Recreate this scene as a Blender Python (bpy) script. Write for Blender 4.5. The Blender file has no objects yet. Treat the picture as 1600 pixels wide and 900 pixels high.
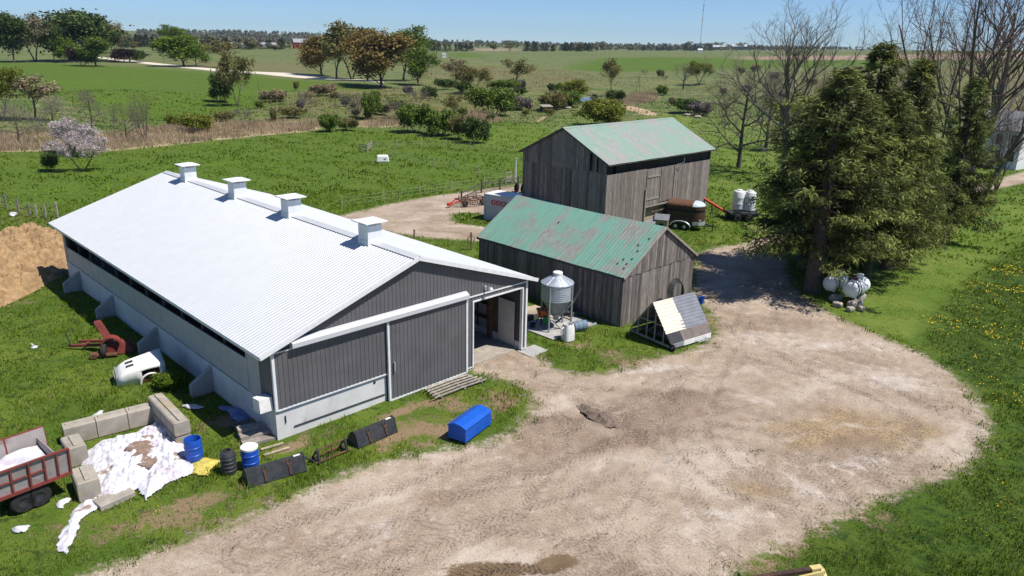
import bpy, bmesh, math, random
import numpy as np
from mathutils import Vector, Matrix, Euler
sc = bpy.context.scene
COL = sc.collection
rng = np.random.default_rng(11)
random.seed(7)

# ------------------------------------------------------------------ camera, sky, sun, exposure
F, PITCH, CAMZ, ROLL = 1157.17, 0.3169, 16.5, 0.0217
_c, _s = math.cos(ROLL), math.sin(ROLL)
_r0 = np.array([1, 0, 0.]); FW = np.array([0, math.cos(PITCH), -math.sin(PITCH)]); _u0 = np.array([0, math.sin(PITCH), math.cos(PITCH)])
RV = _c * _r0 + _s * _u0
UV = -_s * _r0 + _c * _u0
cam = bpy.data.cameras.new('camera'); cam.sensor_width = 36; cam.lens = F / 1600 * 36
cam.clip_start = 0.3; cam.clip_end = 40000
cam_ob = bpy.data.objects.new('camera', cam); COL.objects.link(cam_ob)
cam_ob.matrix_world = Matrix(((RV[0], UV[0], -FW[0], 0), (RV[1], UV[1], -FW[1], 0), (RV[2], UV[2], -FW[2], CAMZ), (0, 0, 0, 1)))
sc.camera = cam_ob

SUN_EL, SUN_AZ = math.radians(60), math.radians(-20)      # azimuth from +X towards +Y
world = bpy.data.worlds.new('World'); sc.world = world; world.use_nodes = True
_nt = world.node_tree
_bg = _nt.nodes['Background']
_sky = _nt.nodes.new('ShaderNodeTexSky'); _sky.sky_type = 'NISHITA'; _sky.sun_disc = False
_sky.sun_elevation = SUN_EL; _sky.sun_rotation = math.pi / 2 - SUN_AZ
_sky.altitude = 1500; _sky.air_density = 0.8; _sky.dust_density = 0.0; _sky.ozone_density = 1.6
_tint = _nt.nodes.new('ShaderNodeMix'); _tint.data_type = 'RGBA'; _tint.blend_type = 'MULTIPLY'; _tint.inputs[0].default_value = 1; _tint.inputs[7].default_value = (.80, 1.0, 1.26, 1)
_nt.links.new(_sky.outputs[0], _tint.inputs[6]); _nt.links.new(_tint.outputs[2], _bg.inputs[0]); _bg.inputs[1].default_value = 0.078
sun = bpy.data.lights.new('sun', 'SUN'); sun.energy = 4.8; sun.angle = math.radians(0.5); sun.color = (1, 0.95, 0.88)
sun_ob = bpy.data.objects.new('sun', sun); COL.objects.link(sun_ob); sun_ob.location = (60, -20, 120)
_d = Vector((math.cos(SUN_EL) * math.cos(SUN_AZ), math.cos(SUN_EL) * math.sin(SUN_AZ), math.sin(SUN_EL)))
sun_ob.rotation_euler = _d.to_track_quat('Z', 'Y').to_euler()
sc.view_settings.view_transform = 'Standard'; sc.view_settings.look = 'None'
sc.view_settings.exposure = 0.3; sc.view_settings.gamma = 1; sc.view_settings.use_curve_mapping = False
sc.render.engine = 'CYCLES'
sc.cycles.max_bounces = 5; sc.cycles.diffuse_bounces = 3; sc.cycles.glossy_bounces = 2; sc.cycles.transmission_bounces = 2
sc.cycles.volume_bounces = 0; sc.cycles.transparent_max_bounces = 4
sc.cycles.use_denoising = True; sc.cycles.sample_clamp_indirect = 4

# ------------------------------------------------------------------ terrain and pixel-to-ground
def sst(x):
    x = np.clip(x, 0, 1); return x * x * (3 - 2 * x)
def wob(X, Y, f, seed):
    r = np.random.default_rng(seed); o = 0
    for k in range(6):
        a, p, q = r.uniform(0, 6.28), r.uniform(0, 6.28), r.uniform(.6, 1.7)
        o = o + np.sin((X * math.cos(a) + Y * math.sin(a)) * f * q + p)
    return o / 3.0
def zt(X, Y):
    X = np.asarray(X, float); Y = np.asarray(Y, float)
    d = np.hypot(X, Y); a = X / np.maximum(Y, 1.0); a = np.where(Y <= 1, np.sign(X) * .9, a)
    ramp = sst((d - 300) / 800) * np.interp(a, [-.8, -.54, .136, .36, .63, .9], [4, 4, 9, 14, 23, 26])
    hum = sst((d - 135) / 50) * (1 - sst((d - 330) / 150)) * wob(X, Y, .06, 3) * 1.3
    hill = sst((d - 2200) / 2600) * np.interp(a, [-.8, -.54, -.3, -.15, .136, .4, .9], [42, 46, 42, 22, 20, 16, 14]) * (1 + .18 * wob(X, Y, .002, 5))
    roll = sst((d - 350) / 300) * wob(X, Y, .008, 9) * .8
    return ramp + hum + hill + roll
_T = np.geomspace(8, 9000, 9000)
def ray(px, py):
    return RV * (px - 800) / F - UV * (py - 450) / F + FW
def at(px, py, z=None):
    d = ray(px, py)
    if z is not None:
        t = (z - CAMZ) / d[2]; return Vector((d[0] * t, d[1] * t, z))
    if d[2] < 0:
        t = -CAMZ / d[2]
        if t * math.hypot(d[0], d[1]) < 125: return Vector((d[0] * t, d[1] * t, 0.0))
    g = CAMZ + d[2] * _T - zt(d[0] * _T, d[1] * _T)
    i = int(np.argmax(g < 0)) if (g < 0).any() else len(_T) - 1
    t = _T[i]; X, Y = d[0] * t, d[1] * t
    return Vector((X, Y, float(zt(X, Y))))
def hgt(p, py):                                   # height above ground point p at which its image row is py
    lo, hi = 0.0, min(300.0, 1.5 * math.hypot(p[0], p[1]))
    for _ in range(40):
        m = (lo + hi) / 2; q = np.array([p[0], p[1], p[2] + m - CAMZ])
        y = 450 - F * (q @ UV) / (q @ FW)
        if y > py: lo = m
        else: hi = m
    return lo
def mpp(p):                                       # metres per photo pixel at p
    return float((np.array([p[0], p[1], p[2] - CAMZ]) @ FW) / F)

# ------------------------------------------------------------------ mesh builder
class MB:
    def __init__(s): s.V = []; s.Fc = []; s.T = []; s.n = 0; s.M = None
    def add(s, v, f, tone=.5):
        v = np.asarray(v, float).reshape(-1, 3)
        if s.M is not None: v = v @ np.array(s.M.to_3x3()).T + np.array(s.M.translation)
        f = np.asarray(f, np.int64) if not isinstance(f, list) else f
        if isinstance(f, list):
            by = {}
            for q in f: by.setdefault(len(q), []).append(q)
            for k in by: s._f(np.array(by[k], np.int64), tone)
        else: s._f(f, tone)
        s.V.append(v); s.n += len(v)
    def _f(s, f, tone):
        s.Fc.append(f + s.n); t = np.asarray(tone, float)
        s.T.append(np.full(len(f), float(t)) if t.ndim == 0 else t)
    def box(s, x0, x1, y0, y1, z0, z1, tone=.5):
        v = [(x0, y0, z0), (x1, y0, z0), (x1, y1, z0), (x0, y1, z0), (x0, y0, z1), (x1, y0, z1), (x1, y1, z1), (x0, y1, z1)]
        s.add(v, HEX, tone)
    def hexa(s, v, tone=.5): s.add(v, HEX, tone)   # bottom 4 counter-clockwise, then top 4
    def prism(s, prof, x0, x1, tone=.5):           # profile in (y, z), counter-clockwise seen from +x, extruded along x
        n = len(prof); v = [(x0, p[0], p[1]) for p in prof] + [(x1, p[0], p[1]) for p in prof]
        f = [[i, (i + 1) % n, n + (i + 1) % n, n + i][::-1] for i in range(n)] + [list(range(n))[::-1], list(range(n, 2 * n))]
        f = [q[::-1] if len(q) == 4 and n != 4 else q for q in f]
        s.add(v, [q for q in f], tone)
    def beam(s, p, q, w, h=None, tone=.5, up=(0, 0, 1)):
        h = h or w; p = Vector(p); q = Vector(q); d = (q - p).normalized(); u = Vector(up)
        if abs(d.dot(u)) > .98: u = Vector((1, 0, 0))
        r = d.cross(u).normalized() * w / 2; u = r.cross(d).normalized() * h / 2
        s.hexa([p - r - u, p + r - u, q + r - u, q - r - u, p - r + u, p + r + u, q + r + u, q - r + u], tone)
    def tube(s, pts, rad, n=8, tone=.5, cap=True):
        pts = np.asarray(pts, float); k = len(pts)
        rad = np.full(k, rad) if np.ndim(rad) == 0 else np.asarray(rad, float)
        d = np.gradient(pts, axis=0); d /= np.linalg.norm(d, axis=1)[:, None] + 1e-9
        ref = np.array([0, 0, 1.]) if abs(d[:, 2]).max() < .95 else np.array([1., 0.13, 0]) if abs(d[:, 0]).max() < .95 else np.array([.3, 1., .2])
        a = np.cross(d, ref); a /= np.linalg.norm(a, axis=1)[:, None] + 1e-9; b = np.cross(a, d)
        th = np.arange(n) * 2 * math.pi / n
        v = (pts[:, None] + rad[:, None, None] * (a[:, None] * np.cos(th)[None, :, None] + b[:, None] * np.sin(th)[None, :, None])).reshape(-1, 3)
        i = np.arange(k - 1)[:, None] * n + np.arange(n)[None]; j = np.arange(k - 1)[:, None] * n + (np.arange(n)[None] + 1) % n
        f = np.stack([i, i + n, j + n, j], -1).reshape(-1, 4)
        s.add(v, f, tone)
        if cap and n > 3:
            s.add(v[:n] if s.M is None else pts[0] + (v[:n] - pts[0]), [list(range(n))], tone)
            s.add(v[-n:], [list(range(n))[::-1]], tone)
    def lathe(s, prof, c=(0, 0, 0), n=24, axis='z', tone=.5):   # profile of (radius, height)
        k = len(prof); th = np.arange(n) * 2 * math.pi / n
        v = []
        for r, h in prof:
            for t in th:
                p = (r * math.cos(t), r * math.sin(t), h)
                if axis == 'x': p = (p[2], p[0], p[1])
                elif axis == 'y': p = (p[1], p[2], p[0])
                v.append((p[0] + c[0], p[1] + c[1], p[2] + c[2]))
        i = np.arange(k - 1)[:, None] * n + np.arange(n)[None]; j = np.arange(k - 1)[:, None] * n + (np.arange(n)[None] + 1) % n
        s.add(v, np.stack([i, j, j + n, i + n], -1).reshape(-1, 4), tone)
    def corr(s, x0, x1, z0, z1, y, pitch=.23, dep=.025, face=-1, fr=(.0, .62, .72, .9), tone=.5):
        # ribbed sheet in the x-z plane at y; z0, z1 numbers or functions of x; face -1 looks to -y
        f0 = z0 if callable(z0) else (lambda x: z0); f1 = z1 if callable(z1) else (lambda x: z1)
        xs, ys = [], []
        n = max(1, int(round((x1 - x0) / pitch))); p = (x1 - x0) / n
        for i in range(n):
            for q, o in zip(fr, (0, 0, 1, 1)): xs.append(x0 + (i + q) * p); ys.append(y + face * dep * o)
        xs.append(x1); ys.append(y)
        v = [(x, yy, f0(x)) for x, yy in zip(xs, ys)] + [(x, yy, f1(x)) for x, yy in zip(xs, ys)]
        m = len(xs); i = np.arange(m - 1)
        f = np.stack([i, i + 1, m + i + 1, m + i], -1)
        s.add(v, f if face < 0 else f[:, ::-1], tone)
    def boards(s, x0, x1, z0, z1, y, th=.03, w=(.16, .28), gap=.012, face=-1, rag=.05, seed=0, tone=(.15, .85), holes=()):
        r = random.Random(seed); f0 = z0 if callable(z0) else (lambda x: z0); f1 = z1 if callable(z1) else (lambda x: z1)
        x = x0
        while x < x1 - .02:
            b = min(x + r.uniform(*w), x1)
            if x1 - b < .08: b = x1
            a, c = x, b - gap
            yy = y + face * r.uniform(0, .018); zb = r.uniform(-rag, rag)
            if not any(h0 < (a + c) / 2 < h1 for h0, h1 in holes):
                ya, yb = (yy - th, yy) if face < 0 else (yy, yy + th)
                s.hexa([(a, ya, f0(a) + zb), (c, ya, f0(c) + zb), (c, yb, f0(c) + zb), (a, yb, f0(a) + zb),
                        (a, ya, f1(a)), (c, ya, f1(c)), (c, yb, f1(c)), (a, yb, f1(a))], r.uniform(*tone))
            x = b
    def build(s, name, material, parent=None, smooth=False, label=None):
        me = bpy.data.meshes.new(name)
        V = np.concatenate(s.V) if s.V else np.zeros((0, 3))
        me.vertices.add(len(V)); me.vertices.foreach_set('co', V.astype(np.float32).ravel())
        tot = np.concatenate([np.full(len(f), f.shape[1], np.int32) for f in s.Fc]); lo = np.concatenate([f.ravel() for f in s.Fc]).astype(np.int32)
        me.loops.add(len(lo)); me.loops.foreach_set('vertex_index', lo)
        me.polygons.add(len(tot)); st = np.zeros(len(tot), np.int32); st[1:] = np.cumsum(tot)[:-1]
        me.polygons.foreach_set('loop_start', st); me.polygons.foreach_set('loop_total', tot)
        me.update(calc_edges=True)
        a = me.attributes.new('tone', 'FLOAT', 'FACE'); a.data.foreach_set('value', np.concatenate(s.T).astype(np.float32))
        me.polygons.foreach_set('use_smooth', np.full(len(tot), bool(smooth)))
        if smooth:
            if smooth != 'all':
                try: me.set_sharp_from_angle(angle=math.radians(38))
                except Exception: pass
        me.validate()
        me.materials.append(material)
        o = bpy.data.objects.new(name, me); COL.objects.link(o)
        if parent is not None: o.parent = parent
        if label: o['label'] = label
        return o
HEX = [[3, 2, 1, 0], [4, 5, 6, 7], [0, 1, 5, 4], [1, 2, 6, 5], [2, 3, 7, 6], [3, 0, 4, 7]]

def tag(o, label, cat, group=None):
    o['label'] = label; o['category'] = cat
    if group: o['group'] = group
    return o
def thing(name, label, cat, loc=(0, 0, 0), rot=0, group=None):
    o = bpy.data.objects.new(name, None); COL.objects.link(o); o.empty_display_size = .3
    o.location = loc; o.rotation_euler = (0, 0, rot)
    return tag(o, label, cat, group)
def structure(o): o['kind'] = 'structure'; return o
def copy_thing(root, loc, rot, scale=None, label=None, group=None):
    r = root.copy(); COL.objects.link(r); r.location = loc; r.rotation_euler = (0, 0, rot)
    if scale: r.scale = scale
    if label: r['label'] = label
    if group: r['group'] = group
    for ch in list(root.children):
        c = ch.copy(); COL.objects.link(c); c.parent = r
        for g in list(ch.children):
            d = g.copy(); COL.objects.link(d); d.parent = c
    return r
def yaw_of(a, b): return math.atan2(b[1] - a[1], b[0] - a[0])

# ------------------------------------------------------------------ materials
def lnk(nt, a, b): nt.links.new(a, b)
def rgb(c): return (c[0], c[1], c[2], 1)
def nd(nt, t, **k):
    n = nt.nodes.new(t)
    for a, b in k.items(): setattr(n, a, b)
    return n
def mixc(nt, fac, a, b, mode='MIX'):
    m = nd(nt, 'ShaderNodeMix', data_type='RGBA', blend_type=mode)
    for s, v in ((m.inputs[0], fac), (m.inputs[6], a), (m.inputs[7], b)):
        if isinstance(v, (int, float)): s.default_value = v
        elif isinstance(v, tuple): s.default_value = rgb(v)
        else: nt.links.new(v, s)
    return m.outputs[2]
def mth(nt, op, a, b=None, c=None, clamp=False):
    m = nd(nt, 'ShaderNodeMath', operation=op); m.use_clamp = clamp
    for i, v in enumerate((a, b, c)):
        if v is None: continue
        if isinstance(v, (int, float)): m.inputs[i].default_value = v
        else: nt.links.new(v, m.inputs[i])
    return m.outputs[0]
def ramp(nt, v, lo, hi): return mth_map(nt, v, lo, hi)
def mth_map(nt, v, lo, hi):
    m = nd(nt, 'ShaderNodeMapRange', interpolation_type='SMOOTHSTEP'); nt.links.new(v, m.inputs[0])
    m.inputs[1].default_value = lo; m.inputs[2].default_value = hi; return m.outputs[0]
def noise(nt, vec, scale, detail=3, rough=.55, dist=0):
    n = nd(nt, 'ShaderNodeTexNoise'); n.inputs['Scale'].default_value = scale; n.inputs['Detail'].default_value = detail
    n.inputs['Roughness'].default_value = rough; n.inputs['Distortion'].default_value = dist
    nt.links.new(vec, n.inputs['Vector']); return n.outputs[0]
def stretch(nt, vec, s):
    m = nd(nt, 'ShaderNodeMapping'); m.inputs['Scale'].default_value = s; nt.links.new(vec, m.inputs[0]); return m.outputs[0]
def base_mat(name):
    m = bpy.data.materials.new(name); m.use_nodes = True; nt = m.node_tree
    return m, nt, nt.nodes['Principled BSDF']
def M(name, c1, c2=None, scale=4, rough=.7, metal=0, st=(1, 1, 1), tone=0, bump=0, bscale=30, spots=(), spec=.3, trans=0):
    m, nt, b = base_mat(name); tc = nd(nt, 'ShaderNodeTexCoord').outputs['Object']
    v = stretch(nt, tc, st)
    c = mixc(nt, mth_map(nt, noise(nt, v, scale, 4), .33, .67), tuple(c1), tuple(c2 or c1))
    for (sc_, ss, lo, hi, sst_) in spots:
        c = mixc(nt, mth_map(nt, noise(nt, stretch(nt, tc, sst_), ss, 5, .62), lo, hi), c, tuple(sc_))
    if tone:
        a = nd(nt, 'ShaderNodeAttribute', attribute_name='tone')
        k = mth(nt, 'MULTIPLY_ADD', a.outputs['Fac'], 2 * tone, 1 - tone)
        cx = nd(nt, 'ShaderNodeVectorMath', operation='SCALE'); lnk(nt, c, cx.inputs[0]); lnk(nt, k, cx.inputs['Scale']); c = cx.outputs[0]
    lnk(nt, c, b.inputs['Base Color'])
    b.inputs['Roughness'].default_value = rough; b.inputs['Metallic'].default_value = metal
    b.inputs['Specular IOR Level'].default_value = spec
    if trans:
        t = nd(nt, 'ShaderNodeBsdfTranslucent'); lnk(nt, c, t.inputs[0]); mx = nd(nt, 'ShaderNodeMixShader'); mx.inputs[0].default_value = trans
        lnk(nt, b.outputs[0], mx.inputs[1]); lnk(nt, t.outputs[0], mx.inputs[2]); lnk(nt, mx.outputs[0], nt.nodes['Material Output'].inputs[0])
    if bump:
        bp = nd(nt, 'ShaderNodeBump'); bp.inputs['Strength'].default_value = bump; bp.inputs['Distance'].default_value = .02
        lnk(nt, noise(nt, v, bscale, 3), bp.inputs['Height']); lnk(nt, bp.outputs[0], b.inputs['Normal'])
    return m
MT = dict(
    white_metal=M('white_metal', (.545, .56, .575), (.52, .535, .555), 1.2, .38, 0, spec=.5, spots=[((.52, .54, .56), 2.5, .58, .8, (4, .25, 1))]),
    white_trim=M('white_trim', (.76, .77, .78), (.68, .69, .7), 3, .5),
    grey_siding=M('grey_siding', (.130, .127, .138), (.108, .106, .115), .8, .45, spots=[((.15, .145, .14), 3, .6, .85, (1, 1, .2))]),
    concrete=M('concrete', (.42, .41, .39), (.34, .335, .32), 1.5, .85, bump=.3, bscale=25, spots=[((.25, .24, .22), 1.4, .6, .8, (1, 1, .4)), ((.47, .46, .44), 5, .6, .75, (1, 1, 1))]),
    painted_concrete=M('painted_concrete', (.66, .655, .65), (.58, .575, .57), 1.2, .8, bump=.3, bscale=25, spots=[((.44, .42, .39), 1.2, .6, .8, (1, 1, .5)), ((.30, .27, .23), 5, .68, .8, (1, 1, .2))]),
    block=M('block_concrete', (.40, .36, .30), (.30, .27, .23), 2, .9, bump=.5, bscale=18, tone=.15, spots=[((.42, .33, .17), 1.1, .55, .75, (1, 1, 1)), ((.16, .14, .12), 6, .66, .8, (1, 1, 1))]),
    curtain=M('curtain', (.52, .50, .47), (.45, .43, .41), 2, .7, spots=[((.25, .24, .23), 3, .6, .8, (1, 1, .3))]),
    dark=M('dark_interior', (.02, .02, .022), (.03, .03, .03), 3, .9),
    black_metal=M('black_metal', (.028, .03, .034), (.045, .047, .05), 4, .5, spots=[((.09, .06, .04), 7, .66, .75, (1, 1, 1))]),
    black_plastic=M('black_plastic', (.035, .037, .042), (.05, .052, .056), 5, .5),
    old_wood=M('weathered_boards', (.235, .205, .185), (.13, .115, .108), 2.2, .95, st=(7, 7, .7), tone=.55, bump=.4, bscale=9, spots=[((.32, .29, .265), 3, .58, .8, (9, 9, .5)), ((.17, .115, .08), 1.0, .6, .78, (3, 3, .5)), ((.07, .062, .06), 1.6, .62, .8, (5, 5, .35))]),
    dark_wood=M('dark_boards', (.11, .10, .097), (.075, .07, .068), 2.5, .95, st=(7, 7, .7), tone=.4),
    pale_wood=M('pale_wood', (.46, .38, .27), (.36, .29, .21), 3, .9, st=(1, 1, 6), tone=.3),
    brown_wood=M('brown_wood', (.24, .185, .135), (.155, .12, .09), 3, .92, tone=.35, bump=.3),
    grey_wood=M('grey_wood', (.36, .32, .27), (.24, .21, .185), 4, .92, tone=.3),
    galv=M('galvanised', (.60, .64, .68), (.50, .54, .58), 3, .42, .55, tone=.2, spots=[((.42, .44, .46), 3, .6, .8, (1, 1, .3))]),
    galv_dark=M('galvanised_dull', (.34, .355, .37), (.27, .28, .29), 3, .6, .2),
    blue_plastic=M('blue_plastic', (.012, .085, .46), (.01, .07, .38), 3, .42, spec=.45),
    blue_paint=M('blue_paint', (.008, .10, .52), (.008, .085, .45), 2, .45, spec=.4, spots=[((.02, .07, .25), 5, .66, .8, (1, 1, 1))]),
    blue_grey=M('blue_grey', (.17, .24, .30), (.13, .19, .25), 4, .6),
    white_plastic=M('white_plastic', (.80, .79, .76), (.70, .69, .66), 3, .5, spots=[((.5, .48, .42), 4, .64, .8, (1, 1, 1))]),
    sheeting=M('white_sheeting', (.66, .66, .68), (.54, .53, .58), 1.6, .45, spots=[((.52, .46, .52), 1.1, .54, .66, (1, 1, 1)), ((.30, .22, .17), .62, .60, .66, (1, 1, 1))], bump=.8, bscale=9),
    yellow=M('yellow_plastic', (.62, .52, .12), (.55, .45, .10), 4, .55),
    tarp=M('blue_tarp', (.10, .16, .36), (.20, .25, .42), 3, .5, bump=.6, bscale=8),
    red_paint=M('red_paint', (.24, .05, .04), (.17, .045, .035), 4, .6, spots=[((.14, .06, .04), 5, .58, .75, (1, 1, 1))]),
    bright_red=M('bright_red', (.55, .03, .02), (.45, .03, .02), 3, .5),
    rust=M('rust', (.16, .075, .04), (.09, .05, .035), 5, .85, tone=.2),
    trailer_brown=M('trailer_brown', (.085, .05, .035), (.055, .035, .028), 4, .5, spots=[((.16, .07, .035), 3, .58, .74, (1, 1, 1))]),
    tyre=M('rubber', (.02, .02, .02), (.03, .03, .03), 6, .85),
    rope_black=M('hose', (.03, .03, .032), None, 6, .6),
    orange=M('orange_paint', (.5, .13, .03), (.4, .1, .03), 4, .6),
    green_paint=M('green_paint', (.02, .22, .05), None, 4, .6),
    cream_sheet=M('cream_sheet', (.72, .66, .54), (.66, .60, .49), 2, .5),
    grey_sheet=M('grey_sheet', (.22, .23, .26), (.18, .19, .22), 2, .45),
    bark=M('bark', (.145, .115, .09), (.085, .07, .058), 3, .95, st=(3, 3, .8), tone=.2, bump=.6, bscale=8),
    pale_bark=M('pale_bark', (.23, .20, .175), (.13, .115, .10), 3, .95, st=(3, 3, .6), tone=.25, bump=.4, bscale=8),
    twig=M('twigs', (.17, .14, .12), (.12, .10, .085), 2, .95, tone=.3),
    red_twig=M('red_twigs', (.20, .13, .12), (.15, .105, .09), 2, .95, tone=.3),
    stone=M('stone', (.40, .35, .30), (.27, .235, .20), 5, .9, bump=.6, bscale=12),
    tank_white=M('tank_white', (.78, .79, .80), (.72, .73, .74), 3, .4, spec=.5),
    fence_wire=M('fence_wire', (.30, .29, .28), None, 3, .6, .3),
    sand=M('spoil', (.40, .265, .135), (.26, .165, .085), 1.3, .95, bump=1, bscale=6, spots=[((.16, .10, .06), 1.6, .6, .72, (1, 1, 1)), ((.52, .40, .25), 2.4, .6, .75, (1, 1, 1))]),
    red_wall=M('red_wall', (.30, .05, .04), None, 3, .7),
    grey_roof=M('grey_roof', (.30, .31, .32), None, 3, .6),
    glass=M('dark_glass', (.03, .035, .04), None, 3, .15, spec=.6),
    mast=M('mast_paint', (.42, .42, .44), None, 3, .5),
)
def leafmat(name, c1, c2, tone=.45, trans=.25, scale=.4):
    return M(name, c1, c2, scale, .75, tone=tone, trans=trans, spec=.15)
LF = dict(
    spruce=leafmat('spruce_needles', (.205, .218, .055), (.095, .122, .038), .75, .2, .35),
    far_conifer=leafmat('conifer_needles', (.030, .046, .022), (.020, .034, .018), .5, .1),
    green=leafmat('green_leaves', (.15, .21, .036), (.10, .155, .028), .45),
    bright=leafmat('bright_leaves', (.15, .22, .024), (.10, .165, .02), .4, .3),
    yellow=leafmat('yellow_green_leaves', (.22, .24, .04), (.15, .17, .03), .4, .3),
    olive=leafmat('olive_buds', (.23, .20, .075), (.16, .155, .06), .4, .2),
    pale=leafmat('pale_buds', (.23, .20, .12), (.16, .145, .085), .4, .2),
    rust=leafmat('rust_leaves', (.235, .165, .058), (.16, .125, .042), .4, .2),
    maroon=leafmat('maroon_leaves', (.055, .028, .034), (.035, .020, .026), .4, .15),
    dark=leafmat('dark_leaves', (.090, .130, .036), (.060, .095, .026), .5, .15),
    tan=leafmat('tan_twigs', (.30, .24, .15), (.22, .18, .11), .4, .15),
    purple=leafmat('grey_purple_twigs', (.21, .18, .165), (.15, .13, .12), .4, .15),
    blossom=leafmat('blossom', (.58, .51, .50), (.46, .39, .39), .35, .3),
    grass=leafmat('grass_blades', (.165, .235, .020), (.105, .172, .013), .6, .4, .25),
    dry_grass=leafmat('dry_blades', (.42, .34, .18), (.34, .27, .13), .4, .25, .3),
    reed=leafmat('reed_stems', (.43, .33, .225), (.32, .255, .155), .4, .2, .15),
    dandelion=leafmat('dandelion_heads', (.75, .50, .02), None, .2, .1),
)
# ------------------------------------------------------------------ ground: one sheet split by what covers it
def poly(px): return np.array([at(*p)[:2] for p in px])
def sdist(Pn, X, Y):                              # signed distance to polygon, positive inside
    out = np.full(X.shape, -1e3); n = len(Pn)
    lo, hi = Pn.min(0), Pn.max(0); mg = .15 * max(hi - lo) + 6
    k = (X > lo[0] - mg) & (X < hi[0] + mg) & (Y > lo[1] - mg) & (Y < hi[1] + mg)
    x, y = X[k], Y[k]; d2 = np.full(x.shape, 1e9); ins = np.zeros(x.shape, bool)
    for i in range(n):
        a, b = Pn[i], Pn[(i + 1) % n]; e = b - a
        t = np.clip(((x - a[0]) * e[0] + (y - a[1]) * e[1]) / max(e @ e, 1e-9), 0, 1)
        d2 = np.minimum(d2, (x - a[0] - t * e[0]) ** 2 + (y - a[1] - t * e[1]) ** 2)
        if a[1] != b[1]:
            c = ((a[1] > y) != (b[1] > y)) & (x < (b[0] - a[0]) * (y - a[1]) / (b[1] - a[1]) + a[0]); ins ^= c
    out[k] = np.sqrt(d2) * np.where(ins, 1, -1); return out
def smooth_poly(Pn, it=2):
    for _ in range(it):
        Q = np.roll(Pn, -1, 0); Pn = np.stack([.75 * Pn + .25 * Q, .25 * Pn + .75 * Q], 1).reshape(-1, 2)
    return Pn
def linedist(L, X, Y):
    d2 = np.full(X.shape, 1e12); ss = np.zeros(X.shape); sg = np.ones(X.shape); acc = 0
    for a, b in zip(L[:-1], L[1:]):
        e = b - a; le = np.hypot(*e); t = np.clip(((X - a[0]) * e[0] + (Y - a[1]) * e[1]) / (le * le), 0, 1)
        q = (X - a[0] - t * e[0]) ** 2 + (Y - a[1] - t * e[1]) ** 2; k = q < d2
        d2 = np.where(k, q, d2); ss = np.where(k, acc + t * le, ss); acc += le
        sg = np.where(k, np.sign(e[0] * (Y - a[1]) - e[1] * (X - a[0])), sg)
    return np.sqrt(d2) * sg, ss
YARD = smooth_poly(poly([(40, 965), (120, 905), (210, 872), (340, 826), (450, 778), (545, 740), (625, 712), (690, 700), (760, 694), (800, 672), (836, 640), (826, 610), (790, 592), (748, 585),
    (732, 574), (738, 560), (813, 538), (838, 545), (850, 566), (880, 584), (930, 586), (985, 572), (1040, 556), (1085, 545), (1118, 528), (1125, 500), (1096, 478), (1084, 452), (1090, 420), (1086, 398),
    (1120, 386), (1170, 378), (1215, 384), (1225, 405), (1232, 430), (1240, 452), (1270, 474), (1302, 492), (1370, 522), (1440, 552), (1495, 590), (1535, 630), (1548, 670), (1528, 712), (1490, 742), (1420, 762),
    (1350, 792), (1285, 822), (1200, 862), (1130, 900), (1080, 965)]), 2)
DRIVE = smooth_poly(poly([(470, 352), (560, 330), (630, 314), (690, 304), (760, 296), (840, 284), (850, 296), (845, 318), (800, 345), (840, 372), (800, 385), (752, 376), (690, 373), (640, 368), (585, 357), (500, 372)]), 2)
ISLAND = smooth_poly(poly([(700, 336), (725, 330), (760, 336), (800, 345), (790, 356), (745, 354), (708, 348)]), 2)
LANE = smooth_poly(poly([(1180, 384), (1215, 378), (1300, 360), (1420, 330), (1530, 301), (1600, 285), (1700, 262), (1700, 240), (1600, 268), (1520, 292), (1420, 318), (1300, 346), (1210, 366), (1170, 376)]), 1)
ROADW = smooth_poly(poly([(150, 88), (300, 104), (400, 112), (520, 120.5), (600, 127), (600, 130.5), (520, 124.5), (400, 116), (300, 107), (150, 91)]), 1)
ROADE = poly([(1560, 238), (1700, 222), (1700, 232), (1560, 248)])
SANDP = [smooth_poly(poly(p), 1) for p in ([(948, 162), (985, 165), (1015, 173), (1034, 181), (1005, 180), (975, 170)], [(832, 193), (845, 183), (858, 178), (853, 185)], [(790, 155), (832, 162), (832, 165.5), (790, 159)])]
REED = [smooth_poly(poly(p), 2) for p in ([(-60, 214), (60, 205), (150, 214), (230, 200), (300, 194), (400, 190), (480, 189), (505, 192), (500, 204), (430, 210), (330, 220), (240, 230), (150, 238), (40, 236), (-60, 240)],
    [(550, 191), (600, 185), (640, 186), (640, 196), (600, 199), (555, 199)], [(712, 182), (740, 175), (775, 182), (790, 190), (740, 192)], [(955, 152), (1020, 143), (1030, 150), (1000, 166), (970, 163)])]
LUSH = [smooth_poly(poly(p), 1) for p in ([(180, 104), (300, 112), (420, 121), (520, 130), (600, 137), (570, 143), (450, 140), (420, 165), (350, 172), (320, 184), (240, 190), (100, 150), (-80, 112), (-80, 96), (60, 98)],
    [(885, 108), (930, 92), (1000, 89), (1180, 92), (1400, 93), (1400, 101), (1180, 106), (1010, 112), (930, 112)], [(700, 84), (735, 82), (752, 89), (720, 90)],
    [(-200, 262), (180, 248), (360, 222), (500, 204), (560, 201), (640, 206), (720, 224), (800, 236), (860, 250), (830, 290), (700, 302), (500, 350), (0, 400), (-200, 420)],
    [(700, 196), (800, 190), (840, 196), (870, 215), (800, 230), (740, 224)])]
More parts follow.
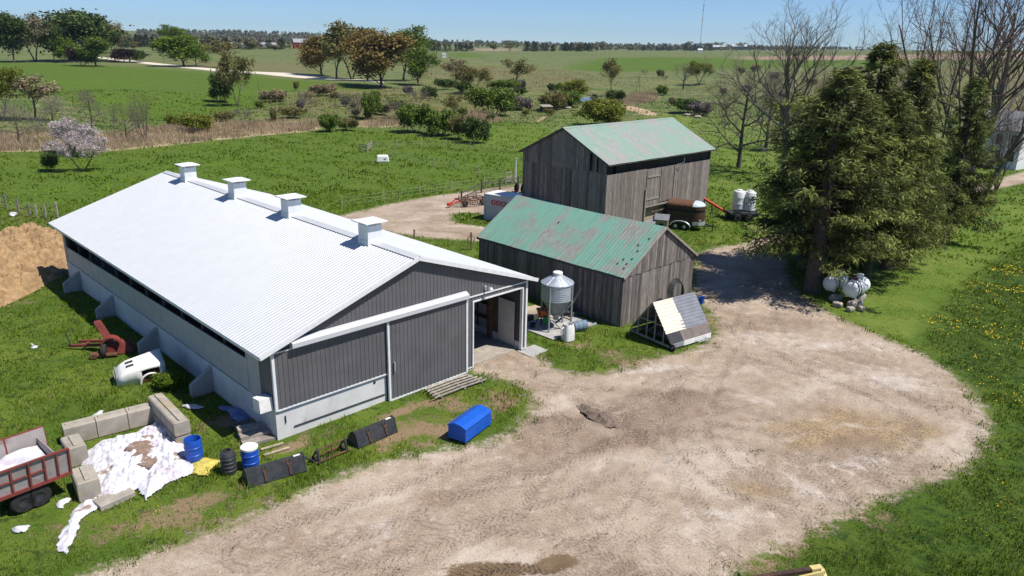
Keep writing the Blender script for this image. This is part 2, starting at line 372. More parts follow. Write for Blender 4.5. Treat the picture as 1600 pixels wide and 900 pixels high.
DRY = [smooth_poly(poly(p), 1) for p in ([(190, 93), (330, 96), (480, 97), (500, 118), (420, 113), (300, 103), (190, 95)], [(420, 160), (500, 142), (640, 135), (700, 150), (780, 170), (720, 186), (600, 190), (420, 190)],
    [(670, 100), (800, 104), (900, 112), (960, 130), (880, 146), (780, 140), (680, 130)], [(1150, 112), (1400, 108), (1700, 100), (1700, 200), (1400, 180), (1240, 150), (1150, 130)], [(0, 330), (30, 325), (70, 338), (100, 350), (40, 352)])]
TAN = [poly(p) for p in ([(1165, 88.5), (1300, 87), (1700, 82), (1700, 91), (1300, 93.5), (1165, 93)], [(740, 75.5), (800, 76), (800, 79.5), (740, 79.5)], [(300, 62), (440, 66), (440, 72), (300, 71)])]
TRACKS = [smooth_open for smooth_open in [np.array([at(*p)[:2] for p in t]) for t in (
    [(770, 560), (830, 600), (900, 650), (930, 720), (880, 800), (760, 870), (600, 930)], [(1130, 470), (1090, 540), (1010, 620), (940, 690), (860, 780), (820, 900)],
    [(1180, 470), (1210, 540), (1290, 580), (1400, 620), (1480, 680), (1440, 740), (1330, 720), (1200, 660), (1080, 640), (980, 650)],
    [(1160, 480), (1100, 580), (1060, 680), (1150, 760), (1300, 800)], [(860, 590), (960, 600), (1080, 560), (1150, 500)], [(1480, 640), (1500, 690), (1470, 730), (1400, 745)], [(700, 930), (860, 870), (1000, 860), (1120, 880)], [(980, 600), (1000, 680), (960, 760), (900, 820)])]]

TRACKS2 = [np.array([at(*p)[:2] for p in t]) for t in ([(850, 620), (930, 650), (1000, 700), (1060, 780), (1080, 880)], [(820, 720), (900, 690), (980, 655), (1080, 600), (1180, 520), (1200, 440)], [(700, 800), (820, 770), (930, 730), (1040, 690), (1150, 680), (1260, 700)], [(1210, 720), (1260, 770), (1300, 810), (1330, 850)], [(1290, 690), (1340, 740), (1380, 790)], [(1080, 480), (1120, 520), (1200, 560), (1320, 590), (1440, 640), (1490, 690)], [(400, 860), (540, 820), (660, 770), (760, 730), (860, 660)], [(1400, 720), (1450, 700), (1500, 650)], [(540, 920), (680, 880), (800, 850), (900, 880), (1000, 920)])]
th = np.concatenate([np.arange(-180, -44, 4.0), np.arange(-43, 43.01, .125), np.arange(44, 180, 4.0)]) * math.pi / 180
rr = [0.5, 4, 8, 12, 15]
while rr[-1] < 120: rr.append(rr[-1] * 1.0042)
while rr[-1] < 1200: rr.append(rr[-1] * 1.011)
while rr[-1] < 9500: rr.append(rr[-1] * 1.03)
rr = np.array(rr); nR, nT = len(rr), len(th)
TH, RR = np.meshgrid(th, rr); GX = (RR * np.sin(TH)).ravel(); GY = (RR * np.cos(TH)).ravel()
g_sd = np.maximum(np.maximum(sdist(YARD, GX, GY), sdist(DRIVE, GX, GY)), sdist(LANE, GX, GY))
isl = sdist(ISLAND, GX, GY); g_sd = np.where(isl > -3, np.minimum(g_sd, -isl), g_sd)
r_sd = np.maximum(sdist(ROADW, GX, GY), sdist(ROADE, GX, GY))
s_sd = np.maximum.reduce([sdist(p, GX, GY) for p in SANDP])
def soft(polys, w): return np.maximum.reduce([np.clip(.5 + sdist(p, GX, GY) / (2 * w * np.maximum(1, np.hypot(GX, GY) / 120)), 0, 1) for p in polys])
a_reed = soft(REED, 1.6); a_lush = soft(LUSH, 2.5); a_dry = soft(DRY, 4); a_tan = soft(TAN, 3)
WU = .8 * wob(GX, GY, .9, 101) + .45 * wob(GX, GY, 2.3, 102); WV = .7 * wob(GX, GY, 1.0, 103) + .4 * wob(GX, GY, 2.5, 104)
def blob(px, py, rx, ry, rot=0):
    c = at(px, py); u = GX - c[0] + WU * min(1, rx / 3); v = GY - c[1] + WV * min(1, ry / 2); q = math.radians(rot)
    a = (u * math.cos(q) + v * math.sin(q)) / rx; b = (-u * math.sin(q) + v * math.cos(q)) / ry
    return np.exp(-(a * a + b * b))
a_dirt = np.clip(sum(k * blob(*p) for k, p in ((.95, (935, 645, 1.8, .7, -50)), (.55, (870, 655, 1.6, .7, 30)), (.7, (985, 690, 2.0, .6, 20)), (.6, (1050, 615, 2.6, .7, 0)), (.55, (960, 660, 4.2, 2.2, 20)), (.45, (1100, 640, 4.5, 3, 0)), (.45, (960, 745, 3.5, 2.2, 30)), (.4, (780, 600, 2.5, 1, -40)), (.35, (1200, 600, 3, 2, 0)), (.3, (640, 800, 3, 1.5, 20)), (.35, (1150, 540, 3, 2, 0)))), 0, 1)
a_straw = np.clip(sum(k * blob(*p) for k, p in ((1.0, (1330, 665, 3.2, 2.1, 10)), (.8, (1450, 690, 2.4, 1.8, 0)), (.6, (1240, 680, 2, 1.5, 0)), (.75, (1190, 768, 1.6, .9, 0)), (.5, (1110, 560, 2.5, 1.2, 0)), (.5, (960, 605, 3, 1, 0)), (.35, (820, 520, 2, 1, 0)), (.5, (1130, 510, 2, 1.2, 30)), (.25, (600, 870, 4, 2, 0)))), 0, 1)
a_white = np.clip(sum(k * blob(*p) for k, p in ((.9, (1290, 540, 4, 1.2, 0)), (.9, (1400, 590, 2.6, 1.4, -30)), (.9, (1040, 575, 2.4, .8, 10)), (.9, (1345, 728, 1.6, .9, 0)), (.85, (1270, 765, 2.2, .9, -30)), (.8, (660, 705, 1.5, .6, 30)), (.6, (560, 830, 3, 1, 20)), (.6, (1120, 800, 2, .8, 0)), (.5, (1000, 720, 2, 1, 0)), (.6, (1190, 520, 2, 1, 0)))), 0, 1)
a_wet = np.clip(1.15 * blob(750, 893, 1.0, .55, 10) + 1.0 * blob(862, 884, 1.3, .55, 15) + .5 * blob(935, 645, 1.2, .5, 45), 0, 1)
a_patch = np.clip(sum(k * blob(*p) for k, p in ((1, (660, 680, 3, 1.2, 40)), (1, (640, 640, 3, 1, 40)), (.9, (790, 625, 1.6, 1.2, 30)), (.85, (300, 800, 4, 1, 30)), (.9, (1150, 860, 3, 1.5, 30)), (.8, (1120, 505, 2, 1.5, 0)), (.9, (1000, 560, 3, 1, 10)), (1, (440, 700, 2, .7, 40)),
    (1, (365, 655, 1.5, .8, 40)), (.5, (60, 830, 3, 1, 30)), (.8, (900, 540, 2, 1, 0)), (.6, (1300, 500, 2, 1, 0)), (.7, (1330, 810, 3, 1, 30)), (.6, (20, 475, 2, 3, 0)))), 0, 1)
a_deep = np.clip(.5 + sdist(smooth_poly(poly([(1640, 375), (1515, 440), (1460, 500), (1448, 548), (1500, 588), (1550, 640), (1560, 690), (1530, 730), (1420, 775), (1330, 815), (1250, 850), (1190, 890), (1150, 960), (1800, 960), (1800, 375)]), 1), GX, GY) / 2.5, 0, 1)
a_mow = np.clip(.5 + sdist(smooth_poly(poly([(1240, 440), (1300, 400), (1480, 345), (1620, 300), (1700, 320), (1620, 365), (1510, 432), (1455, 495), (1440, 545), (1380, 520), (1300, 490)]), 1), GX, GY) / 2, 0, 1)
a_mow = np.maximum(a_mow, np.clip(.5 + sdist(smooth_poly(poly([(1112, 384), (1112, 260), (1060, 196), (1010, 176), (1180, 186), (1260, 230), (1240, 370)]), 1), GX, GY) / 6, 0, 1)); a_mow = np.maximum(a_mow, .7 * np.clip(.5 + sdist(smooth_poly(poly([(700, 200), (840, 194), (900, 172), (980, 178), (900, 205), (830, 235), (740, 226)]), 1), GX, GY) / 5, 0, 1))
near = np.hypot(GX, GY) < 70; t_d = np.full(GX.shape, 50.0); t_s = np.zeros(GX.shape); t_d2 = t_d.copy(); t_s2 = t_s.copy()
for ti, L in enumerate(TRACKS + TRACKS2):
    TD, TS = (t_d, t_s) if ti < len(TRACKS) else (t_d2, t_s2)
    L = np.array(L)
    for _ in range(3):
        L = np.concatenate([L[:1], np.stack([.75 * L[:-1] + .25 * L[1:], .25 * L[:-1] + .75 * L[1:]], 1).reshape(-1, 2), L[-1:]])
    d, s_ = linedist(L, GX[near], GY[near]); k = np.abs(d) < np.abs(TD[near])
    idx = np.where(near)[0][k]; TD[idx] = d[k]; TS[idx] = s_[k]
GZ = zt(GX, GY)
ingr = np.clip(g_sd / .8, 0, 1) * near
GZ += (1 - ingr) * near * .03 * wob(GX, GY, 1.1, 21) + ingr * (.012 * wob(GX, GY, 2.5, 22) - .03 * np.exp(-((np.abs(t_d) - .9) / .2) ** 2) - .05 * a_wet + .10 * a_dirt * wob(GX, GY, 3.0, 23) * (a_dirt > .3) + .02 * wob(GX, GY, 6, 24))
GZ = GZ - .02 * (np.hypot(GX, GY) < 125)

gm, nt, bs = base_mat('ground_cover')
tc = nd(nt, 'ShaderNodeTexCoord').outputs['Object']
A = {k: nd(nt, 'ShaderNodeAttribute', attribute_name=k).outputs['Fac'] for k in ('gsd', 'rsd', 'ssd', 'reed', 'lush', 'dry', 'tan', 'dirt', 'straw', 'wet', 'white', 'td2', 'ts2', 'patch', 'mow', 'deep', 'td', 'ts')}
n_big = noise(nt, tc, .035, 3); n_mid = noise(nt, tc, .28, 4, .6); n_sm = noise(nt, tc, 1.7, 4, .65); n_fine = noise(nt, tc, 9, 3, .7); n_grit = noise(nt, tc, 28, 2, .8)
n_strk = noise(nt, stretch(nt, tc, (.02, .16, 1)), 1, 4, .6)
# grass
g = mixc(nt, mth_map(nt, n_mid, .40, .60), (.064, .115, .011), (.112, .158, .019))
g = mixc(nt, mth_map(nt, n_sm, .50, .66), g, (.028, .062, .007))
g = mixc(nt, mth(nt, 'MULTIPLY', mth_map(nt, n_fine, .50, .66), .6), g, (.135, .175, .028))
n_scr = noise(nt, tc, .13, 5, .68)
scrub = mixc(nt, mth_map(nt, n_scr, .40, .60), (.062, .112, .026), (.135, .150, .060))
scrub = mixc(nt, mth_map(nt, n_mid, .57, .68), scrub, (.26, .225, .13))
scrub = mixc(nt, mth_map(nt, n_sm, .58, .70), scrub, (.055, .085, .025))
scrub = mixc(nt, mth(nt, 'MULTIPLY', mth_map(nt, n_strk, .42, .62), .6), scrub, (.20, .19, .085))
vl = nd(nt, 'ShaderNodeVectorMath', operation='LENGTH'); lnk(nt, tc, vl.inputs[0]); vdist = vl.outputs['Value']
fardry = mth(nt, 'MULTIPLY', mth_map(nt, vdist, 125, 170), mth(nt, 'SUBTRACT', 1, A['lush']))
g = mixc(nt, mth(nt, 'MULTIPLY', fardry, .85), g, scrub)
g = mixc(nt, mth(nt, 'MULTIPLY', A['lush'], mth_map(nt, n_big, .25, .7)), g, mixc(nt, mth_map(nt, n_mid, .40, .60), (.100, .158, .014), (.060, .118, .010)))
g = mixc(nt, mth(nt, 'MULTIPLY', A['lush'], mth(nt, 'MULTIPLY', mth_map(nt, n_fine, .52, .68), mth_map(nt, n_mid, .36, .58))), g, (.175, .20, .022))
g = mixc(nt, mth(nt, 'MULTIPLY', A['lush'], mth(nt, 'MULTIPLY', mth_map(nt, n_sm, .48, .62), .65)), g, (.032, .076, .009))
dryc = mixc(nt, mth_map(nt, n_mid, .3, .7), (.20, .155, .075), (.125, .12, .045))
g = mixc(nt, mth(nt, 'MULTIPLY', A['dry'], mth_map(nt, mth(nt, 'ADD', n_strk, mth(nt, 'MULTIPLY', n_mid, .5)), .5, .95)), g, dryc)
g = mixc(nt, mth(nt, 'MULTIPLY', A['mow'], .6), g, mixc(nt, mth_map(nt, n_mid, .38, .62), (.108, .178, .022), (.155, .205, .036)))
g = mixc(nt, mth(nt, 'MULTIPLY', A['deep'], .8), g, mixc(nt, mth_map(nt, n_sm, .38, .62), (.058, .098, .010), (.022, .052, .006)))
soil = mixc(nt, n_sm, (.30, .215, .13), (.19, .135, .08))
pm = mth(nt, 'MULTIPLY', A['patch'], 1.0); pm = mth_map(nt, mth(nt, 'ADD', mth(nt, 'MULTIPLY', pm, .42), mth(nt, 'ADD', mth(nt, 'MULTIPLY', n_sm, .6), mth(nt, 'MULTIPLY', n_fine, .25))), .62, .80)
g = mixc(nt, mth(nt, 'MULTIPLY', pm, mth_map(nt, A['patch'], .05, .35)), g, soil)
g = mixc(nt, mth_map(nt, mth(nt, 'ADD', A['reed'], mth(nt, 'MULTIPLY', mth(nt, 'SUBTRACT', n_sm, .5), .7)), .3, .7), g, mixc(nt, mth_map(nt, n_sm, .35, .65), (.42, .32, .22), (.30, .25, .14)))
g = mixc(nt, A['tan'], g, mixc(nt, n_strk, (.34, .235, .18), (.27, .20, .14)))
# gravel
v = mixc(nt, mth_map(nt, n_mid, .3, .7), (.435, .345, .262), (.34, .262, .19))
v = mixc(nt, mth_map(nt, n_sm, .5, .8), v, (.56, .47, .385))
v = mixc(nt, mth(nt, 'MULTIPLY', mth_map(nt, n_fine, .5, .72), .7), v, (.30, .215, .15))
v = mixc(nt, mth(nt, 'MULTIPLY', mth_map(nt, n_grit, .56, .72), .85), v, (.68, .62, .55))
v = mixc(nt, mth(nt, 'MULTIPLY', mth_map(nt, n_grit, .46, .3), .7), v, (.15, .105, .075))
v = mixc(nt, mth_map(nt, mth(nt, 'ADD', A['dirt'], mth(nt, 'MULTIPLY', mth(nt, 'SUBTRACT', n_sm, .5), 1.0)), .25, 1.0), v, mixc(nt, mth_map(nt, n_fine, .35, .65), (.14, .098, .07), (.33, .25, .19)))
v = mixc(nt, mth(nt, 'MULTIPLY', mth_map(nt, mth(nt, 'ADD', A['straw'], mth(nt, 'MULTIPLY', mth(nt, 'SUBTRACT', n_sm, .5), 1.1)), .25, .9), .85), v, mixc(nt, mth_map(nt, n_fine, .35, .65), (.18, .125, .07), (.42, .30, .165)))
n_blot = noise(nt, stretch(nt, tc, (1, 1.4, 1)), .20, 5, .62, .8)
v = mixc(nt, mth(nt, 'MULTIPLY', mth_map(nt, n_blot, .50, .66), mth_map(nt, n_fine, .30, .62)), v, (.245, .175, .125))
v = mixc(nt, mth(nt, 'MULTIPLY', mth_map(nt, n_blot, .46, .34), .6), v, (.54, .46, .38))
wf = mth_map(nt, mth(nt, 'ADD', mth(nt, 'MULTIPLY', A['white'], .36), mth(nt, 'ADD', mth(nt, 'MULTIPLY', n_sm, .7), mth(nt, 'MULTIPLY', n_fine, .35))), .62, .92)
v = mixc(nt, mth(nt, 'MULTIPLY', wf, .65), v, mixc(nt, mth_map(nt, n_grit, .35, .65), (.42, .36, .31), (.72, .66, .60)))
n_peck = noise(nt, stretch(nt, tc, (1, 1.5, 1)), 6.5, 3, .75, 1.2)
def track(td, ts, half, wid, freq):
    off = mth(nt, 'ABSOLUTE', mth(nt, 'SUBTRACT', mth(nt, 'ABSOLUTE', td), half))
    band = mth(nt, 'SUBTRACT', 1, mth_map(nt, mth(nt, 'ADD', off, mth(nt, 'MULTIPLY', mth(nt, 'SUBTRACT', n_sm, .5), .7)), wid * .5, wid))
    chev = mth(nt, 'SINE', mth(nt, 'MULTIPLY', mth(nt, 'ADD', ts, mth(nt, 'ADD', off, mth(nt, 'MULTIPLY', n_sm, .35))), freq))
    return band, mth(nt, 'MULTIPLY', band, mth_map(nt, mth(nt, 'ADD', chev, mth(nt, 'MULTIPLY', mth(nt, 'SUBTRACT', n_fine, .5), 7)), .1, 1.2))
b1, tr1 = track(A['td'], A['ts'], .9, .32, 27); b2, tr2 = track(A['td2'], A['ts2'], .95, .38, 24)
tread = mth(nt, 'MAXIMUM', tr1, tr2); band = mth(nt, 'MAXIMUM', b1, b2)
v = mixc(nt, mth(nt, 'MULTIPLY', mth_map(nt, n_peck, .53, .68), mth_map(nt, n_mid, .30, .62)), v, (.20, .148, .11))
v = mixc(nt, mth(nt, 'MULTIPLY', tread, mth(nt, 'MULTIPLY', mth_map(nt, n_mid, .40, .62), .48)), v, (.20, .145, .105))
v = mixc(nt, mth(nt, 'MULTIPLY', band, mth(nt, 'MULTIPLY', mth_map(nt, n_mid, .35, .65), .35)), v, (.29, .22, .165))
v = mixc(nt, mth_map(nt, mth(nt, 'ADD', A['wet'], mth(nt, 'MULTIPLY', mth(nt, 'SUBTRACT', n_fine, .5), .5)), .35, .6), v, mixc(nt, tread, (.17, .115, .065), (.085, .062, .045)))
gk = mth_map(nt, mth(nt, 'ADD', A['gsd'], mth(nt, 'MULTIPLY', mth(nt, 'SUBTRACT', mth(nt, 'ADD', mth(nt, 'MULTIPLY', n_sm, .6), mth(nt, 'MULTIPLY', n_fine, .4)), .5), 3.2)), -.45, .45)
c = mixc(nt, gk, g, v)
c = mixc(nt, mth_map(nt, mth(nt, 'ADD', A['rsd'], n_sm), .2, 1.0), c, (.62, .55, .46))
c = mixc(nt, mth_map(nt, mth(nt, 'ADD', A['ssd'], n_sm), .2, 1.0), c, mixc(nt, n_sm, (.52, .36, .24), (.40, .28, .18)))
lnk(nt, c, bs.inputs['Base Color'])
rg = mth(nt, 'SUBTRACT', .95, mth(nt, 'MULTIPLY', mth_map(nt, A['wet'], .45, .8), .65)); lnk(nt, rg, bs.inputs['Roughness']); bs.inputs['Specular IOR Level'].default_value = .2
bp = nd(nt, 'ShaderNodeBump'); bp.inputs['Strength'].default_value = .8; bp.inputs['Distance'].default_value = .07
hh = mth(nt, 'ADD', mth(nt, 'MULTIPLY', n_fine, .7), mth(nt, 'ADD', mth(nt, 'MULTIPLY', n_grit, .25), mth(nt, 'ADD', mth(nt, 'MULTIPLY', tread, -.5), mth(nt, 'MULTIPLY', n_peck, .5))))
lnk(nt, hh, bp.inputs['Height']); lnk(nt, bp.outputs[0], bs.inputs['Normal'])

i = (np.arange(nR - 1)[:, None] * nT + np.arange(nT)[None]); j = (np.arange(nR - 1)[:, None] * nT + (np.arange(nT)[None] + 1) % nT)
quads = np.stack([i, j, j + nT, i + nT], -1).reshape(-1, 4)[:, ::-1]
def fm(a): return a[quads].mean(1)
ATT = dict(gsd=g_sd, rsd=r_sd, ssd=s_sd, reed=a_reed, lush=a_lush, dry=a_dry, tan=a_tan, dirt=a_dirt, straw=a_straw, wet=a_wet, white=a_white, td2=t_d2, ts2=t_s2, patch=a_patch, mow=a_mow, deep=a_deep, td=t_d, ts=t_s)
cls = np.zeros(len(quads), int)                   # 0 grassland
fd = np.hypot(fm(GX), fm(GY))
cls[fm(a_lush) > .5] = 1; cls[(fd > 300) & (cls == 0)] = 2
cls[fm(a_tan) > .5] = 3; cls[fm(a_reed) > .5] = 4; cls[fm(s_sd) > 0] = 5; cls[fm(r_sd) > 0] = 6; cls[(fm(g_sd) > 0) & (fd < 130)] = 7
for k, nm in enumerate(('grassland', 'pasture', 'far_fields', 'ploughed_field', 'reed_bed', 'sandy_path', 'gravel_road', 'gravel_yard')):
    q = quads[cls == k]
    if not len(q): continue
    u, inv = np.unique(q, return_inverse=True); inv = inv.reshape(q.shape)
    b = MB(); b.add(np.stack([GX[u], GY[u], GZ[u]], 1), inv)
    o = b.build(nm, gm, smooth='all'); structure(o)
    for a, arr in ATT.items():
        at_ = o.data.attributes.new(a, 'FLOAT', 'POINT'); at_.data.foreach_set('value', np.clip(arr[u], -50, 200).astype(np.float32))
def gsd_at(X, Y):
    X = np.atleast_1d(np.asarray(X, float)); Y = np.atleast_1d(np.asarray(Y, float))
    g = np.maximum(np.maximum(sdist(YARD, X, Y), sdist(DRIVE, X, Y)), sdist(LANE, X, Y)); q = sdist(ISLAND, X, Y)
    return np.where(q > -3, np.minimum(g, -q), g)
# ------------------------------------------------------------------ white-roofed livestock barn
RZ90 = Matrix.Rotation(math.pi / 2, 4, 'Z')
def barn_white():
    W, L, He, Hr, ov, og, zc = 15.25, 30.4, 4.175, 6.93, .58, .28, 1.44
    k = (Hr - He) / (W / 2 + ov); wt = He + ov * k - .06
    top = lambda x: wt + k * min(x, W - x)
    R = thing('livestock_barn', 'long grey metal-sided barn with a white ribbed metal roof and four white roof vents', 'barn', (-10.006, 28.387, 0), .7816)
    b = MB(); b.box(0, 5.72, 0, .25, -.4, zc); b.box(0, .25, .25, L, -.4, zc); b.box(.25, W, L - .25, L, -.4, zc); b.box(W - .25, W, .0, L - .25, -.4, .45); b.box(10.72, 11.2, 0, .25, -.4, .12)
    b.box(5.72, 10.72, .05, .3, -.4, .08)
    f = b.build('foundation', MT['painted_concrete'], R)
    b = MB(); b.tube([(.8, -.02, .40), (5.6, -.02, .37)], .035, 8); b.tube([(.42, -.03, .72), (.42, -.03, 1.05)], .03, 6); b.build('pipe', MT['black_metal'], f)
    b = MB(); b.lathe([(0, -.02), (.07, -.02), (.07, .02), (0, .02)], (5.04, -.0, 1.16), 12, 'y'); b.build('drain_hole', MT['dark'], f)
    for y in (6.4, 13.4, 20.6, 27.4):
        b = MB(); b.hexa([(-1.08, y, -.3), (0, y, -.3), (0, y + .28, -.3), (-1.08, y + .28, -.3), (-1.08, y, .62), (0, y, 1.34), (0, y + .28, 1.34), (-1.08, y + .28, .62)]); b.build('buttress', MT['concrete'], R)
    # left wall: curtain panel, dark strip above, posts
    b = MB(); b.M = Matrix.Translation((0, 0, 0))
    b.hexa([(.04, 2.45, zc + .04), (.10, 2.45, zc + .04), (.10, L - .4, zc + .04), (.04, L - .4, zc + .04), (.04, 2.45, 3.03), (.10, 2.45, 3.03), (.10, L - .4, 2.5), (.04, L - .4, 2.5)])
    cu = b.build('side_curtain', MT['curtain'], R)
    b = MB()
    for i in range(12): y = 2.45 + i * 2.5; b.box(.14, .28, y - .07, y + .07, zc, wt)
    b.box(.12, .3, 0, L, wt - .25, wt - .01); b.box(.11, .26, 2.4, L - .3, zc + .0, zc + .05)
    b.build('wall_post', MT['dark_wood'], R)
    b = MB(); b.box(.02, .12, 1.25, 2.42, zc, wt - .3); b.box(.0, .05, 2.38, 2.46, zc, 3.9); b.build('wall_panel', MT['curtain'], R); b = MB(); b.box(.0, .1, L - .4, L, zc, wt - .2); b.build('wall_panel', MT['curtain'], R)
    b = MB(); b.M = RZ90; b.corr(.02, 1.22, zc, wt - .1, -.02, .22, .02, face=1); b.M = None
    b.box(.03, .1, .0, 1.22, zc, wt - .1); b.build('side_siding', MT['grey_siding'], R)
    # front
    b = MB(); b.corr(.1, 5.72, zc + .02, 4.05, -.07, .225, .022); b.box(.1, 5.72, -.06, .02, zc + .01, 4.04)
    b.build('front_siding', MT['grey_siding'], R)
    b = MB(); b.corr(0, W, lambda x: 4.1, lambda x: max(4.12, top(x) - .03), -.01, .225, .022)
    b.hexa([(0, .0, 4.08), (W, .0, 4.08), (W, .06, 4.08), (0, .06, 4.08), (.0, .0, wt - .05), (W, .0, wt - .05), (W, .06, wt - .05), (0, .06, wt - .05)])
    b.add([(0, .03, wt - .05), (W, .03, wt - .05), (W / 2, .03, Hr - .1), (0, .06, wt - .05), (W, .06, wt - .05), (W / 2, .06, Hr - .1)], [[0, 1, 2], [5, 4, 3], [0, 2, 5, 3], [1, 4, 5, 2]])
    b.corr(10.7, 11.24, .12, 4.1, -.01, .225, .022); b.corr(14.93, W - .04, .1, 4.1, -.01, .225, .022); b.corr(11.24, 14.93, 3.8, 4.1, -.01, .225, .022)
    b.box(10.7, 11.24, .0, .1, .1, 4.08); b.box(14.93, W, .0, .1, .1, 4.08); b.box(11.24, 14.93, .0, .1, 3.8, 4.08)
    b.build('gable_siding', MT['grey_siding'], R)
    b = MB(); b.box(-.02, .1, -.1, .02, zc - .03, 4.08); b.box(.1, 5.72, -.1, -.06, zc - .05, zc + .01); b.box(.1, 5.7, -.11, -.06, 4.05, 4.11); b.build('trim', MT['white_trim'], R); b = MB()
    b.box(W - .1, W + .03, -.06, .05, .1, 4.3); b.box(10.7, W - .1, -.06, -.03, 4.06, 4.13); b.box(11.2, 11.28, -.07, .12, .1, 3.82); b.box(14.88, 14.96, -.07, .12, .1, 3.82); b.box(11.28, 14.88, -.07, .12, 3.76, 3.84)
    b.box(14.96, W - .1, -.05, -.035, .1, .16); b.box(10.7, 11.2, -.05, -.035, .1, .16)
    b.build('trim', MT['white_trim'], R)
    b = MB(); b.prism([(-.05, 4.15), (-.05, 4.52), (-.18, 4.50), (-.36, 4.38), (-.36, 4.18)], .84, 10.72); b.build('track_cover', MT['white_metal'], R)
    D = MB(); D.corr(5.82, 10.62, .06, 4.16, -.2, .225, .022); D.box(5.82, 10.62, -.19, -.14, .06, 4.16)
    d = D.build('sliding_door', MT['grey_siding'], R)
    b = MB(); b.box(5.72, 5.83, -.24, -.13, .02, 4.3); b.box(10.61, 10.72, -.24, -.13, .02, 4.3); b.box(5.83, 10.61, -.235, -.13, .0, .08); b.build('door_trim', MT['white_trim'], d)
    b = MB(); b.box(6.0, 6.08, -.3, -.2, 1.5, 1.55); b.box(6.0, 6.08, -.3, -.2, 1.95, 2.0); b.box(6.0, 6.08, -.32, -.29, 1.5, 2.0); b.build('door_handle', MT['galv_dark'], d)
    # other walls
    b = MB(); b.M = Matrix.Translation((W, 0, 0)) @ RZ90; b.corr(0, L, .45, wt - .05, .0, .23, .02, face=-1); b.M = None
    b.box(W - .08, W - .03, .1, L, .45, wt - .05); b.box(0, W, L - .08, L, zc, wt)
    b.add([(0, L - .04, wt), (W, L - .04, wt), (W / 2, L - .04, Hr - .1), (0, L, wt), (W, L, wt), (W / 2, L, Hr - .1)], [[0, 1, 2], [5, 4, 3], [0, 2, 5, 3], [1, 4, 5, 2]])
    b.build('wall', MT['grey_siding'], R)
    # roof
    b = MB(); n = 132
    for sgn in (0, 1):
        ys, hs = [], []; p = (L + 2 * og) / n
        for i in range(n):
            for q, h in ((0, 0), (.66, 0), (.74, .022), (.9, .022)): ys.append(-og + (i + q) * p); hs.append(h)
        ys.append(L + og); hs.append(0); ys = np.array(ys); hs = np.array(hs)
        x0 = -ov if sgn == 0 else W + ov
        v0 = np.stack([np.full(len(ys), x0), ys, He + hs], 1); v1 = np.stack([np.full(len(ys), W / 2), ys, Hr + hs], 1); m = len(ys); i = np.arange(m - 1)
        fq = np.stack([i, m + i, m + i + 1, i + 1], -1); b.add(np.concatenate([v0, v1]), fq[:, ::-1] if sgn == 0 else fq)
    r = b.build('roof', MT['white_metal'], R)
    b = MB()
    for s0, s1 in ((-ov, W / 2), (W / 2, W + ov)):
        z0, z1 = (He, Hr) if s0 < 0 else (Hr, He)
        b.hexa([(s0, -og + .02, z0 - .08), (s1, -og + .02, z1 - .08), (s1, L + og - .02, z1 - .08), (s0, L + og - .02, z0 - .08), (s0, -og + .02, z0 - .02), (s1, -og + .02, z1 - .02), (s1, L + og - .02, z1 - .02), (s0, L + og - .02, z0 - .02)])
    b.build('roof_deck', MT['dark_wood'], r)
    b = MB()
    for x0, x1 in ((-ov - .02, W / 2), (W + ov + .02, W / 2)):
        for y in (-og - .03, L + og):
            b.beam((x0, y + .015, He - .07), (x1, y + .015, Hr - .07), .03, .2)
    b.box(-ov - .04, -ov, -og, L + og, He - .16, He + .0); b.box(W + ov, W + ov + .04, -og, L + og, He - .16, He)
    b.build('fascia', MT['white_trim'], r)
    b = MB()
    for s in (-1, 1): b.hexa([(W / 2, -og, Hr + .03), (W / 2 + s * .28, -og, Hr - .06), (W / 2 + s * .28, L + og, Hr - .06), (W / 2, L + og, Hr + .03), (W / 2, -og, Hr + .06), (W / 2 + s * .28, -og, Hr - .03), (W / 2 + s * .28, L + og, Hr - .03), (W / 2, L + og, Hr + .06)])
    b.build('ridge_cap', MT['white_metal'], r)
    for y in (3.75, 11.75, 18.7, 26.5):
        b = MB(); b.box(W / 2 - .42, W / 2 + .42, y - .42, y + .42, Hr - .4, Hr + .86)
        b.hexa([(W / 2 - .5, y - .5, Hr - .45), (W / 2 + .5, y - .5, Hr - .45), (W / 2 + .5, y + .5, Hr - .45), (W / 2 - .5, y + .5, Hr - .45), (W / 2 - .44, y - .44, Hr + .12), (W / 2 + .44, y - .44, Hr + .12), (W / 2 + .44, y + .44, Hr + .12), (W / 2 - .44, y + .44, Hr + .12)])
        v = b.build('roof_vent', MT['white_trim'], r)
        b = MB(); b.box(W / 2 - .66, W / 2 + .66, y - .66, y + .66, Hr + 1.0, Hr + 1.05)
        b.add([(W / 2 - .66, y - .66, Hr + 1.05), (W / 2 + .66, y - .66, Hr + 1.05), (W / 2 + .66, y + .66, Hr + 1.05), (W / 2 - .66, y + .66, Hr + 1.05), (W / 2, y, Hr + 1.2)], [[0, 1, 4], [1, 2, 4], [2, 3, 4], [3, 0, 4]])
        for sx in (-1, 1):
            for sy in (-1, 1): b.box(W / 2 + sx * (.38) - .03, W / 2 + sx * (.38) + .03, y + sy * (.38) - .03, y + sy * (.38) + .03, Hr + .86, Hr + 1.01)
        b.build('vent_cap', MT['white_trim'], v)
    # inside the open door
    b = MB(); b.box(.3, W - .3, .3, L - .3, -.1, .04); b.build('barn_floor', MT['block'], R)
    b = MB(); b.box(W - .34, W - .3, .6, 1.9, .15, 2.75); b.build('door_leaf', MT['curtain'], R)
    b = MB(); b.box(W - .19, W - .1, .12, L - .3, .05, wt); b.build('shade_lining', MT['dark_wood'], R)  # dark sheet added over the right wall; the interior's shade put in as colour
    b = MB()
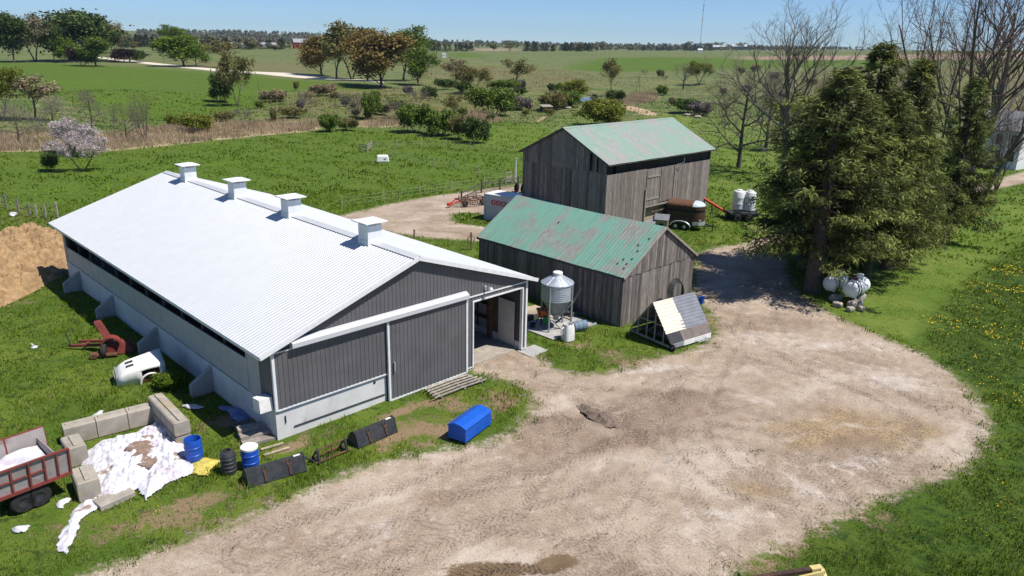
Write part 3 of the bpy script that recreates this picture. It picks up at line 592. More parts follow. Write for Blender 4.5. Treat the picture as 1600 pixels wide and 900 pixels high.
    for y in (2.6, 5.2, 7.8): b.box(W - .45, W - .2, y - .12, y + .12, 0, wt)
    b.build('inner_post', MT['rust'], R)
    for y0 in (2.9, 3.8, 5.5, 6.4):
        for z0 in (.5, 1.4, 2.3, 3.1): b = MB(); b.box(W - .36, W - .31, y0, y0 + .7, z0, z0 + .6); b.build('lining_panel', MT['galv_dark'], R)
    # extractor hood on the corner and gable lamp
    b = MB(); b.prism([(.75, 1.35), (.75, 2.0), (.15, 2.05), (.1, 1.45)], -.62, -.03); h = b.build('fan_hood', MT['white_plastic'], R)
    b = MB(); b.box(-.56, -.1, .9, .98, 1.42, 1.9); b.box(-.5, -.08, .75, .9, 1.5, 1.85); b.build('fan_body', MT['galv_dark'], h)
    b = MB(); b.box(12.0, 12.14, -.1, -.02, 4.28, 4.5); b.beam((12.07, -.1, 4.42), (12.07, -.42, 4.5), .06); b.lathe([(0, .07), (.09, .06), (.16, -.04), (.16, -.07), (0, -.07)], (12.07, -.46, 4.46), 12); b.build('gable_lamp', MT['galv'], R)
    return R
barn_white()
def old_roof_mat(name, sheet, base, worn, amount):
    m, nt, b = base_mat(name); tc = nd(nt, 'ShaderNodeTexCoord').outputs['Object']
    sp = nd(nt, 'ShaderNodeSeparateXYZ'); lnk(nt, tc, sp.inputs[0])
    cell = nd(nt, 'ShaderNodeCombineXYZ')
    lnk(nt, mth(nt, 'FLOOR', mth(nt, 'DIVIDE', sp.outputs[1], sheet[0])), cell.inputs[0]); lnk(nt, mth(nt, 'FLOOR', mth(nt, 'DIVIDE', sp.outputs[0], sheet[1])), cell.inputs[1])
    wn = nd(nt, 'ShaderNodeTexWhiteNoise'); lnk(nt, cell.outputs[0], wn.inputs['Vector'])
    soft_ = noise(nt, stretch(nt, tc, (.55, .35, 1)), 1, 2)
    streak = noise(nt, stretch(nt, tc, (.7, 9, 1)), 1, 4, .6)
    fine = noise(nt, stretch(nt, tc, (1.2, 16, 1)), 1.6, 3, .7)
    c = mixc(nt, mth_map(nt, streak, .3, .7), base[0], base[1])
    c = mixc(nt, mth(nt, 'MULTIPLY', mth_map(nt, wn.outputs['Value'], .5, 1), .35), c, base[2])
    wear = mth(nt, 'ADD', mth(nt, 'MULTIPLY', wn.outputs['Value'], .30), mth(nt, 'ADD', mth(nt, 'MULTIPLY', soft_, .75), mth(nt, 'MULTIPLY', streak, .55)))
    wm = mth_map(nt, wear, amount, amount + .16)
    c = mixc(nt, mth(nt, 'MULTIPLY', wm, mth_map(nt, fine, .2, .52)), c, mixc(nt, mth_map(nt, fine, .42, .62), worn[0], worn[1]))
    r_ = mth_map(nt, mth(nt, 'ADD', mth(nt, 'MULTIPLY', wear, .7), mth(nt, 'MULTIPLY', fine, .5)), amount * .7 + .44, amount * .7 + .56)
    c = mixc(nt, r_, c, worn[2])
    lnk(nt, c, b.inputs['Base Color']); b.inputs['Roughness'].default_value = .55; b.inputs['Specular IOR Level'].default_value = .35
    return m
ROOF_NEAR = old_roof_mat('green_roof_near', (.82, 2.4), ((.14, .30, .228), (.19, .355, .28), (.26, .38, .32)), ((.30, .31, .28), (.20, .18, .15), (.19, .135, .09)), .73)
ROOF_FAR = old_roof_mat('green_roof_far', (.82, 2.0), ((.20, .29, .235), (.25, .345, .285), (.32, .39, .35)), ((.33, .345, .33), (.24, .22, .205), (.31, .27, .22)), .75)
def gable_roof(R, W, L, He, Hr, ov, og, material, pitch, rakem, sag=0):
    b = MB(); n = int((L + 2 * og) / pitch); k = (Hr - He) / (W / 2 + ov)
    for sgn in (0, 1):
        ys, hs = [], []; p = (L + 2 * og) / n
        for i in range(n):
            for q, h in ((0, 0), (.2, .018), (.5, .0), (.7, .0)): ys.append(-og + (i + q) * p); hs.append(h)
        ys.append(L + og); hs.append(0); ys = np.array(ys); hs = np.array(hs); m = len(ys)
        sg = -sag * np.sin((ys + og) / (L + 2 * og) * math.pi)
        cols = []
        for u in (0, .25, .5, .75, 1):
            x = (-ov + u * (W / 2 + ov)) if sgn == 0 else (W + ov - u * (W / 2 + ov))
            jag = np.repeat(np.random.default_rng(int(W * 10) + sgn).uniform(-.03, .03, n + 1), 4)[:m] if u == 0 else 0
            cols.append(np.stack([x + jag + 0 * ys, ys, He + u * (Hr - He) + hs + sg * u + .012 * np.sin(ys * 1.3 + u * 4)], 1))
        for q in range(4):
            i = np.arange(m - 1); f = np.stack([i, m + i, m + i + 1, i + 1], -1)
            b.add(np.concatenate([cols[q], cols[q + 1]]), f[:, ::-1] if sgn == 0 else f)
    r = b.build('roof', material, R)
    b = MB()
    for s0, s1, z0, z1 in ((-ov + .03, W / 2, He, Hr), (W / 2, W + ov - .03, Hr, He)):
        b.hexa([(s0, -og + .03, z0 - .12 - sag), (s1, -og + .03, z1 - .12 - sag), (s1, L + og - .03, z1 - .12 - sag), (s0, L + og - .03, z0 - .12 - sag), (s0, -og + .03, z0 - .04 - sag * (z0 == Hr)), (s1, -og + .03, z1 - .04 - sag * (z1 == Hr)), (s1, L + og - .03, z1 - .04 - sag * (z1 == Hr)), (s0, L + og - .03, z0 - .04 - sag * (z0 == Hr))])
    b.build('roof_deck', MT['dark_wood'], r)
    for y in (-og, L + og):
        b = MB()
        for x0 in (-ov, W + ov): b.beam((x0, y, He - .07), (W / 2, y, Hr - .07), .05, .14)
        b.build('rake_board', rakem, r)
    b = MB()
    for s in (-1, 1): b.hexa([(W / 2, -og, Hr + .0), (W / 2 + s * .2, -og, Hr - .2 * k), (W / 2 + s * .2, L + og, Hr - .2 * k), (W / 2, L + og, Hr), (W / 2, -og, Hr + .05), (W / 2 + s * .2, -og, Hr + .035 - .2 * k), (W / 2 + s * .2, L + og, Hr + .035 - .2 * k), (W / 2, L + og, Hr + .05)])
    if not sag: b.build('ridge_cap', material, r)
    return r
def shed_near():
    W, L, He, Hr, ov, og = 8.0, 12.88, 3.25, 5.81, .12, .22
    k = (Hr - He) / (W / 2 + ov); wt = He + ov * k - .13
    R = thing('green_roofed_shed', 'low weathered board shed with a rust-streaked green metal roof, nearer of the two wooden buildings', 'shed', (6.718, 43.003, 0), .79)
    top = lambda x: wt + k * min(x, W - x)
    b = MB(); b.boards(0, W, -.05, 3.22, 0, seed=2); b.build('front_boards', MT['old_wood'], R)
    b = MB(); b.boards(0, W, lambda x: 3.16, lambda x: max(3.2, top(x)), -.035, seed=3, w=(.14, .24)); b.build('gable_boards', MT['old_wood'], R)
    b = MB(); b.M = Matrix.Rotation(-math.pi / 2, 4, 'Z'); b.boards(-L, 0, -.05, wt, 0, seed=4, tone=(.1, .7)); b.build('side_boards', MT['old_wood'], R)
    b = MB(); b.M = Matrix.Translation((W, 0, 0)) @ RZ90; b.boards(0, L, -.05, wt, 0, seed=5); b.M = Matrix.Translation((0, L, 0)); b.boards(0, W, -.05, top, .0, seed=6, face=1); b.build('rear_boards', MT['old_wood'], R)
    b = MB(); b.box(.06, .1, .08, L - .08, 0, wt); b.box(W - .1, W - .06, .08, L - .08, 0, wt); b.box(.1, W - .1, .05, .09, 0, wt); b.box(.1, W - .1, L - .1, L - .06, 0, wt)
    b.add([(.1, .07, wt), (W - .1, .07, wt), (W / 2, .07, Hr - .2), (.1, L - .08, wt), (W - .1, L - .08, wt), (W / 2, L - .08, Hr - .2)], [[0, 1, 2], [5, 4, 3]]); b.build('frame', MT['dark'], R)  # near-black sheets behind the boards, the unlit inside painted as colour
    r = gable_roof(R, W, L, He, Hr, ov, og, ROOF_NEAR, .27, MT['grey_wood'], .06)
    for u, y in ((.12, .25), (.2, .3), (.3, .22), (.55, .55), (.7, .2), (.26, .75), (.17, .9), (.45, .28), (.62, 7.5)):
        b = MB(); x = -ov + u * (W / 2 + ov); z = He + u * (Hr - He) + .024; b.hexa([(x, y, z), (x + .16, y + .02, z + .1), (x + .16, y + .12, z + .1), (x, y + .1, z), (x, y, z + .01), (x + .16, y + .02, z + .11), (x + .16, y + .12, z + .11), (x, y + .1, z + .01)]); b.build('roof_hole', MT['dark'], r)
    return R
shed_near()
def barn_old():
    W, L, He, Hr, ov, og = 10.11, 16.95, 6.9, 9.59, .42, .3
    k = (Hr - He) / (W / 2 + ov); wt = He + ov * k - .14
    R = thing('timber_barn', 'tall old grey board barn with a faded green metal roof, behind the shipping container', 'barn', (.819, 71.10, 0), -.781)
    top = lambda x: wt + k * min(x, W - x)
    b = MB(); b.boards(0, W, -.05, 6.1, 0, seed=12, w=(.2, .36), tone=(.1, .75)); b.build('gable_boards', MT['old_wood'], R)
    b = MB(); b.boards(0, W, lambda x: 6.02, lambda x: max(6.05, top(x)), -.04, seed=13, w=(.2, .34), tone=(.1, .7), holes=((8.1, 8.45), (9.0, 9.12))); b.build('gable_boards', MT['old_wood'], R, label='upper gable boards with gaps of missing planks')
    b = MB(); b.M = Matrix.Translation((W, 0, 0)) @ RZ90
    b.boards(0, 5.85, -.05, 5.95, 0, seed=14, w=(.2, .34), tone=(.45, .95)); b.boards(10.55, L, -.05, 5.85, 0, seed=15, w=(.2, .34), tone=(.4, .95)); b.boards(5.85, 10.55, lambda x: 2.45 + .05 * (x - 6), lambda x: 5.9, -.02, seed=16, w=(.2, .34), tone=(.35, .85)); b.build('side_boards', MT['old_wood'], R)
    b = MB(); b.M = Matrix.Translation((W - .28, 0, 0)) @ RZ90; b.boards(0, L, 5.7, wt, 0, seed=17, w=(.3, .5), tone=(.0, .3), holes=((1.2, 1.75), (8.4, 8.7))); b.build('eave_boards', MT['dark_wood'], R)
    b = MB(); b.M = Matrix.Translation((W, 0, 0)) @ RZ90
    b.boards(5.9, 8.1, 2.5, 5.75, -.07, seed=18, w=(.22, .3), tone=(.5, .9)); d = b.build('barn_door', MT['old_wood'], R)
    b = MB(); b.M = Matrix.Translation((W, 0, 0)) @ RZ90; b.box(6.0, 8.0, -.16, -.11, 3.0, 3.15); b.build('door_batten', MT['grey_wood'], d); b = MB(); b.M = Matrix.Translation((W, 0, 0)) @ RZ90; b.box(6.0, 8.0, -.16, -.11, 5.1, 5.25); b.build('door_batten', MT['grey_wood'], d)
    b = MB(); b.M = Matrix.Translation((W, 0, 0)) @ RZ90; b.boards(8.2, 10.3, 2.6, 5.75, -.07, seed=19, w=(.22, .3), tone=(.4, .85)); b.build('barn_door', MT['old_wood'], R)
    b = MB(); b.M = Matrix.Translation((W, 0, 0)) @ RZ90; b.box(5.75, 5.9, -.2, -.09, .4, 4.1); b.box(10.35, 10.5, -.18, -.06, 2.3, 5.85); b.box(5.8, 10.6, -.16, -.06, 2.32, 2.46); b.build('door_frame', MT['grey_wood'], R)
    b = MB(); b.M = Matrix.Translation((W - .45, 0, 0)) @ RZ90
    for i in range(8): b.box(5.9, 10.5, -.04, .02, .05 + i * .3, .05 + i * .3 + .27, .3 + .08 * (i * 5 % 7))
    b.build('plank_wall', MT['pale_wood'], R)
    b = MB(); b.M = Matrix.Rotation(-math.pi / 2, 4, 'Z'); b.boards(-L, 0, -.05, wt, 0, seed=20, w=(.2, .34)); b.M = Matrix.Translation((0, L, 0)); b.boards(0, W, -.05, top, 0, seed=21, face=1, w=(.2, .34)); b.build('rear_boards', MT['old_wood'], R)
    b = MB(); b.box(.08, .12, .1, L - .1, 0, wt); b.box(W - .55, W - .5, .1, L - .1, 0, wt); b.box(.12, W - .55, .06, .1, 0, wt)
    b.add([(.1, .2, wt - .4), (W - .1, .2, wt - .4), (W / 2, .2, Hr - .2)], [[0, 1, 2]]); b.build('frame', MT['dark'], R)  # dark backing sheets, not timbers: shade behind the gaps given as colour
    r = gable_roof(R, W, L, He, Hr, ov, og, ROOF_FAR, .3, MT['dark_wood'])
    b = MB(); b.M = Matrix.Translation((W, 0, 0)) @ RZ90; b.beam((10.6, -.1, 5.9), (11.3, -.5, 6.1), .04); b.beam((11.3, -.5, 6.1), (11.35, -.5, 6.55), .04); b.build('hay_hook', MT['galv'], R)
    b = MB(); b.box(W / 2 - .35, W / 2 + .25, -.34, -.3, Hr - .62, Hr - .52); b.build('gable_board', MT['grey_wood'], R)
    return R
barn_old()
# ------------------------------------------------------------------ shipping container
def container():
    A = at(756, 302.5, 2.59); B = at(926.5, 327, 2.59); yaw = yaw_of(A, B); L, W, H = 12.19, 2.44, 2.59
    R = thing('shipping_container', 'white shipping container with faded red lettering behind the near green-roofed shed', 'container', (A.x, A.y, 0), yaw)
    b = MB(); b.corr(.1, L - .1, .16, H - .1, .06, .28, .035, face=-1, fr=(0, .3, .5, .8)); b.corr(.1, L - .1, .16, H - .1, W - .06, .28, .035, face=1, fr=(0, .3, .5, .8)); b.box(.08, L - .08, .09, W - .09, .12, H - .05); b.build('body', MT['blue_grey_white'], R)
    b = MB()
    for x in (0, L - .14):
        for y in (0, W - .14): b.box(x, x + .14, y, y + .14, 0.02, H - .01)
    for y in (0, W - .08): b.box(.14, L - .14, y, y + .08, .02, .16); b.box(.14, L - .14, y, y + .08, H - .1, H - .012)
    b.box(0.0, .08, .14, W - .14, .02, .16); b.box(0, .08, .14, W - .14, H - .1, H - .012); b.build('frame', MT['blue_grey_white'], R)
    b = MB(); b.box(.05, L - .05, .05, W - .05, H - .008, H + .015); b.build('roof', MT['white_plastic'], R)
    for y0 in (.16, W / 2 + .01):
        b = MB(); b.box(-.03, .02, y0, y0 + W / 2 - .17, .18, H - .12)
        d = b.build('container_door', MT['dark_rust'], R)
        b = MB()
        for q in (.3, .8): b.tube([(-.06, y0 + q, .1), (-.06, y0 + q, H - .08)], .022, 6)
        b.build('lock_rod', MT['galv_dark'], d)
    cu = bpy.data.curves.new('lettering', 'FONT'); cu.body = 'OOCL'; cu.size = .66; cu.extrude = .006; cu.offset = .02; cu.space_character = 1.05
    t = bpy.data.objects.new('tmp', cu); COL.objects.link(t); dg = bpy.context.evaluated_depsgraph_get()
    me = bpy.data.meshes.new_from_object(t.evaluated_get(dg)); bpy.data.objects.remove(t)
    o = bpy.data.objects.new('lettering', me); COL.objects.link(o); o.parent = R; me.materials.clear(); me.materials.append(MT['bright_red'])
    o.location = (.85, -.0, 1.62); o.rotation_euler = (math.pi / 2, 0, 0); o.scale = (1.0, 1, 1)
    me.attributes.new('tone', 'FLOAT', 'FACE')
    return R
MT['blue_grey_white'] = M('container_paint', (.46, .49, .52), (.40, .43, .46), 2, .55, spots=[((.25, .16, .10), 3, .68, .78, (1, 1, .5))])
MT['dark_rust'] = M('dark_rust', (.10, .055, .04), (.06, .04, .03), 4, .7)
container()
# ------------------------------------------------------------------ feed silo and what stands round it
def silo():
    p = at(868, 513); R = thing('feed_silo', 'small galvanised feed hopper silo on four legs beside the barn door', 'silo', (p.x, p.y, 0), .3)
    b = MB(); prof = []
    for i in range(9): prof += [(.95, 1.95 + i * .115), (.965, 1.98 + i * .115), (.965, 2.02 + i * .115), (.95, 2.05 + i * .115)]
    b.lathe(prof, n=36); b.build('cylinder', MT['galv'], R, smooth=True)
    b = MB(); b.lathe([(.95, 1.96), (.16, .72), (.16, .6), (0, .6)], n=36); b.build('hopper', MT['galv_dark'], R, smooth=True)
    b = MB(); b.lathe([(1.01, 2.96), (1.0, 3.0), (.28, 3.42), (.27, 3.5)], n=36)
    for i in range(12):
        a = i * math.pi / 6; b.beam((1.0 * math.cos(a), 1.0 * math.sin(a), 3.01), (.29 * math.cos(a), .29 * math.sin(a), 3.43), .03, .03)
    r = b.build('roof_cone', MT['galv'], R)
    b = MB(); b.lathe([(.29, 3.42), (.3, 3.6), (.27, 3.64), (0, 3.66)], n=20); b.build('lid', MT['white_plastic'], r, smooth=True)
    for i in range(4):
        a = math.pi / 4 + i * math.pi / 2; c, s_ = math.cos(a), math.sin(a)
        b = MB(); b.beam((1.0 * c, 1.0 * s_, 0), (1.0 * c, 1.0 * s_, 2.9), .11, .08); b.box(1.0 * c - .12, 1.0 * c + .12, 1.0 * s_ - .12, 1.0 * s_ + .12, 0.0, .03); b.build('leg', MT['galv_dark'], R)
    b = MB()
    for i in range(4):
        a, d = math.pi / 4 + i * math.pi / 2, math.pi / 4 + (i + 1) * math.pi / 2
        b.beam((math.cos(a), math.sin(a), 1.2), (math.cos(d), math.sin(d), 1.2), .04)
    b.tube([(.5, .5, .6), (1.6, 1.2, 1.2), (2.2, 1.5, 2.0)], .08, 8); b.build('auger_pipe', MT['black_metal'], R)
silo()
p = at(845, 506); q = at(905, 526)
b = MB(); b.M = Matrix.Translation((p.x + .9, p.y - .3, 0)) @ Matrix.Rotation(.79, 4, 'Z'); b.box(-1.9, 2.2, -1.5, 1.5, -.1, .07)
tag(b.build('concrete_pad', MT['concrete'], None), 'pale concrete pad under the galvanised feed silo', 'concrete pad')
b = MB(); b.M = Matrix.Translation((-10.006, 28.387, 0)) @ Matrix.Rotation(.7816, 4, 'Z'); b.box(14.7, 16.1, -1.0, .1, -.1, .03)
structure(b.build('pavement', MT['apron'] if 'apron' in MT else MT['concrete'], None))
def drum(name, label, px, py, body, lid=None, h=.95, r=.31, open_top=False, ribs=2, cat='drum'):
    p = at(px, py); R = thing(name, label, cat, (p.x, p.y, 0), random.uniform(0, 3))
    prof = [(0, .0), (r * .95, .0), (r, .03)]
    for i in range(ribs):
        z = h * (i + 1) / (ribs + 1); prof += [(r, z - .04), (r + .018, z - .02), (r + .018, z + .02), (r, z + .04)]
    prof += [(r, h - .03), (r * .96, h)] + ([(r * .9, h), (r * .88, h - .02), (r * .88, .06), (0, .06)] if open_top else [(r * .9, h), (0, h - .01)])
    b = MB(); b.lathe(prof, n=28); b.build('drum_body', body, R, smooth=True)
    if lid:
        b = MB(); b.lathe([(r + .012, h - .07), (r + .015, h + .01), (r * .92, h + .03), (r * .85, h + .012), (0, h + .014)], n=28); b.build('lid', lid, R, smooth=True)
    return R
drum('open_drum', 'open-topped blue plastic drum by the concrete blocks', 304.5, 719, MT['blue_plastic'], open_top=True, h=1.0, r=.34)
drum('lidded_drum', 'blue plastic drum with a white lid behind the black loader bucket', 392.5, 731, MT['blue_plastic'], MT['white_plastic'], h=.98, r=.33)
R = drum('compost_barrel', 'black ribbed barrel with an open neck between the two blue drums', 358.5, 738, MT['black_plastic'], h=.85, r=.29, ribs=4, cat='barrel')
b = MB(); b.lathe([(.29, .84), (.24, .95), (.16, .97), (.15, 1.02), (.13, 1.02), (.13, .9), (0, .9)], n=24); b.build('neck', MT['black_plastic'], R, smooth=True)
def jug():
    p = at(887, 531); R = thing('plastic_canister', 'big white plastic canister with a cut-off top and side handle before the silo', 'canister', (p.x, p.y, 0), .6)
    b = MB(); n = 24; rows = [(.0, .33, .30), (.03, .36, .33), (.75, .35, .32), (.95, .30, .28), (1.02, .29, .27), (1.02, .26, .24), (.2, .30, .27), (.1, 0.001, .001)]
    v = []
    for z, a, c in rows:
        for i in range(n):
            t = i * 2 * math.pi / n; e = .6; v.append((a * np.sign(math.cos(t)) * abs(math.cos(t)) ** e, c * np.sign(math.sin(t)) * abs(math.sin(t)) ** e, z))
    i = np.arange(len(rows) - 1)[:, None] * n + np.arange(n)[None]; j = np.arange(len(rows) - 1)[:, None] * n + (np.arange(n)[None] + 1) % n
    b.add(v, np.stack([i, j, j + n, i + n], -1).reshape(-1, 4)); b.build('canister_body', MT['white_plastic'], R, smooth=True)
    b = MB(); b.tube([(-.30, 0, .85), (-.48, 0, .8), (-.5, 0, .5), (-.36, 0, .35)], .045, 8); b.build('handle', MT['white_plastic'], R, smooth=True)
jug()
p = at(905, 516); R = thing('fallen_drum', 'blue-grey drum lying on its side beside the white canister', 'drum', (p.x, p.y, .3), .5)
b = MB(); b.lathe([(0, -.45), (.29, -.45), (.3, -.42), (.3, -.16), (.315, -.14), (.3, -.12), (.3, .12), (.315, .14), (.3, .16), (.3, .42), (.29, .45), (0, .45)], n=28, axis='x'); b.build('drum_body', MT['blue_grey'], R, smooth=True)
p = at(848, 507); R = thing('fertiliser_spreader', 'small orange hopper over a green disc, standing under the silo', 'spreader', (p.x, p.y, .07), .4)
b = MB(); b.add([(-.2, -.2, .45), (.2, -.2, .45), (.2, .2, .45), (-.2, .2, .45), (-.34, -.34, .95), (.34, -.34, .95), (.34, .34, .95), (-.34, .34, .95)], HEX); b.build('hopper', MT['orange'], R)
b = MB(); b.lathe([(0, -.05), (.27, -.04), (.28, .04), (0, .05)], (.1, -.3, .3), 20, 'y'); b.build('disc', MT['green_paint'], R, smooth=True)
b = MB()
for sx in (-1, 1):
    for sy in (-1, 1): b.beam((sx * .18, sy * .18, .46), (sx * .3, sy * .3, 0), .05)
b.build('stand', MT['black_metal'], R)
p = at(832, 513); b = MB(); b.M = Matrix.Translation((p.x, p.y, 0)); b.lathe([(0, .07), (.15, .07), (.19, .34), (.2, .34), (.17, .33), (.13, .1), (0, .1)], n=18)
tag(b.build('bucket', MT['black_plastic'], smooth=True), 'small dark bucket on the pad next to the barn corner', 'bucket')
for i, (px, py, ln, yw, z, lb) in enumerate(((836, 489, 3.4, 2.4, .10, 'pale plank lying nearest the barn corner behind the silo'), (850, 487, 3.0, 2.55, .2, 'grey plank stacked across the scrap pile behind the silo'), (868, 492, 2.8, 2.3, .15, 'plank leaning out of the scrap pile towards the shed wall'), (888, 500, 2.2, 2.75, .1, 'short plank by the foot of the dark shed wall'))):
    p = at(px, py); b = MB(); b.M = Matrix.Translation((p.x, p.y, z)) @ Matrix.Rotation(yw, 4, 'Z') @ Matrix.Rotation(.04, 4, 'Y'); b.box(-ln / 2, ln / 2, -.1, .1, -.1, -.05)
    tag(b.build('plank', MT['grey_wood'] if i % 2 else MT['pale_wood']), lb, 'plank', 'planks behind the silo')
for i, (px, py, sx, lb) in enumerate(((829, 493, 1.0, 'flat pale slab between the barn corner and the silo legs'), (893, 490, .7, 'dark crate against the shed wall behind the silo'))):
    p = at(px, py); R = thing('scrap_crate', lb, 'crate', (p.x, p.y, 0), .75)
    b = MB()
    for k in range(5): b.box(-sx, -sx + 2 * sx, -.6 + k * .25, -.6 + k * .25 + .21, .30, .34, .2 + .15 * k)
    b.build('slats', MT['pale_wood'] if i == 0 else MT['dark_wood'], R)
    b = MB(); b.box(-sx, sx, -.6, -.5, 0, .3); b.box(-sx, sx, .5, .6, 0, .3); b.box(-sx, sx, -.05, .05, 0, .3); b.build('runners', MT['dark_wood'], R)
# ------------------------------------------------------------------ blue lidded bin
def blue_bin():
    A, B = at(727.5, 696), at(767, 666); L = (B - A).length; yaw = yaw_of(A, B); D = .92
    R = thing('feed_bin', 'bright blue lidded metal feed bin on short legs at the edge of the gravel', 'feed bin', (A.x, A.y, 0), yaw)
    b = MB(); b.box(0, L, 0, D, .12, .74); b.build('bin_body', MT['blue_paint'], R)
    b = MB(); b.prism([(-.03, .72), (D + .03, .72), (D + .03, .76), (D * .62, .93), (D * .2, .86), (-.03, .76)], -.03, L + .03); b.build('lid', MT['blue_paint'], R)
    for x in (.02, L - .1):
        for y in (.02, D - .1): b = MB(); b.box(x, x + .08, y, y + .08, 0, .13); b.build('leg', MT['black_metal'], R)
blue_bin()
# ------------------------------------------------------------------ loader buckets and coupler frame
def bucket(pa, pb, label):
    A, B = at(*pa), at(*pb); L = (B - A).length; R = thing('loader_bucket', label, 'loader bucket', (A.x, A.y, 0), yaw_of(A, B))
    prof = [(0, .02), (.03, .10), (.22, .62), (.40, .66), (.55, .56), (.98, .05), (.98, .02)]
    b = MB(); b.prism(prof, .04, L - .04); b.build('shell', MT['black_metal'], R)
    for x0 in (0, L - .04): b = MB(); b.prism([(-.02, 0), (.2, .64), (.40, .69), (.57, .58), (1.02, .02)], x0, x0 + .04); b.build('side_plate', MT['black_plastic'], R)
    for u in (.3, .72):
        b = MB(); b.M = Matrix.Translation((L * u, 0, 0))
        b.prism([(-.03, .1), (.14, .52), (.19, .50), (.03, .08)], -.05, .05); b.prism([(.12, .45), (.2, .66), (.26, .64), (.2, .45)], -.09, -.05); b.prism([(.12, .45), (.2, .66), (.26, .64), (.2, .45)], .05, .09); b.build('mounting_bracket', MT['trailer_brown'], R)
    b = MB(); b.box(L - .42, L - .15, .26, .36, .655, .672); b.build('sticker', MT['white_plastic'], R)
bucket((388.6, 764), (480, 736), 'longer black loader bucket lying in front of the white-lidded drum')
bucket((560.6, 701.6), (621.6, 675), 'shorter black loader bucket lying between the concrete wall and the blue bin')
def coupler():
    A, B = at(497, 726), at(545, 706); L = (B - A).length; R = thing('coupler_frame', 'rusty black quick-coupler frame lying in the grass between the two buckets', 'loader frame', (A.x, A.y, 0), yaw_of(A, B))
    for x in (.08, L - .08): b = MB(); b.beam((x, 0, .06), (x, .15, .62), .09); b.beam((x, 0, .06), (x, .55, .08), .09); b.beam((x, .55, .08), (x, .15, .6), .06); b.build('side_frame', MT['black_metal'], R)
    b = MB(); b.tube([(-.05, .14, .58), (L + .05, .14, .58)], .035, 8); b.tube([(-.1, .02, .08), (L + .1, .02, .08)], .045, 8); b.tube([(-.1, .5, .1), (L + .1, .5, .1)], .035, 8); b.beam((L / 2, .02, .08), (L / 2, .14, .58), .05); b.build('cross_bar', MT['rust'], R)
    b = MB(); b.beam((.05, -.1, .05), (-.35, .45, .3), .05); b.build('lever', MT['black_metal'], R)
coupler()
def lying_gate():
    a, b_, c, d = at(679, 626), at(760, 596), at(665.6, 612.5), at(733, 589)
    R = thing('wooden_gate', 'weathered pale rail gate lying in the grass before the sliding door', 'gate', (a.x, a.y, 0), yaw_of(a, b_)); L = (b_ - a).length; Wd = 1.05
    for k in range(5):
        y = k * Wd / 4; b = MB(); b.tube([(0 + .05 * k, y, .14), (L * .5, y, .17), (L - .1 * k, y, .13)], .055, 7, .3 + .12 * k); b.build('rail', MT['grey_wood'], R)
    for x in (.35, L * .55, L - .4): b = MB(); b.box(x, x + .12, -.05, Wd + .05, .04, .1); b.build('brace', MT['grey_wood'], R)
lying_gate()
# ------------------------------------------------------------------ steps, tarp, planks by the barn corner
p = at(404, 684); R = thing('timber_steps', 'low stack of weathered timber steps at the barn corner', 'steps', (p.x, p.y, 0), .55)
for k in range(3): b = MB(); b.box(-.75, .75, -.55 + k * .42, -.12 + k * .42, 0, .12 + k * .14, .3 + .2 * k); b.build('tread', MT['grey_wood'], R)
p = at(388, 668); R = thing('pallet', 'brown wooden pallet lying between the blue tarp and the steps', 'pallet', (p.x, p.y, 0), .75)
b = MB()
for k in range(6): b.box(-.6 + k * .2, -.6 + k * .2 + .16, -.55, .55, .12, .15, .2 + .1 * k)
b.build('deck_boards', MT['brown_wood'], R)
b = MB()
for y in (-.5, 0, .45): b.box(-.6, .6, y, y + .08, .0, .12)
b.build('runners', MT['dark_wood'], R)
for (x0, y0, x1, y1, lb) in ((408, 704, 443, 694, 'pale plank lying in the grass, the one nearer the timber steps'), (412, 713, 452, 701, 'pale plank lying in the grass, the one nearer the loader bucket')):
    a, c = at(x0, y0), at(x1, y1); b = MB(); b.beam((a.x, a.y, .05), (c.x, c.y, .06), .12, .05); tag(b.build('plank', MT['pale_wood']), lb, 'plank', 'planks by the steps')
def crumple(name, px, material, label, cat, h=.18, n=46, seed=1, lift=.03, edge=.25, parent=None, sharp=0):
    Pn = poly(px); lo, hi = Pn.min(0), Pn.max(0); xs = np.linspace(lo[0], hi[0], n); ys = np.linspace(lo[1], hi[1], n); X, Y = np.meshgrid(xs, ys)
    s_ = sdist(Pn, X.ravel(), Y.ravel()).reshape(X.shape) + .09 * wob(X, Y, 5, seed) + .05 * wob(X, Y, 13, seed + 4)
    r1 = 1 - np.abs(wob(X, Y, 2.2, seed + 1)) / 1.2; r2 = 1 - np.abs(wob(X, Y, 5.5, seed + 2)) / 1.2; r3 = wob(X, Y, 14, seed + 3)
    z = lift + h * np.clip(s_ / edge, 0, 1) * (.45 + .35 * r1 + .3 * r2 * r1 + .07 * r3); z = np.maximum(z, .01)
    if sharp: z = z + np.clip(s_ / edge, 0, 1) * sharp * (np.abs(wob(X, Y, 6, seed + 7)) + .7 * np.abs(wob(X, Y, 11, seed + 8)) + .4 * np.abs(wob(X, Y, 19, seed + 9)) - .7)
    z = np.maximum(z, .01); k = (s_ > 0); vi = -np.ones(X.shape, int); v = []; f = []
    for i in range(n - 1):
        for j in range(n - 1):
            if k[i:i + 2, j:j + 2].sum() >= 3:
                q = []
                for (a, c) in ((i, j), (i, j + 1), (i + 1, j + 1), (i + 1, j)):
                    if vi[a, c] < 0: vi[a, c] = len(v); v.append((X[a, c], Y[a, c], z[a, c]))
                    q.append(vi[a, c])
                f.append(q)
    b = MB(); b.add(v, np.array(f))
    o = b.build(name, material, parent, smooth=False if sharp else 'all'); m = o.modifiers.new('thick', 'SOLIDIFY'); m.thickness = .015
    if label: tag(o, label, cat)
    return o
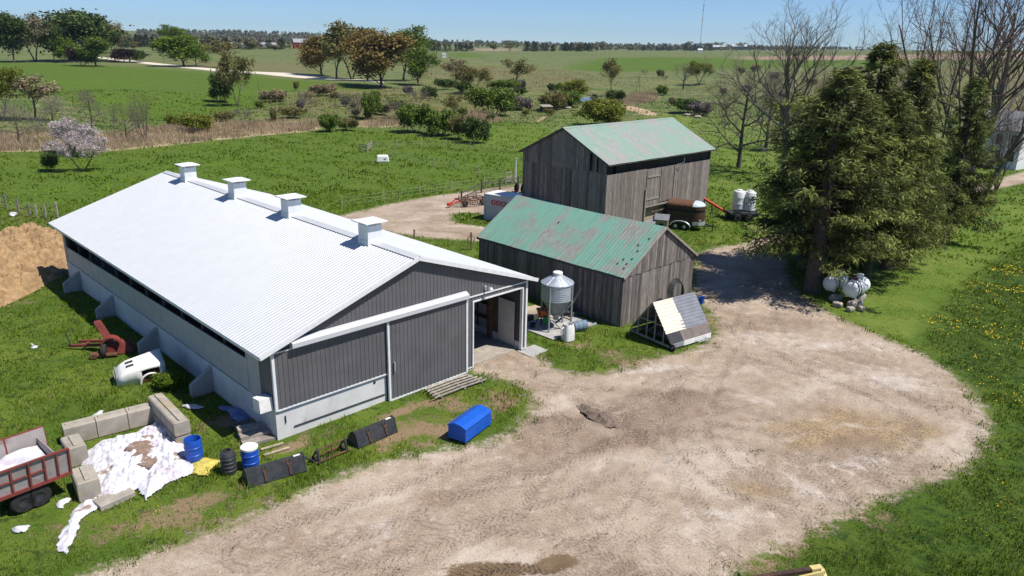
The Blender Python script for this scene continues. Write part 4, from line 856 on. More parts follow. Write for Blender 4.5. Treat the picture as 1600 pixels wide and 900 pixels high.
crumple('tarpaulin', [(341, 636), (365, 637), (388, 642), (400, 656), (384, 664), (371, 666), (362, 652)], MT['tarp'], 'crumpled faded blue tarpaulin in the shade of the barn wall', 'tarp', .22, 40, 5)
crumple('yellow_sheet', [(296, 727), (318, 715), (346, 723), (322, 745), (300, 741)], MT['yellow'], 'flattened yellow plastic sheet by the open blue drum', 'sheet', .12, 30, 8, .06)
MT['rust_soil'] = M('brown_soil', (.30, .21, .16), (.20, .135, .10), 3, .95, bump=.8, bscale=10, spots=[((.45, .38, .38), 2.5, .55, .7, (1, 1, 1))])
crumple('soil_ridge', [(900, 634), (912, 630), (935, 640), (960, 656), (972, 668), (955, 670), (930, 658), (908, 646)], M('churned_soil', (.20, .15, .115), (.12, .088, .068), 4, .95, bump=1, bscale=9), 'low ridge of dark churned soil in the middle of the gravel yard', 'soil ridge', .12, 44, 35, .0, .5, None, .08)
# ------------------------------------------------------------------ concrete block bay with plastic sheeting
def conc_block(A, yaw, L, label, z=0, W=.62, H=.62):
    R = thing('concrete_block', label, 'concrete block', (A[0], A[1], z), yaw, 'interlocking concrete blocks of the storage bay')
    b = MB(); c = .05
    b.prism([(c, 0), (W - c, 0), (W, c), (W, H - c), (W - c, H), (c, H), (0, H - c), (0, c)], 0, L, random.uniform(.2, .8)); o = b.build('block_body', MT['block'], R)
    b = MB(); b.prism([(W * .36, H - .01), (W * .64, H - .01), (W * .60, H + .07), (W * .40, H + .07)], .12, L - .12, .6); b.build('key_ridge', MT['block'], R)
    return R
A, B = at(104, 698), at(250, 660); yw = yaw_of(A, B); L = (B - A).length; bl = L / 3
for k, lb in enumerate(('block at the wagon end of the back row of concrete blocks', 'middle block in the back row of concrete blocks', 'block in the back row nearest the barn')):
    q = A + (B - A) * (k / 3) + Vector((0, 0, 0)); conc_block(q, yw, bl - .03, lb, H=.85)
A, B = at(301, 694), at(258, 648); yw = yaw_of(A, B); L = (B - A).length
conc_block(A, yw, L * .98, 'lower block of the pair stacked beside the open blue drum', 0, .65, .5); conc_block(A, yw, L * .98, 'upper block of the pair stacked beside the open blue drum', .57, .65, .6)
A, B = at(135, 712), at(104, 690); conc_block(at(140, 722), yaw_of(A, B) - .2, 1.25, 'stained block standing against the red wagon corner', 0, .7, .8)
conc_block(at(160, 775), yaw_of(A, B) - .25, 1.35, 'stained block in front of the bay between wagon and plastic', 0, .75, .75)
A, B = at(158, 798), at(212, 774)
R = thing('concrete_slab', 'flat pale concrete slab at the front edge of the plastic heap', 'slab', (A.x, A.y, 0), yaw_of(A, B)); b = MB(); b.prism([(0, -.05), (.7, -.05), (.7, .14), (.66, .18), (.04, .18), (0, .14)], 0, (B - A).length); b.build('slab_body', MT['block'], R)
crumple('plastic_sheeting', [(128, 716), (160, 690), (205, 680), (240, 665), (250, 636), (262, 632), (268, 660), (288, 690), (302, 725), (300, 742), (262, 758), (228, 784), (214, 770), (180, 782), (160, 786), (145, 770), (150, 745), (128, 735)], MT['sheeting'], 'heap of crumpled white silage plastic inside the concrete block bay', 'plastic heap', .24, 120, 31, .08, .6, None, .13)
crumple('soil_patch', [(196, 712), (212, 700), (232, 684), (242, 690), (240, 712), (246, 724), (236, 742), (222, 736), (206, 728)], MT['rust_soil'], 'brown soil dumped in the middle of the white plastic heap', 'soil', .10, 36, 33, .30, .3)
crumple('plastic_strip', [(122, 788), (150, 778), (148, 798), (122, 814), (120, 840), (104, 868), (90, 862), (98, 836), (108, 812)], MT['sheeting'], 'torn strip of white plastic trailing through the grass from the wagon corner', 'plastic strip', .14, 70, 41, .04, .3, None, .07)
for (pp, lb, sd) in (([(18, 826), (46, 822), (40, 834), (20, 836)], 'small scrap of white plastic under the red wagon', 51), ([(90, 783), (108, 780), (100, 795), (88, 797)], 'white plastic scrap hanging by the red wagon wheel', 53), ([(128, 660), (160, 642), (168, 640), (150, 658), (134, 668)], 'white plastic scrap blown behind the back row of blocks', 55), ([(283, 634), (305, 633), (318, 638), (292, 640)], 'white plastic scrap by the barn buttress', 57), ([(47, 535), (56, 540), (60, 546), (50, 545)], 'white rag in the grass left of the red machinery', 59), ([(14, 333), (27, 332), (26, 338), (14, 338)], 'white scrap in the pasture by the old fence', 61)):
    crumple('plastic_scrap', pp, MT['sheeting'], lb, 'plastic scrap', .12, 20, sd, .03, .15)
# ------------------------------------------------------------------ farm wagon
def wagon():
    A, B = at(-25, 828), at(117, 771); yaw = yaw_of(A, B); L = (B - A).length; W = 2.1; z0, z1 = .95, 2.0
    R = thing('farm_wagon', 'red-framed farm wagon with worn plywood sides, cut off by the left edge', 'wagon', (A.x, A.y, 0), yaw)
    def panel(y, s_, nm):
        b = MB(); b.hexa([(0, y, z0), (L, y, z0), (L, y + .04, z0), (0, y + .04, z0), (0, y + s_, z1), (L, y + s_, z1), (L, y + s_ + .04, z1), (0, y + s_ + .04, z1)]); return b.build(nm, MT['panel_wood'], R)
    sp = panel(0, -.12, 'side_panel'); panel(W, .12, 'side_panel')
    b = MB(); b.hexa([(L - .3, .04, z0), (L - .26, .04, z0), (L - .26, W, z0), (L - .3, W, z0), (L - .3, -.06, z1 - .3), (L - .26, -.06, z1 - .3), (L - .26, W + .1, z1 - .3), (L - .3, W + .1, z1 - .3)]); b.build('end_panel', MT['panel_wood'], R)
    b = MB()
    for y, s_ in ((-.04, -.12), (W + .06, .12)):
        for u, w in ((.0, .06), (.2, .06), (.36, .06), (.55, .14), (.72, .07), (.86, .07), (1.0, .08)): b.beam((L * u, y, z0 - .05), (L * u, y + s_, z1), w, .06)
        b.beam((0, y, z0 - .02), (L, y, z0 - .02), .08, .12); b.beam((0, y + s_, z1), (L, y + s_, z1), .08, .06); b.beam((0, y + s_ * .5, (z0 + z1) / 2), (L * .72, y + s_ * .5, (z0 + z1) / 2), .05, .05)
    b.box(0, L, .2, .35, .78, .93); b.box(0, L, W - .35, W - .2, .78, .93); b.build('frame', MT['red_paint'], R)
    b = MB(); b.box(0, L, .04, W, z0 - .04, z0 + .03); b.build('bed', MT['brown_wood'], R)
    for x in (L * .45, L * .62):
        for y in (.12, W - .12):
            b = MB(); b.lathe([(.18, -.11), (.36, -.11), (.42, -.06), (.42, .06), (.36, .11), (.18, .11)], (x, y, .41), 24, 'y'); t = b.build('wheel', MT['tyre'], R, smooth=True)
            b = MB(); b.lathe([(0, -.05), (.19, -.09), (.19, .09), (0, .05)], (x, y, .41), 18, 'y'); b.build('rim', MT['black_metal'], t, smooth=True)
    b = MB(); b.box(L * .42, L * .66, .2, W - .2, .45, .8); b.build('axle', MT['rust'], R)
    n = 40; X, Y = np.meshgrid(np.linspace(.05, L - .35, n), np.linspace(.08, W - .05, n)); Z = z0 + .45 + .2 * wob(X, Y, 2.2, 71) + .1 * (1 - np.abs(wob(X, Y, 5, 72)))
    i = (np.arange(n - 1)[:, None] * n + np.arange(n - 1)[None]).ravel(); b = MB(); V = np.stack([X.ravel(), Y.ravel(), Z.ravel()], 1); M4 = R.matrix_basis
    b.M = Matrix.Translation((A.x, A.y, 0)) @ Matrix.Rotation(yaw, 4, 'Z'); b.add(V, np.stack([i, i + 1, i + n + 1, i + n], -1))
    o = b.build('plastic_load', MT['sheeting'], None, smooth='all'); m = o.modifiers.new('thick', 'SOLIDIFY'); m.thickness = .1; tag(o, 'white plastic piled inside the red wagon', 'plastic heap')
MT['panel_wood'] = M('worn_plywood', (.36, .32, .31), (.27, .235, .225), 1.6, .9, st=(1, 1, 1), spots=[((.20, .16, .145), 1.2, .56, .75, (1, 2, 2)), ((.42, .39, .37), 3, .6, .75, (1, 1, 1))])
wagon()
# ------------------------------------------------------------------ white truck hood and red implement
def truck_hood():
    p = at(222, 590); R = thing('truck_bonnet', 'white fibreglass truck bonnet tipped on the grass by the barn buttress', 'truck hood', (p.x, p.y, .05), math.radians(215))
    R.rotation_euler = (math.radians(-6), math.radians(4), math.radians(212))
    n = 14; rows = []
    for u in np.linspace(0, 1, 9):
        x = -1.1 + 2.2 * u; w = .66 + .26 * (1 - u); hh = .98 - .22 * u - .25 * max(0, u - .8) * 5
        r_ = []
        for k in range(n + 1):
            t = math.pi * k / n; e = .27; cx_ = math.cos(t); sy_ = math.sin(t)
            r_.append((x, w * np.sign(cx_) * abs(cx_) ** e, .04 + hh * abs(sy_) ** e))
        rows.append(r_)
    V = np.array(rows).reshape(-1, 3); m = n + 1
    fq = [[i * m + k, i * m + k + 1, (i + 1) * m + k + 1, (i + 1) * m + k] for i in range(8) for k in range(n) if not (i in (1, 2, 3) and k in (0, 1, n - 1, n - 2))]
    b = MB(); b.add(V, fq); o = b.build('shell', MT['white_plastic'], R, smooth=True); md = o.modifiers.new('t', 'SOLIDIFY'); md.thickness = .04
    b = MB(); b.hexa([(1.1, -.6, .08), (1.18, -.56, .08), (1.18, .56, .08), (1.1, .6, .08), (1.06, -.52, .7), (1.12, -.5, .62), (1.12, .5, .62), (1.06, .52, .7)]); b.build('nose', MT['white_plastic'], R)
    b = MB()
    for z in (.18, .28, .38, .48): b.box(1.17, 1.2, -.45, .45, z, z + .05)
    b.build('grille', MT['galv_dark'], R)
    for y in (-.28, .12): b = MB(); b.hexa([(.25, y, .90), (.6, y, .87), (.6, y + .16, .87), (.25, y + .16, .90), (.25, y, .925), (.6, y, .885), (.6, y + .16, .885), (.25, y + .16, .925)]); b.build('vent', MT['black_plastic'], R)
    for s_ in (-1, 1):
        b = MB(); pts = [(-.35 + .48 * math.cos(t), s_ * .86, .05 + .5 * math.sin(t)) for t in np.linspace(0, math.pi, 12)]; b.tube(pts, .05, 8); b.build('wheel_arch', MT['white_plastic'], R, smooth=True)
    b = MB(); b.box(-.9, .2, -.6, .6, .05, .35); b.build('liner', MT['rust'], R)
truck_hood()
def red_implement():
    p = at(176, 553); R = thing('snow_blower', 'rusty red snow blower attachment lying in the grass by the barn', 'implement', (p.x, p.y, 0), .35)
    b = MB(); b.lathe([(.42, -.1), (.5, -.1), (.5, .35), (.42, .35)], (0, 0, .5), 20, 'y'); b.box(-.5, .9, .1, .5, .02, .55); b.hexa([(.2, -.2, .05), (1.1, -.2, .05), (1.1, .5, .05), (.2, .5, .05), (.5, -.1, .7), (.9, -.1, .5), (.9, .4, .5), (.5, .4, .7)]); b.build('housing', MT['red_paint'], R)
    b = MB(); b.hexa([(-.25, .05, .7), (.1, .05, .7), (.1, .35, .7), (-.25, .35, .7), (-.75, .4, 1.75), (-.45, .4, 1.8), (-.45, .7, 1.8), (-.75, .7, 1.75)]); b.build('chute', MT['red_paint'], R)
    b = MB(); b.beam((-.4, .6, .35), (-2.3, 1.4, .2), .14); b.beam((.2, .9, .4), (-1.9, 1.9, .22), .14); b.beam((-1.6, 1.0, .25), (-1.3, 1.7, .25), .1); b.build('arm', MT['red_paint'], R)
    b = MB(); b.tube([(-2.2, 1.3, .25), (-2.4, 1.5, .9), (-2.1, 1.6, 1.2), (-2.0, 1.5, .8)], .04, 7); b.build('hitch_loop', MT['black_metal'], R)
    b = MB(); b.tube([(-.8, -.3, .12), (.3, -.45, .12)], .12, 10); b.box(-1.0, -.7, -.5, -.1, .02, .25); b.build('gearbox', MT['rust'], R)
    b = MB(); b.lathe([(0, -.12), (.35, -.12), (.4, 0), (.35, .12), (0, .12)], (-.35, -.2, .3), 16, 'x'); b.build('wheel', MT['tyre'], R, smooth=True)
red_implement()
# ------------------------------------------------------------------ spoil heap behind the barn's far corner
Pn = smooth_poly(poly([(-90, 400), (-10, 372), (40, 362), (80, 358), (110, 372), (112, 425), (75, 444), (40, 462), (-10, 486), (-90, 500)]), 2); n = 130; Pn_heap = Pn
X, Y = np.meshgrid(np.linspace(*[Pn[:, 0].min(), Pn[:, 0].max()], n), np.linspace(*[Pn[:, 1].min(), Pn[:, 1].max()], n)); s_ = sdist(Pn, X.ravel(), Y.ravel()).reshape(X.shape)
Z = .45 * sst(s_ / 3) + .34 * sst(s_ / .6) * np.abs(wob(X, Y, 3.4, 84)) + .22 * sst(s_ / .6) * np.abs(wob(X, Y, 7.5, 85)) + .35 * sst(s_ / 1.0) * (1 - np.abs(wob(X, Y, 1.0, 81))) + .12 * sst(s_ / .5) * wob(X, Y, 3.2, 82) + .06 * sst(s_ / .5) * wob(X, Y, 9, 83) - .03
kf = [[i * n + j, i * n + j + 1, (i + 1) * n + j + 1, (i + 1) * n + j] for i in range(n - 1) for j in range(n - 1) if s_[i:i + 2, j:j + 2].max() > 0]
b = MB(); b.add(np.stack([X.ravel(), Y.ravel(), Z.ravel()], 1), np.array(kf)); o = b.build('spoil_heap', MT['sand']); tag(o, 'broad tan heap of straw manure and soil at the far end of the white-roofed barn', 'manure heap')
A_, B_ = at(66, 437), at(112, 428); b = MB(); b.beam((A_.x, A_.y, .15), (B_.x, B_.y, .2), .12, .35); tag(b.build('timber_beam', MT['brown_wood']), 'dark timber beam edging the manure heap at the barn corner', 'timber')
# ------------------------------------------------------------------ movable A-frame shelter
def coop():
    A, B, C = at(1046.7, 547), at(1108, 528), at(983, 521); L = (B - A).length; yaw = yaw_of(A, B); W = (C - A).length; Hh = 2.45
    R = thing('hen_shelter', 'movable A-frame animal shelter with cream and grey corrugated roof sheets beside the shed', 'animal shelter', (A.x, A.y, 0), yaw)
    zb = .38; dx, dy, dz = 0, W / 2, Hh - zb
    def slope(x0, x1, u0, u1, off, nm, material, pitch=.19):
        b = MB(); n_ = max(1, int((Hh * (u1 - u0)) / pitch)); ln = math.hypot(dy, dz); ny, nz = -dz / ln, dy / ln
        us, hs = [], []
        for i in range(n_):
            for q, h in ((0, 0), (.5, 0), (.62, .022), (.88, .022)): us.append(u0 + (i + q) / n_ * (u1 - u0)); hs.append(h)
        us.append(u1); hs.append(0)
        v = []
        for xx in (x0, x1):
            for u, h in zip(us, hs): v.append((xx, -.06 + dy * u + ny * (h + off), zb + dz * u + nz * (h + off)))
        m = len(us); i = np.arange(m - 1); b.add(v, np.stack([i, m + i, m + i + 1, i + 1], -1)[:, ::-1]); o = b.build(nm, material, R); md = o.modifiers.new('t', 'SOLIDIFY'); md.thickness = .01; return o
    slope(-.12, L * .44, .60, 1.0, .03, 'roof_sheet', MT['cream_sheet']).__setitem__('label', 'upper cream roof sheet')
    slope(-.10, L * .47, .24, .62, .012, 'roof_sheet', MT['cream_sheet']).__setitem__('label', 'lower cream roof sheet')
    slope(L * .40, L + .1, .22, 1.0, .0, 'roof_sheet', MT['grey_sheet']).__setitem__('label', 'grey corrugated roof sheet')
    b = MB(); ln = math.hypot(dy, dz)
    def plate(x0, x1, u0, u1, nm, material):
        b = MB(); ny, nz = -dz / ln, dy / ln
        q = [(x, -.08 + dy * u + ny * o, zb + dz * u + nz * o) for o in (-.02, .02) for (x, u) in ((x0, u0), (x1, u0), (x1, u1), (x0, u1))]; b.hexa(q); b.build(nm, material, R)
    plate(L * .3, L + .08, .0, .24, 'lower_sheet', MT['brown_sheet']); plate(-.06, L * .3, .0, .24, 'lower_sheet', MT['black_metal'])
    b = MB(); b.box(L * .3, L, -.12, -.06, .08, zb); b.build('skirt_board', MT['white_plastic'], R); b = MB(); b.box(0, L * .3, -.12, -.06, .1, zb); b.build('skirt_board', MT['galv_dark'], R)
    b = MB(); b.hexa([(0, W / 2 + .02, Hh - .02), (L, W / 2 + .02, Hh - .02), (L, W, zb), (0, W, zb), (0, W / 2, Hh + .02), (L, W / 2, Hh + .02), (L, W + .04, zb), (0, W + .04, zb)]); b.build('rear_sheet', MT['galv_dark'], R)
    b = MB()
    for x in (0, L - .06):
        b.beam((x, -.04, zb), (x, W / 2, Hh), .07); b.beam((x, W + .02, zb), (x, W / 2, Hh), .07); b.beam((x, -.05, .18), (x, W + .05, .18), .09, .12)
        for u in (.18, .4, .6, .82): b.beam((x, W * u, .2), (x, W * u, zb + (Hh - zb) * (1 - abs(2 * u - 1))), .06)
        b.beam((x, W * .22, 1.25), (x, W * .78, 1.25), .05)
    b.beam((0, -.04, .2), (L, -.04, .2), .09, .12); b.beam((0, W, .2), (L, W, .2), .09, .12); b.beam((0, W / 2, Hh - .05), (L, W / 2, Hh - .05), .07)
    b.build('frame', MT['grey_wood'], R)
    b = MB(); b.box(.5, L - .1, .35, W - .35, .25, .5); b.box(1.2, L - .3, .6, W * .7, .5, 1.1); b.tube([(.3, W * .3, .5), (.5, W * .45, 1.1), (.4, W * .6, 1.5)], .05, 6); b.tube([(.2, W * .65, .4), (.35, W * .4, 1.2)], .06, 6); b.build('perch', MT['dark_wood'], R)
    for x, y in ((L + .1, .15), (.0, -.18), (L + .1, W - .2)): b = MB(); b.lathe([(.06, -.05), (.2, -.06), (.22, 0), (.2, .06), (.06, .05)], (x, y, .2), 16, 'x'); b.build('wheel', MT['tyre'], R, smooth=True)
    b = MB(); b.tube([(L * .6, -.14, .2), (L * .6, -.35, .16), (L * .85, -.35, .16), (L * .85, -.14, .2)], .03, 6); b.build('tow_handle', MT['galv'], R)
MT['brown_sheet'] = M('stained_board', (.20, .165, .14), (.14, .12, .11), 2.5, .9, spots=[((.26, .15, .08), 2, .6, .75, (1, 1, 1))])
coop()
p = at(1043, 492); R = thing('hose_coil', 'big black hose coil leaning on the shed wall behind the A-frame shelter', 'hose coil', (p.x + .3, p.y + .2, 1.6), .79)
b = MB()
for k in range(5):
    r_ = .62 + .05 * k; b.tube([(r_ * math.cos(t), -.35 + .06 * k + .1 * math.sin(t), r_ * math.sin(t)) for t in np.linspace(0, 2 * math.pi, 30)], .035, 6, cap=False)
b.build('hose', MT['rope_black'], R, smooth=True); b = MB(); b.box(-.6, .6, -.5, .1, -1.6, -.66); b.build('reel_stand', MT['dark_wood'], R)
p = at(1094, 485); R = thing('bucket', 'blue bucket hooked behind the far end of the A-frame shelter', 'bucket', (p.x, p.y, .0), 0)
b = MB(); b.lathe([(0, .5), (.17, .5), (.21, .92), (.22, .92), (.19, .91), (.15, .53), (0, .53)], n=20); b.build('bucket_body', MT['blue_plastic'], R, smooth=True); b = MB(); b.beam((0, 0, 0), (0, 0, .5), .1); b.build('post', MT['grey_wood'], R)
a, c = at(1092, 468), at(1122, 466); b = MB(); b.tube([(a.x, a.y, .1), ((a.x + c.x) / 2, (a.y + c.y) / 2 + .1, .14), (c.x, c.y, .1)], [.13, .11, .07], 8); b.tube([((a.x * .6 + c.x * .4), (a.y * .6 + c.y * .4), .12), (a.x * .6 + c.x * .4 + .5, a.y * .6 + c.y * .4 + .4, .3)], .05, 6); tag(b.build('fallen_branch', MT['bark'], smooth=True), 'dark fallen branch on the gravel edge behind the A-frame shelter', 'branch')
# ------------------------------------------------------------------ horse trailer, kennel, auger, tanks
def horse_trailer():
    A, B = at(1040, 356), at(1096, 363); yaw = yaw_of(A, B); L = (B - A).length * 1.0; W = 1.9; z0, z1 = .55, 2.75
    R = thing('livestock_trailer', 'brown livestock trailer with a rusty rounded roof and a pale domed nose', 'trailer', (A.x, A.y, 0), yaw)
    def shell(off=0):
        o = [(0, 0)]; o = [(0, 0 - off)]
        for t in np.linspace(-math.pi / 2, math.pi / 2, 14): o.append((L - W / 2 + (W / 2 + off) * math.cos(t), W / 2 + (W / 2 + off) * math.sin(t)))
        o.append((0, W + off)); return o
    def extr(o, a, c, tone=.5):
        n_ = len(o); b = MB(); v = [(x, y, a) for x, y in o] + [(x, y, c) for x, y in o]
        b.add(v, [[i, (i + 1) % n_, n_ + (i + 1) % n_, n_ + i] for i in range(n_)] + [list(range(n_))[::-1], list(range(n_, 2 * n_))]); return b
    o = shell(); b = extr(o, z0, 1.75); b.build('body', MT['trailer_brown'], R)
    extr(o, 1.98, z1 - .4).build('upper_body', MT['trailer_brown'], R); extr(shell(-.05), 1.7, 2.1).build('window_gap', MT['dark'], R)
    b = MB()
    for x in np.arange(.05, L - W / 2, .55): b.box(x, x + .07, -.03, .02, z0, z1 - .35)
    for zz in (1.2, 1.78, 1.95): b.box(0, L - W / 2, -.025, .02, zz, zz + .05)
    b.build('side_rib', MT['black_metal'], R)
    n_ = 12; b = MB(); prof = [(W / 2 - (W / 2 + .04) * math.cos(t), z1 - .42 + .42 * math.sin(t)) for t in np.linspace(0, math.pi, n_)]
    b.prism(prof[::-1], -.02, L - W / 2 - .1); b.build('roof', MT['rust'], R)
    b = MB(); rws = []
    for e in np.linspace(0, math.pi / 2, 6): rws.append([(L - W / 2 - .1 + (W / 2 + .06) * math.cos(e) * math.cos(t), W / 2 + (W / 2 + .04) * math.cos(e) * math.sin(t), z1 - .42 + .43 * math.sin(e)) for t in np.linspace(-math.pi / 2, math.pi / 2, 13)])
    V = np.array(rws).reshape(-1, 3); b.add(V, [[i * 13 + k, i * 13 + k + 1, (i + 1) * 13 + k + 1, (i + 1) * 13 + k] for i in range(5) for k in range(12)]); b.build('nose_dome', MT['dome'], R, smooth=True)
    extr([(L - W / 2 + (x - L + W / 2) * 1.02, y) if x > L - W / 2 else (L - W / 2, y) for x, y in shell(.015)], z0 - .02, z0 + .35).build('nose_skirt', MT['galv'], R)
    for x in (L * .28, L * .28 + .85):
        for y in (-.08, W + .08):
            b = MB(); b.lathe([(.16, -.1), (.3, -.1), (.36, -.05), (.36, .05), (.3, .1), (.16, .1)], (x, y, .36), 20, 'y'); w = b.build('wheel', MT['tyre'], R, smooth=True); b = MB(); b.lathe([(0, -.06), (.17, -.09), (.17, .09), (0, .06)], (x, y, .36), 14, 'y'); b.build('rim', MT['galv'], w, smooth=True)
    for y in (-.12, W + .12):
        b = MB(); b.tube([(L * .28 + .42 + .95 * math.cos(t), y, .36 + .52 * math.sin(t)) for t in np.linspace(math.pi, 0, 14)], .06, 8); b.build('mudguard', MT['galv'], R, smooth=True)
    b = MB(); b.beam((L - .6, .3, .5), (L + 1.0, W / 2, .5), .09); b.beam((L - .6, W - .3, .5), (L + 1.0, W / 2, .5), .09); b.beam((L + .8, W / 2, 0), (L + .8, W / 2, 1.0), .08); b.box(.05, L - .4, .1, W - .1, .4, z0); b.build('drawbar', MT['black_metal'], R)
    b = MB(); b.box(L - .35, L - .2, -.03 + .1, .16, 1.0, 1.12); b.build('lamp', MT['white_plastic'], R)
MT['dome'] = M('pale_dome', (.52, .62, .66), (.45, .55, .6), 3, .4)
horse_trailer()
def kennel():
    p = at(1027, 356); R = thing('dog_kennel', 'small wooden kennel with grey felt roof left of the livestock trailer', 'kennel', (p.x, p.y, 0), -.3)
    b = MB(); b.box(-.2, 1.0, -.6, .6, 0, .9); b.build('kennel_body', MT['pale_wood'], R)
    b = MB(); b.hexa([(-.3, -.72, .9), (1.1, -.72, .9), (1.1, 0, 1.35), (-.3, 0, 1.35), (-.3, -.72, .96), (1.1, -.72, .96), (1.1, 0, 1.41), (-.3, 0, 1.41)]); b.hexa([(-.3, 0, 1.35), (1.1, 0, 1.35), (1.1, .72, .9), (-.3, .72, .9), (-.3, 0, 1.41), (1.1, 0, 1.41), (1.1, .72, .96), (-.3, .72, .96)]); b.build('roof', MT['grey_sheet'], R)
    b = MB(); b.box(.2, .6, -.62, -.595, .05, .6); b.build('doorway', MT['dark'], R)
    p = at(1014, 357); R = thing('lean_to_hutch', 'low hutch with a sloping grey lid next to the kennel', 'hutch', (p.x, p.y, 0), -.3)
    b = MB(); b.hexa([(-.6, -.5, 0), (.5, -.5, 0), (.5, .5, 0), (-.6, .5, 0), (-.6, -.5, .55), (.5, -.5, .55), (.5, .5, .95), (-.6, .5, .95)]); b.build('hutch_body', MT['brown_wood'], R)
    b = MB(); b.hexa([(-.7, -.6, .55), (.6, -.6, .55), (.6, .6, 1.0), (-.7, .6, 1.0), (-.7, -.6, .6), (.6, -.6, .6), (.6, .6, 1.05), (-.7, .6, 1.05)]); b.build('lid', MT['grey_sheet'], R)
kennel()
a, c = at(1092, 337), at(1138, 341)
R = thing('grain_auger', 'red grain auger tube slanting from the old barn to the white tanks', 'auger', (c.x, c.y, 0), 0)
v = a - c; b = MB(); b.tube([(0, 0, .45), (v.x * .5, v.y * .5, 1.25), (v.x, v.y, 2.0)], .13, 10); b.build('tube', MT['bright_red'], R, smooth=True)
b = MB(); b.beam((v.x * .55, v.y * .55 + .5, 0), (v.x * .6, v.y * .6, 1.35), .07); b.beam((v.x * .55, v.y * .55 - .5, 0), (v.x * .6, v.y * .6, 1.35), .07); b.build('stand_leg', MT['black_metal'], R); b = MB(); b.box(-.3, .3, -.3, .3, 0, .55); b.build('hopper', MT['black_metal'], R)
def liquid_tank(px, py, label, h, r):
    p = at(px, py); R = thing('liquid_tank', label, 'tank', (p.x, p.y, .95), 0, 'white tanks on the dark trailer')
    b = MB(); b.lathe([(0, 0), (r, .02), (r, h * .3), (r * 1.02, h * .32), (r, h * .34), (r, h * .62), (r * 1.02, h * .64), (r, h * .66), (r, h * .88), (r * .85, h * .97), (.25, h), (0, h)], n=28); b.build('tank_body', MT['tank_white'], R, smooth=True)
    b = MB(); b.lathe([(.28, h - .01), (.28, h + .09), (0, h + .1)], n=16); b.build('lid', MT['white_plastic'], R, smooth=True)
liquid_tank(1151, 341, 'white upright liquid tank on the dark trailer, nearer the old barn', 1.95, .62); liquid_tank(1168, 342, 'white upright liquid tank on the dark trailer, half behind the spruce boughs', 1.95, .62)
p = at(1158, 344); R = thing('tank_trailer', 'black low trailer carrying the two white tanks', 'trailer', (p.x, p.y, 0), .05)
b = MB(); b.box(-1.4, 1.6, -.75, .85, .72, .86); b.box(-1.3, 1.5, -.7, -.5, .5, .72); b.box(-1.3, 1.5, .6, .8, .5, .72); b.beam((1.5, .05, .6), (2.9, .05, .5), .12); b.build('chassis', MT['black_metal'], R)
b = MB()
for x in (-1.1, -.3, .5, 1.2): b.tube([(x, -.7, .9), (x, -.74, 1.3), (x + .2, -.7, 1.3)], .04, 6)
b.box(-.9, -.3, -.75, -.5, .86, 1.25); b.build('pump', MT['black_plastic'], R)
for x in (-.7, .5):
    for y in (-.8, .9): b = MB(); b.lathe([(.14, -.1), (.33, -.1), (.38, 0), (.33, .1), (.14, .1)], (x, y, .38), 18, 'y'); b.build('wheel', MT['tyre'], R, smooth=True)
def propane(pa, r, L, yaw, label):
    p = at(*pa); R = thing('propane_tank', label, 'propane tank', (p.x, p.y, .55), yaw, 'propane tanks by the spruces')
    prof = [(0, -L / 2)] + [(r * math.sin(t), -L / 2 + r * .6 * (1 - math.cos(t))) for t in np.linspace(.2, math.pi / 2, 8)] + [(r * math.sin(t), L / 2 - r * .6 * (1 - math.cos(t))) for t in np.linspace(math.pi / 2, .2, 8)] + [(0, L / 2)]
    b = MB(); b.lathe(prof, (0, 0, r), 28, 'x'); b.build('tank_body', MT['tank_white'], R, smooth=True)
    b = MB(); b.lathe([(.24, 2 * r - .04), (.24, 2 * r + .2), (.2, 2 * r + .27), (0, 2 * r + .29)], (.35, 0, 0), 18); b.build('valve_dome', MT['white_plastic'], R, smooth=True)
    for x in (-L * .28, L * .28): b = MB(); b.box(x - .06, x + .06, -r * .6, r * .6, -.05, .25); b.build('saddle', MT['tank_white'], R)
    b = MB(); t_ = np.linspace(.3, 2.9, 12); b.tube([(-.25 - .3 * math.sin(q * 1.2), -(r + .02) * math.sin(q), r + (r + .02) * math.cos(q)) for q in t_], .03, 6); b.tube([(-.9, -(r + .0) * math.sin(q), r + (r + .0) * math.cos(q)) for q in t_[:8]], .025, 6); b.build('hose', MT['rope_black'], R, smooth=True)
    b = MB(); b.box(-.42, -.2, -.14, .14, 2 * r - .02, 2 * r + .12); b.build('regulator', MT['rust'], R)
propane((1302, 462), .52, 2.3, .75, 'white propane tank, left one of the pair, close to the biggest spruce trunk'); propane((1334, 472), .58, 2.4, .75, 'white propane tank, right one of the pair, on blocks at the lawn edge')
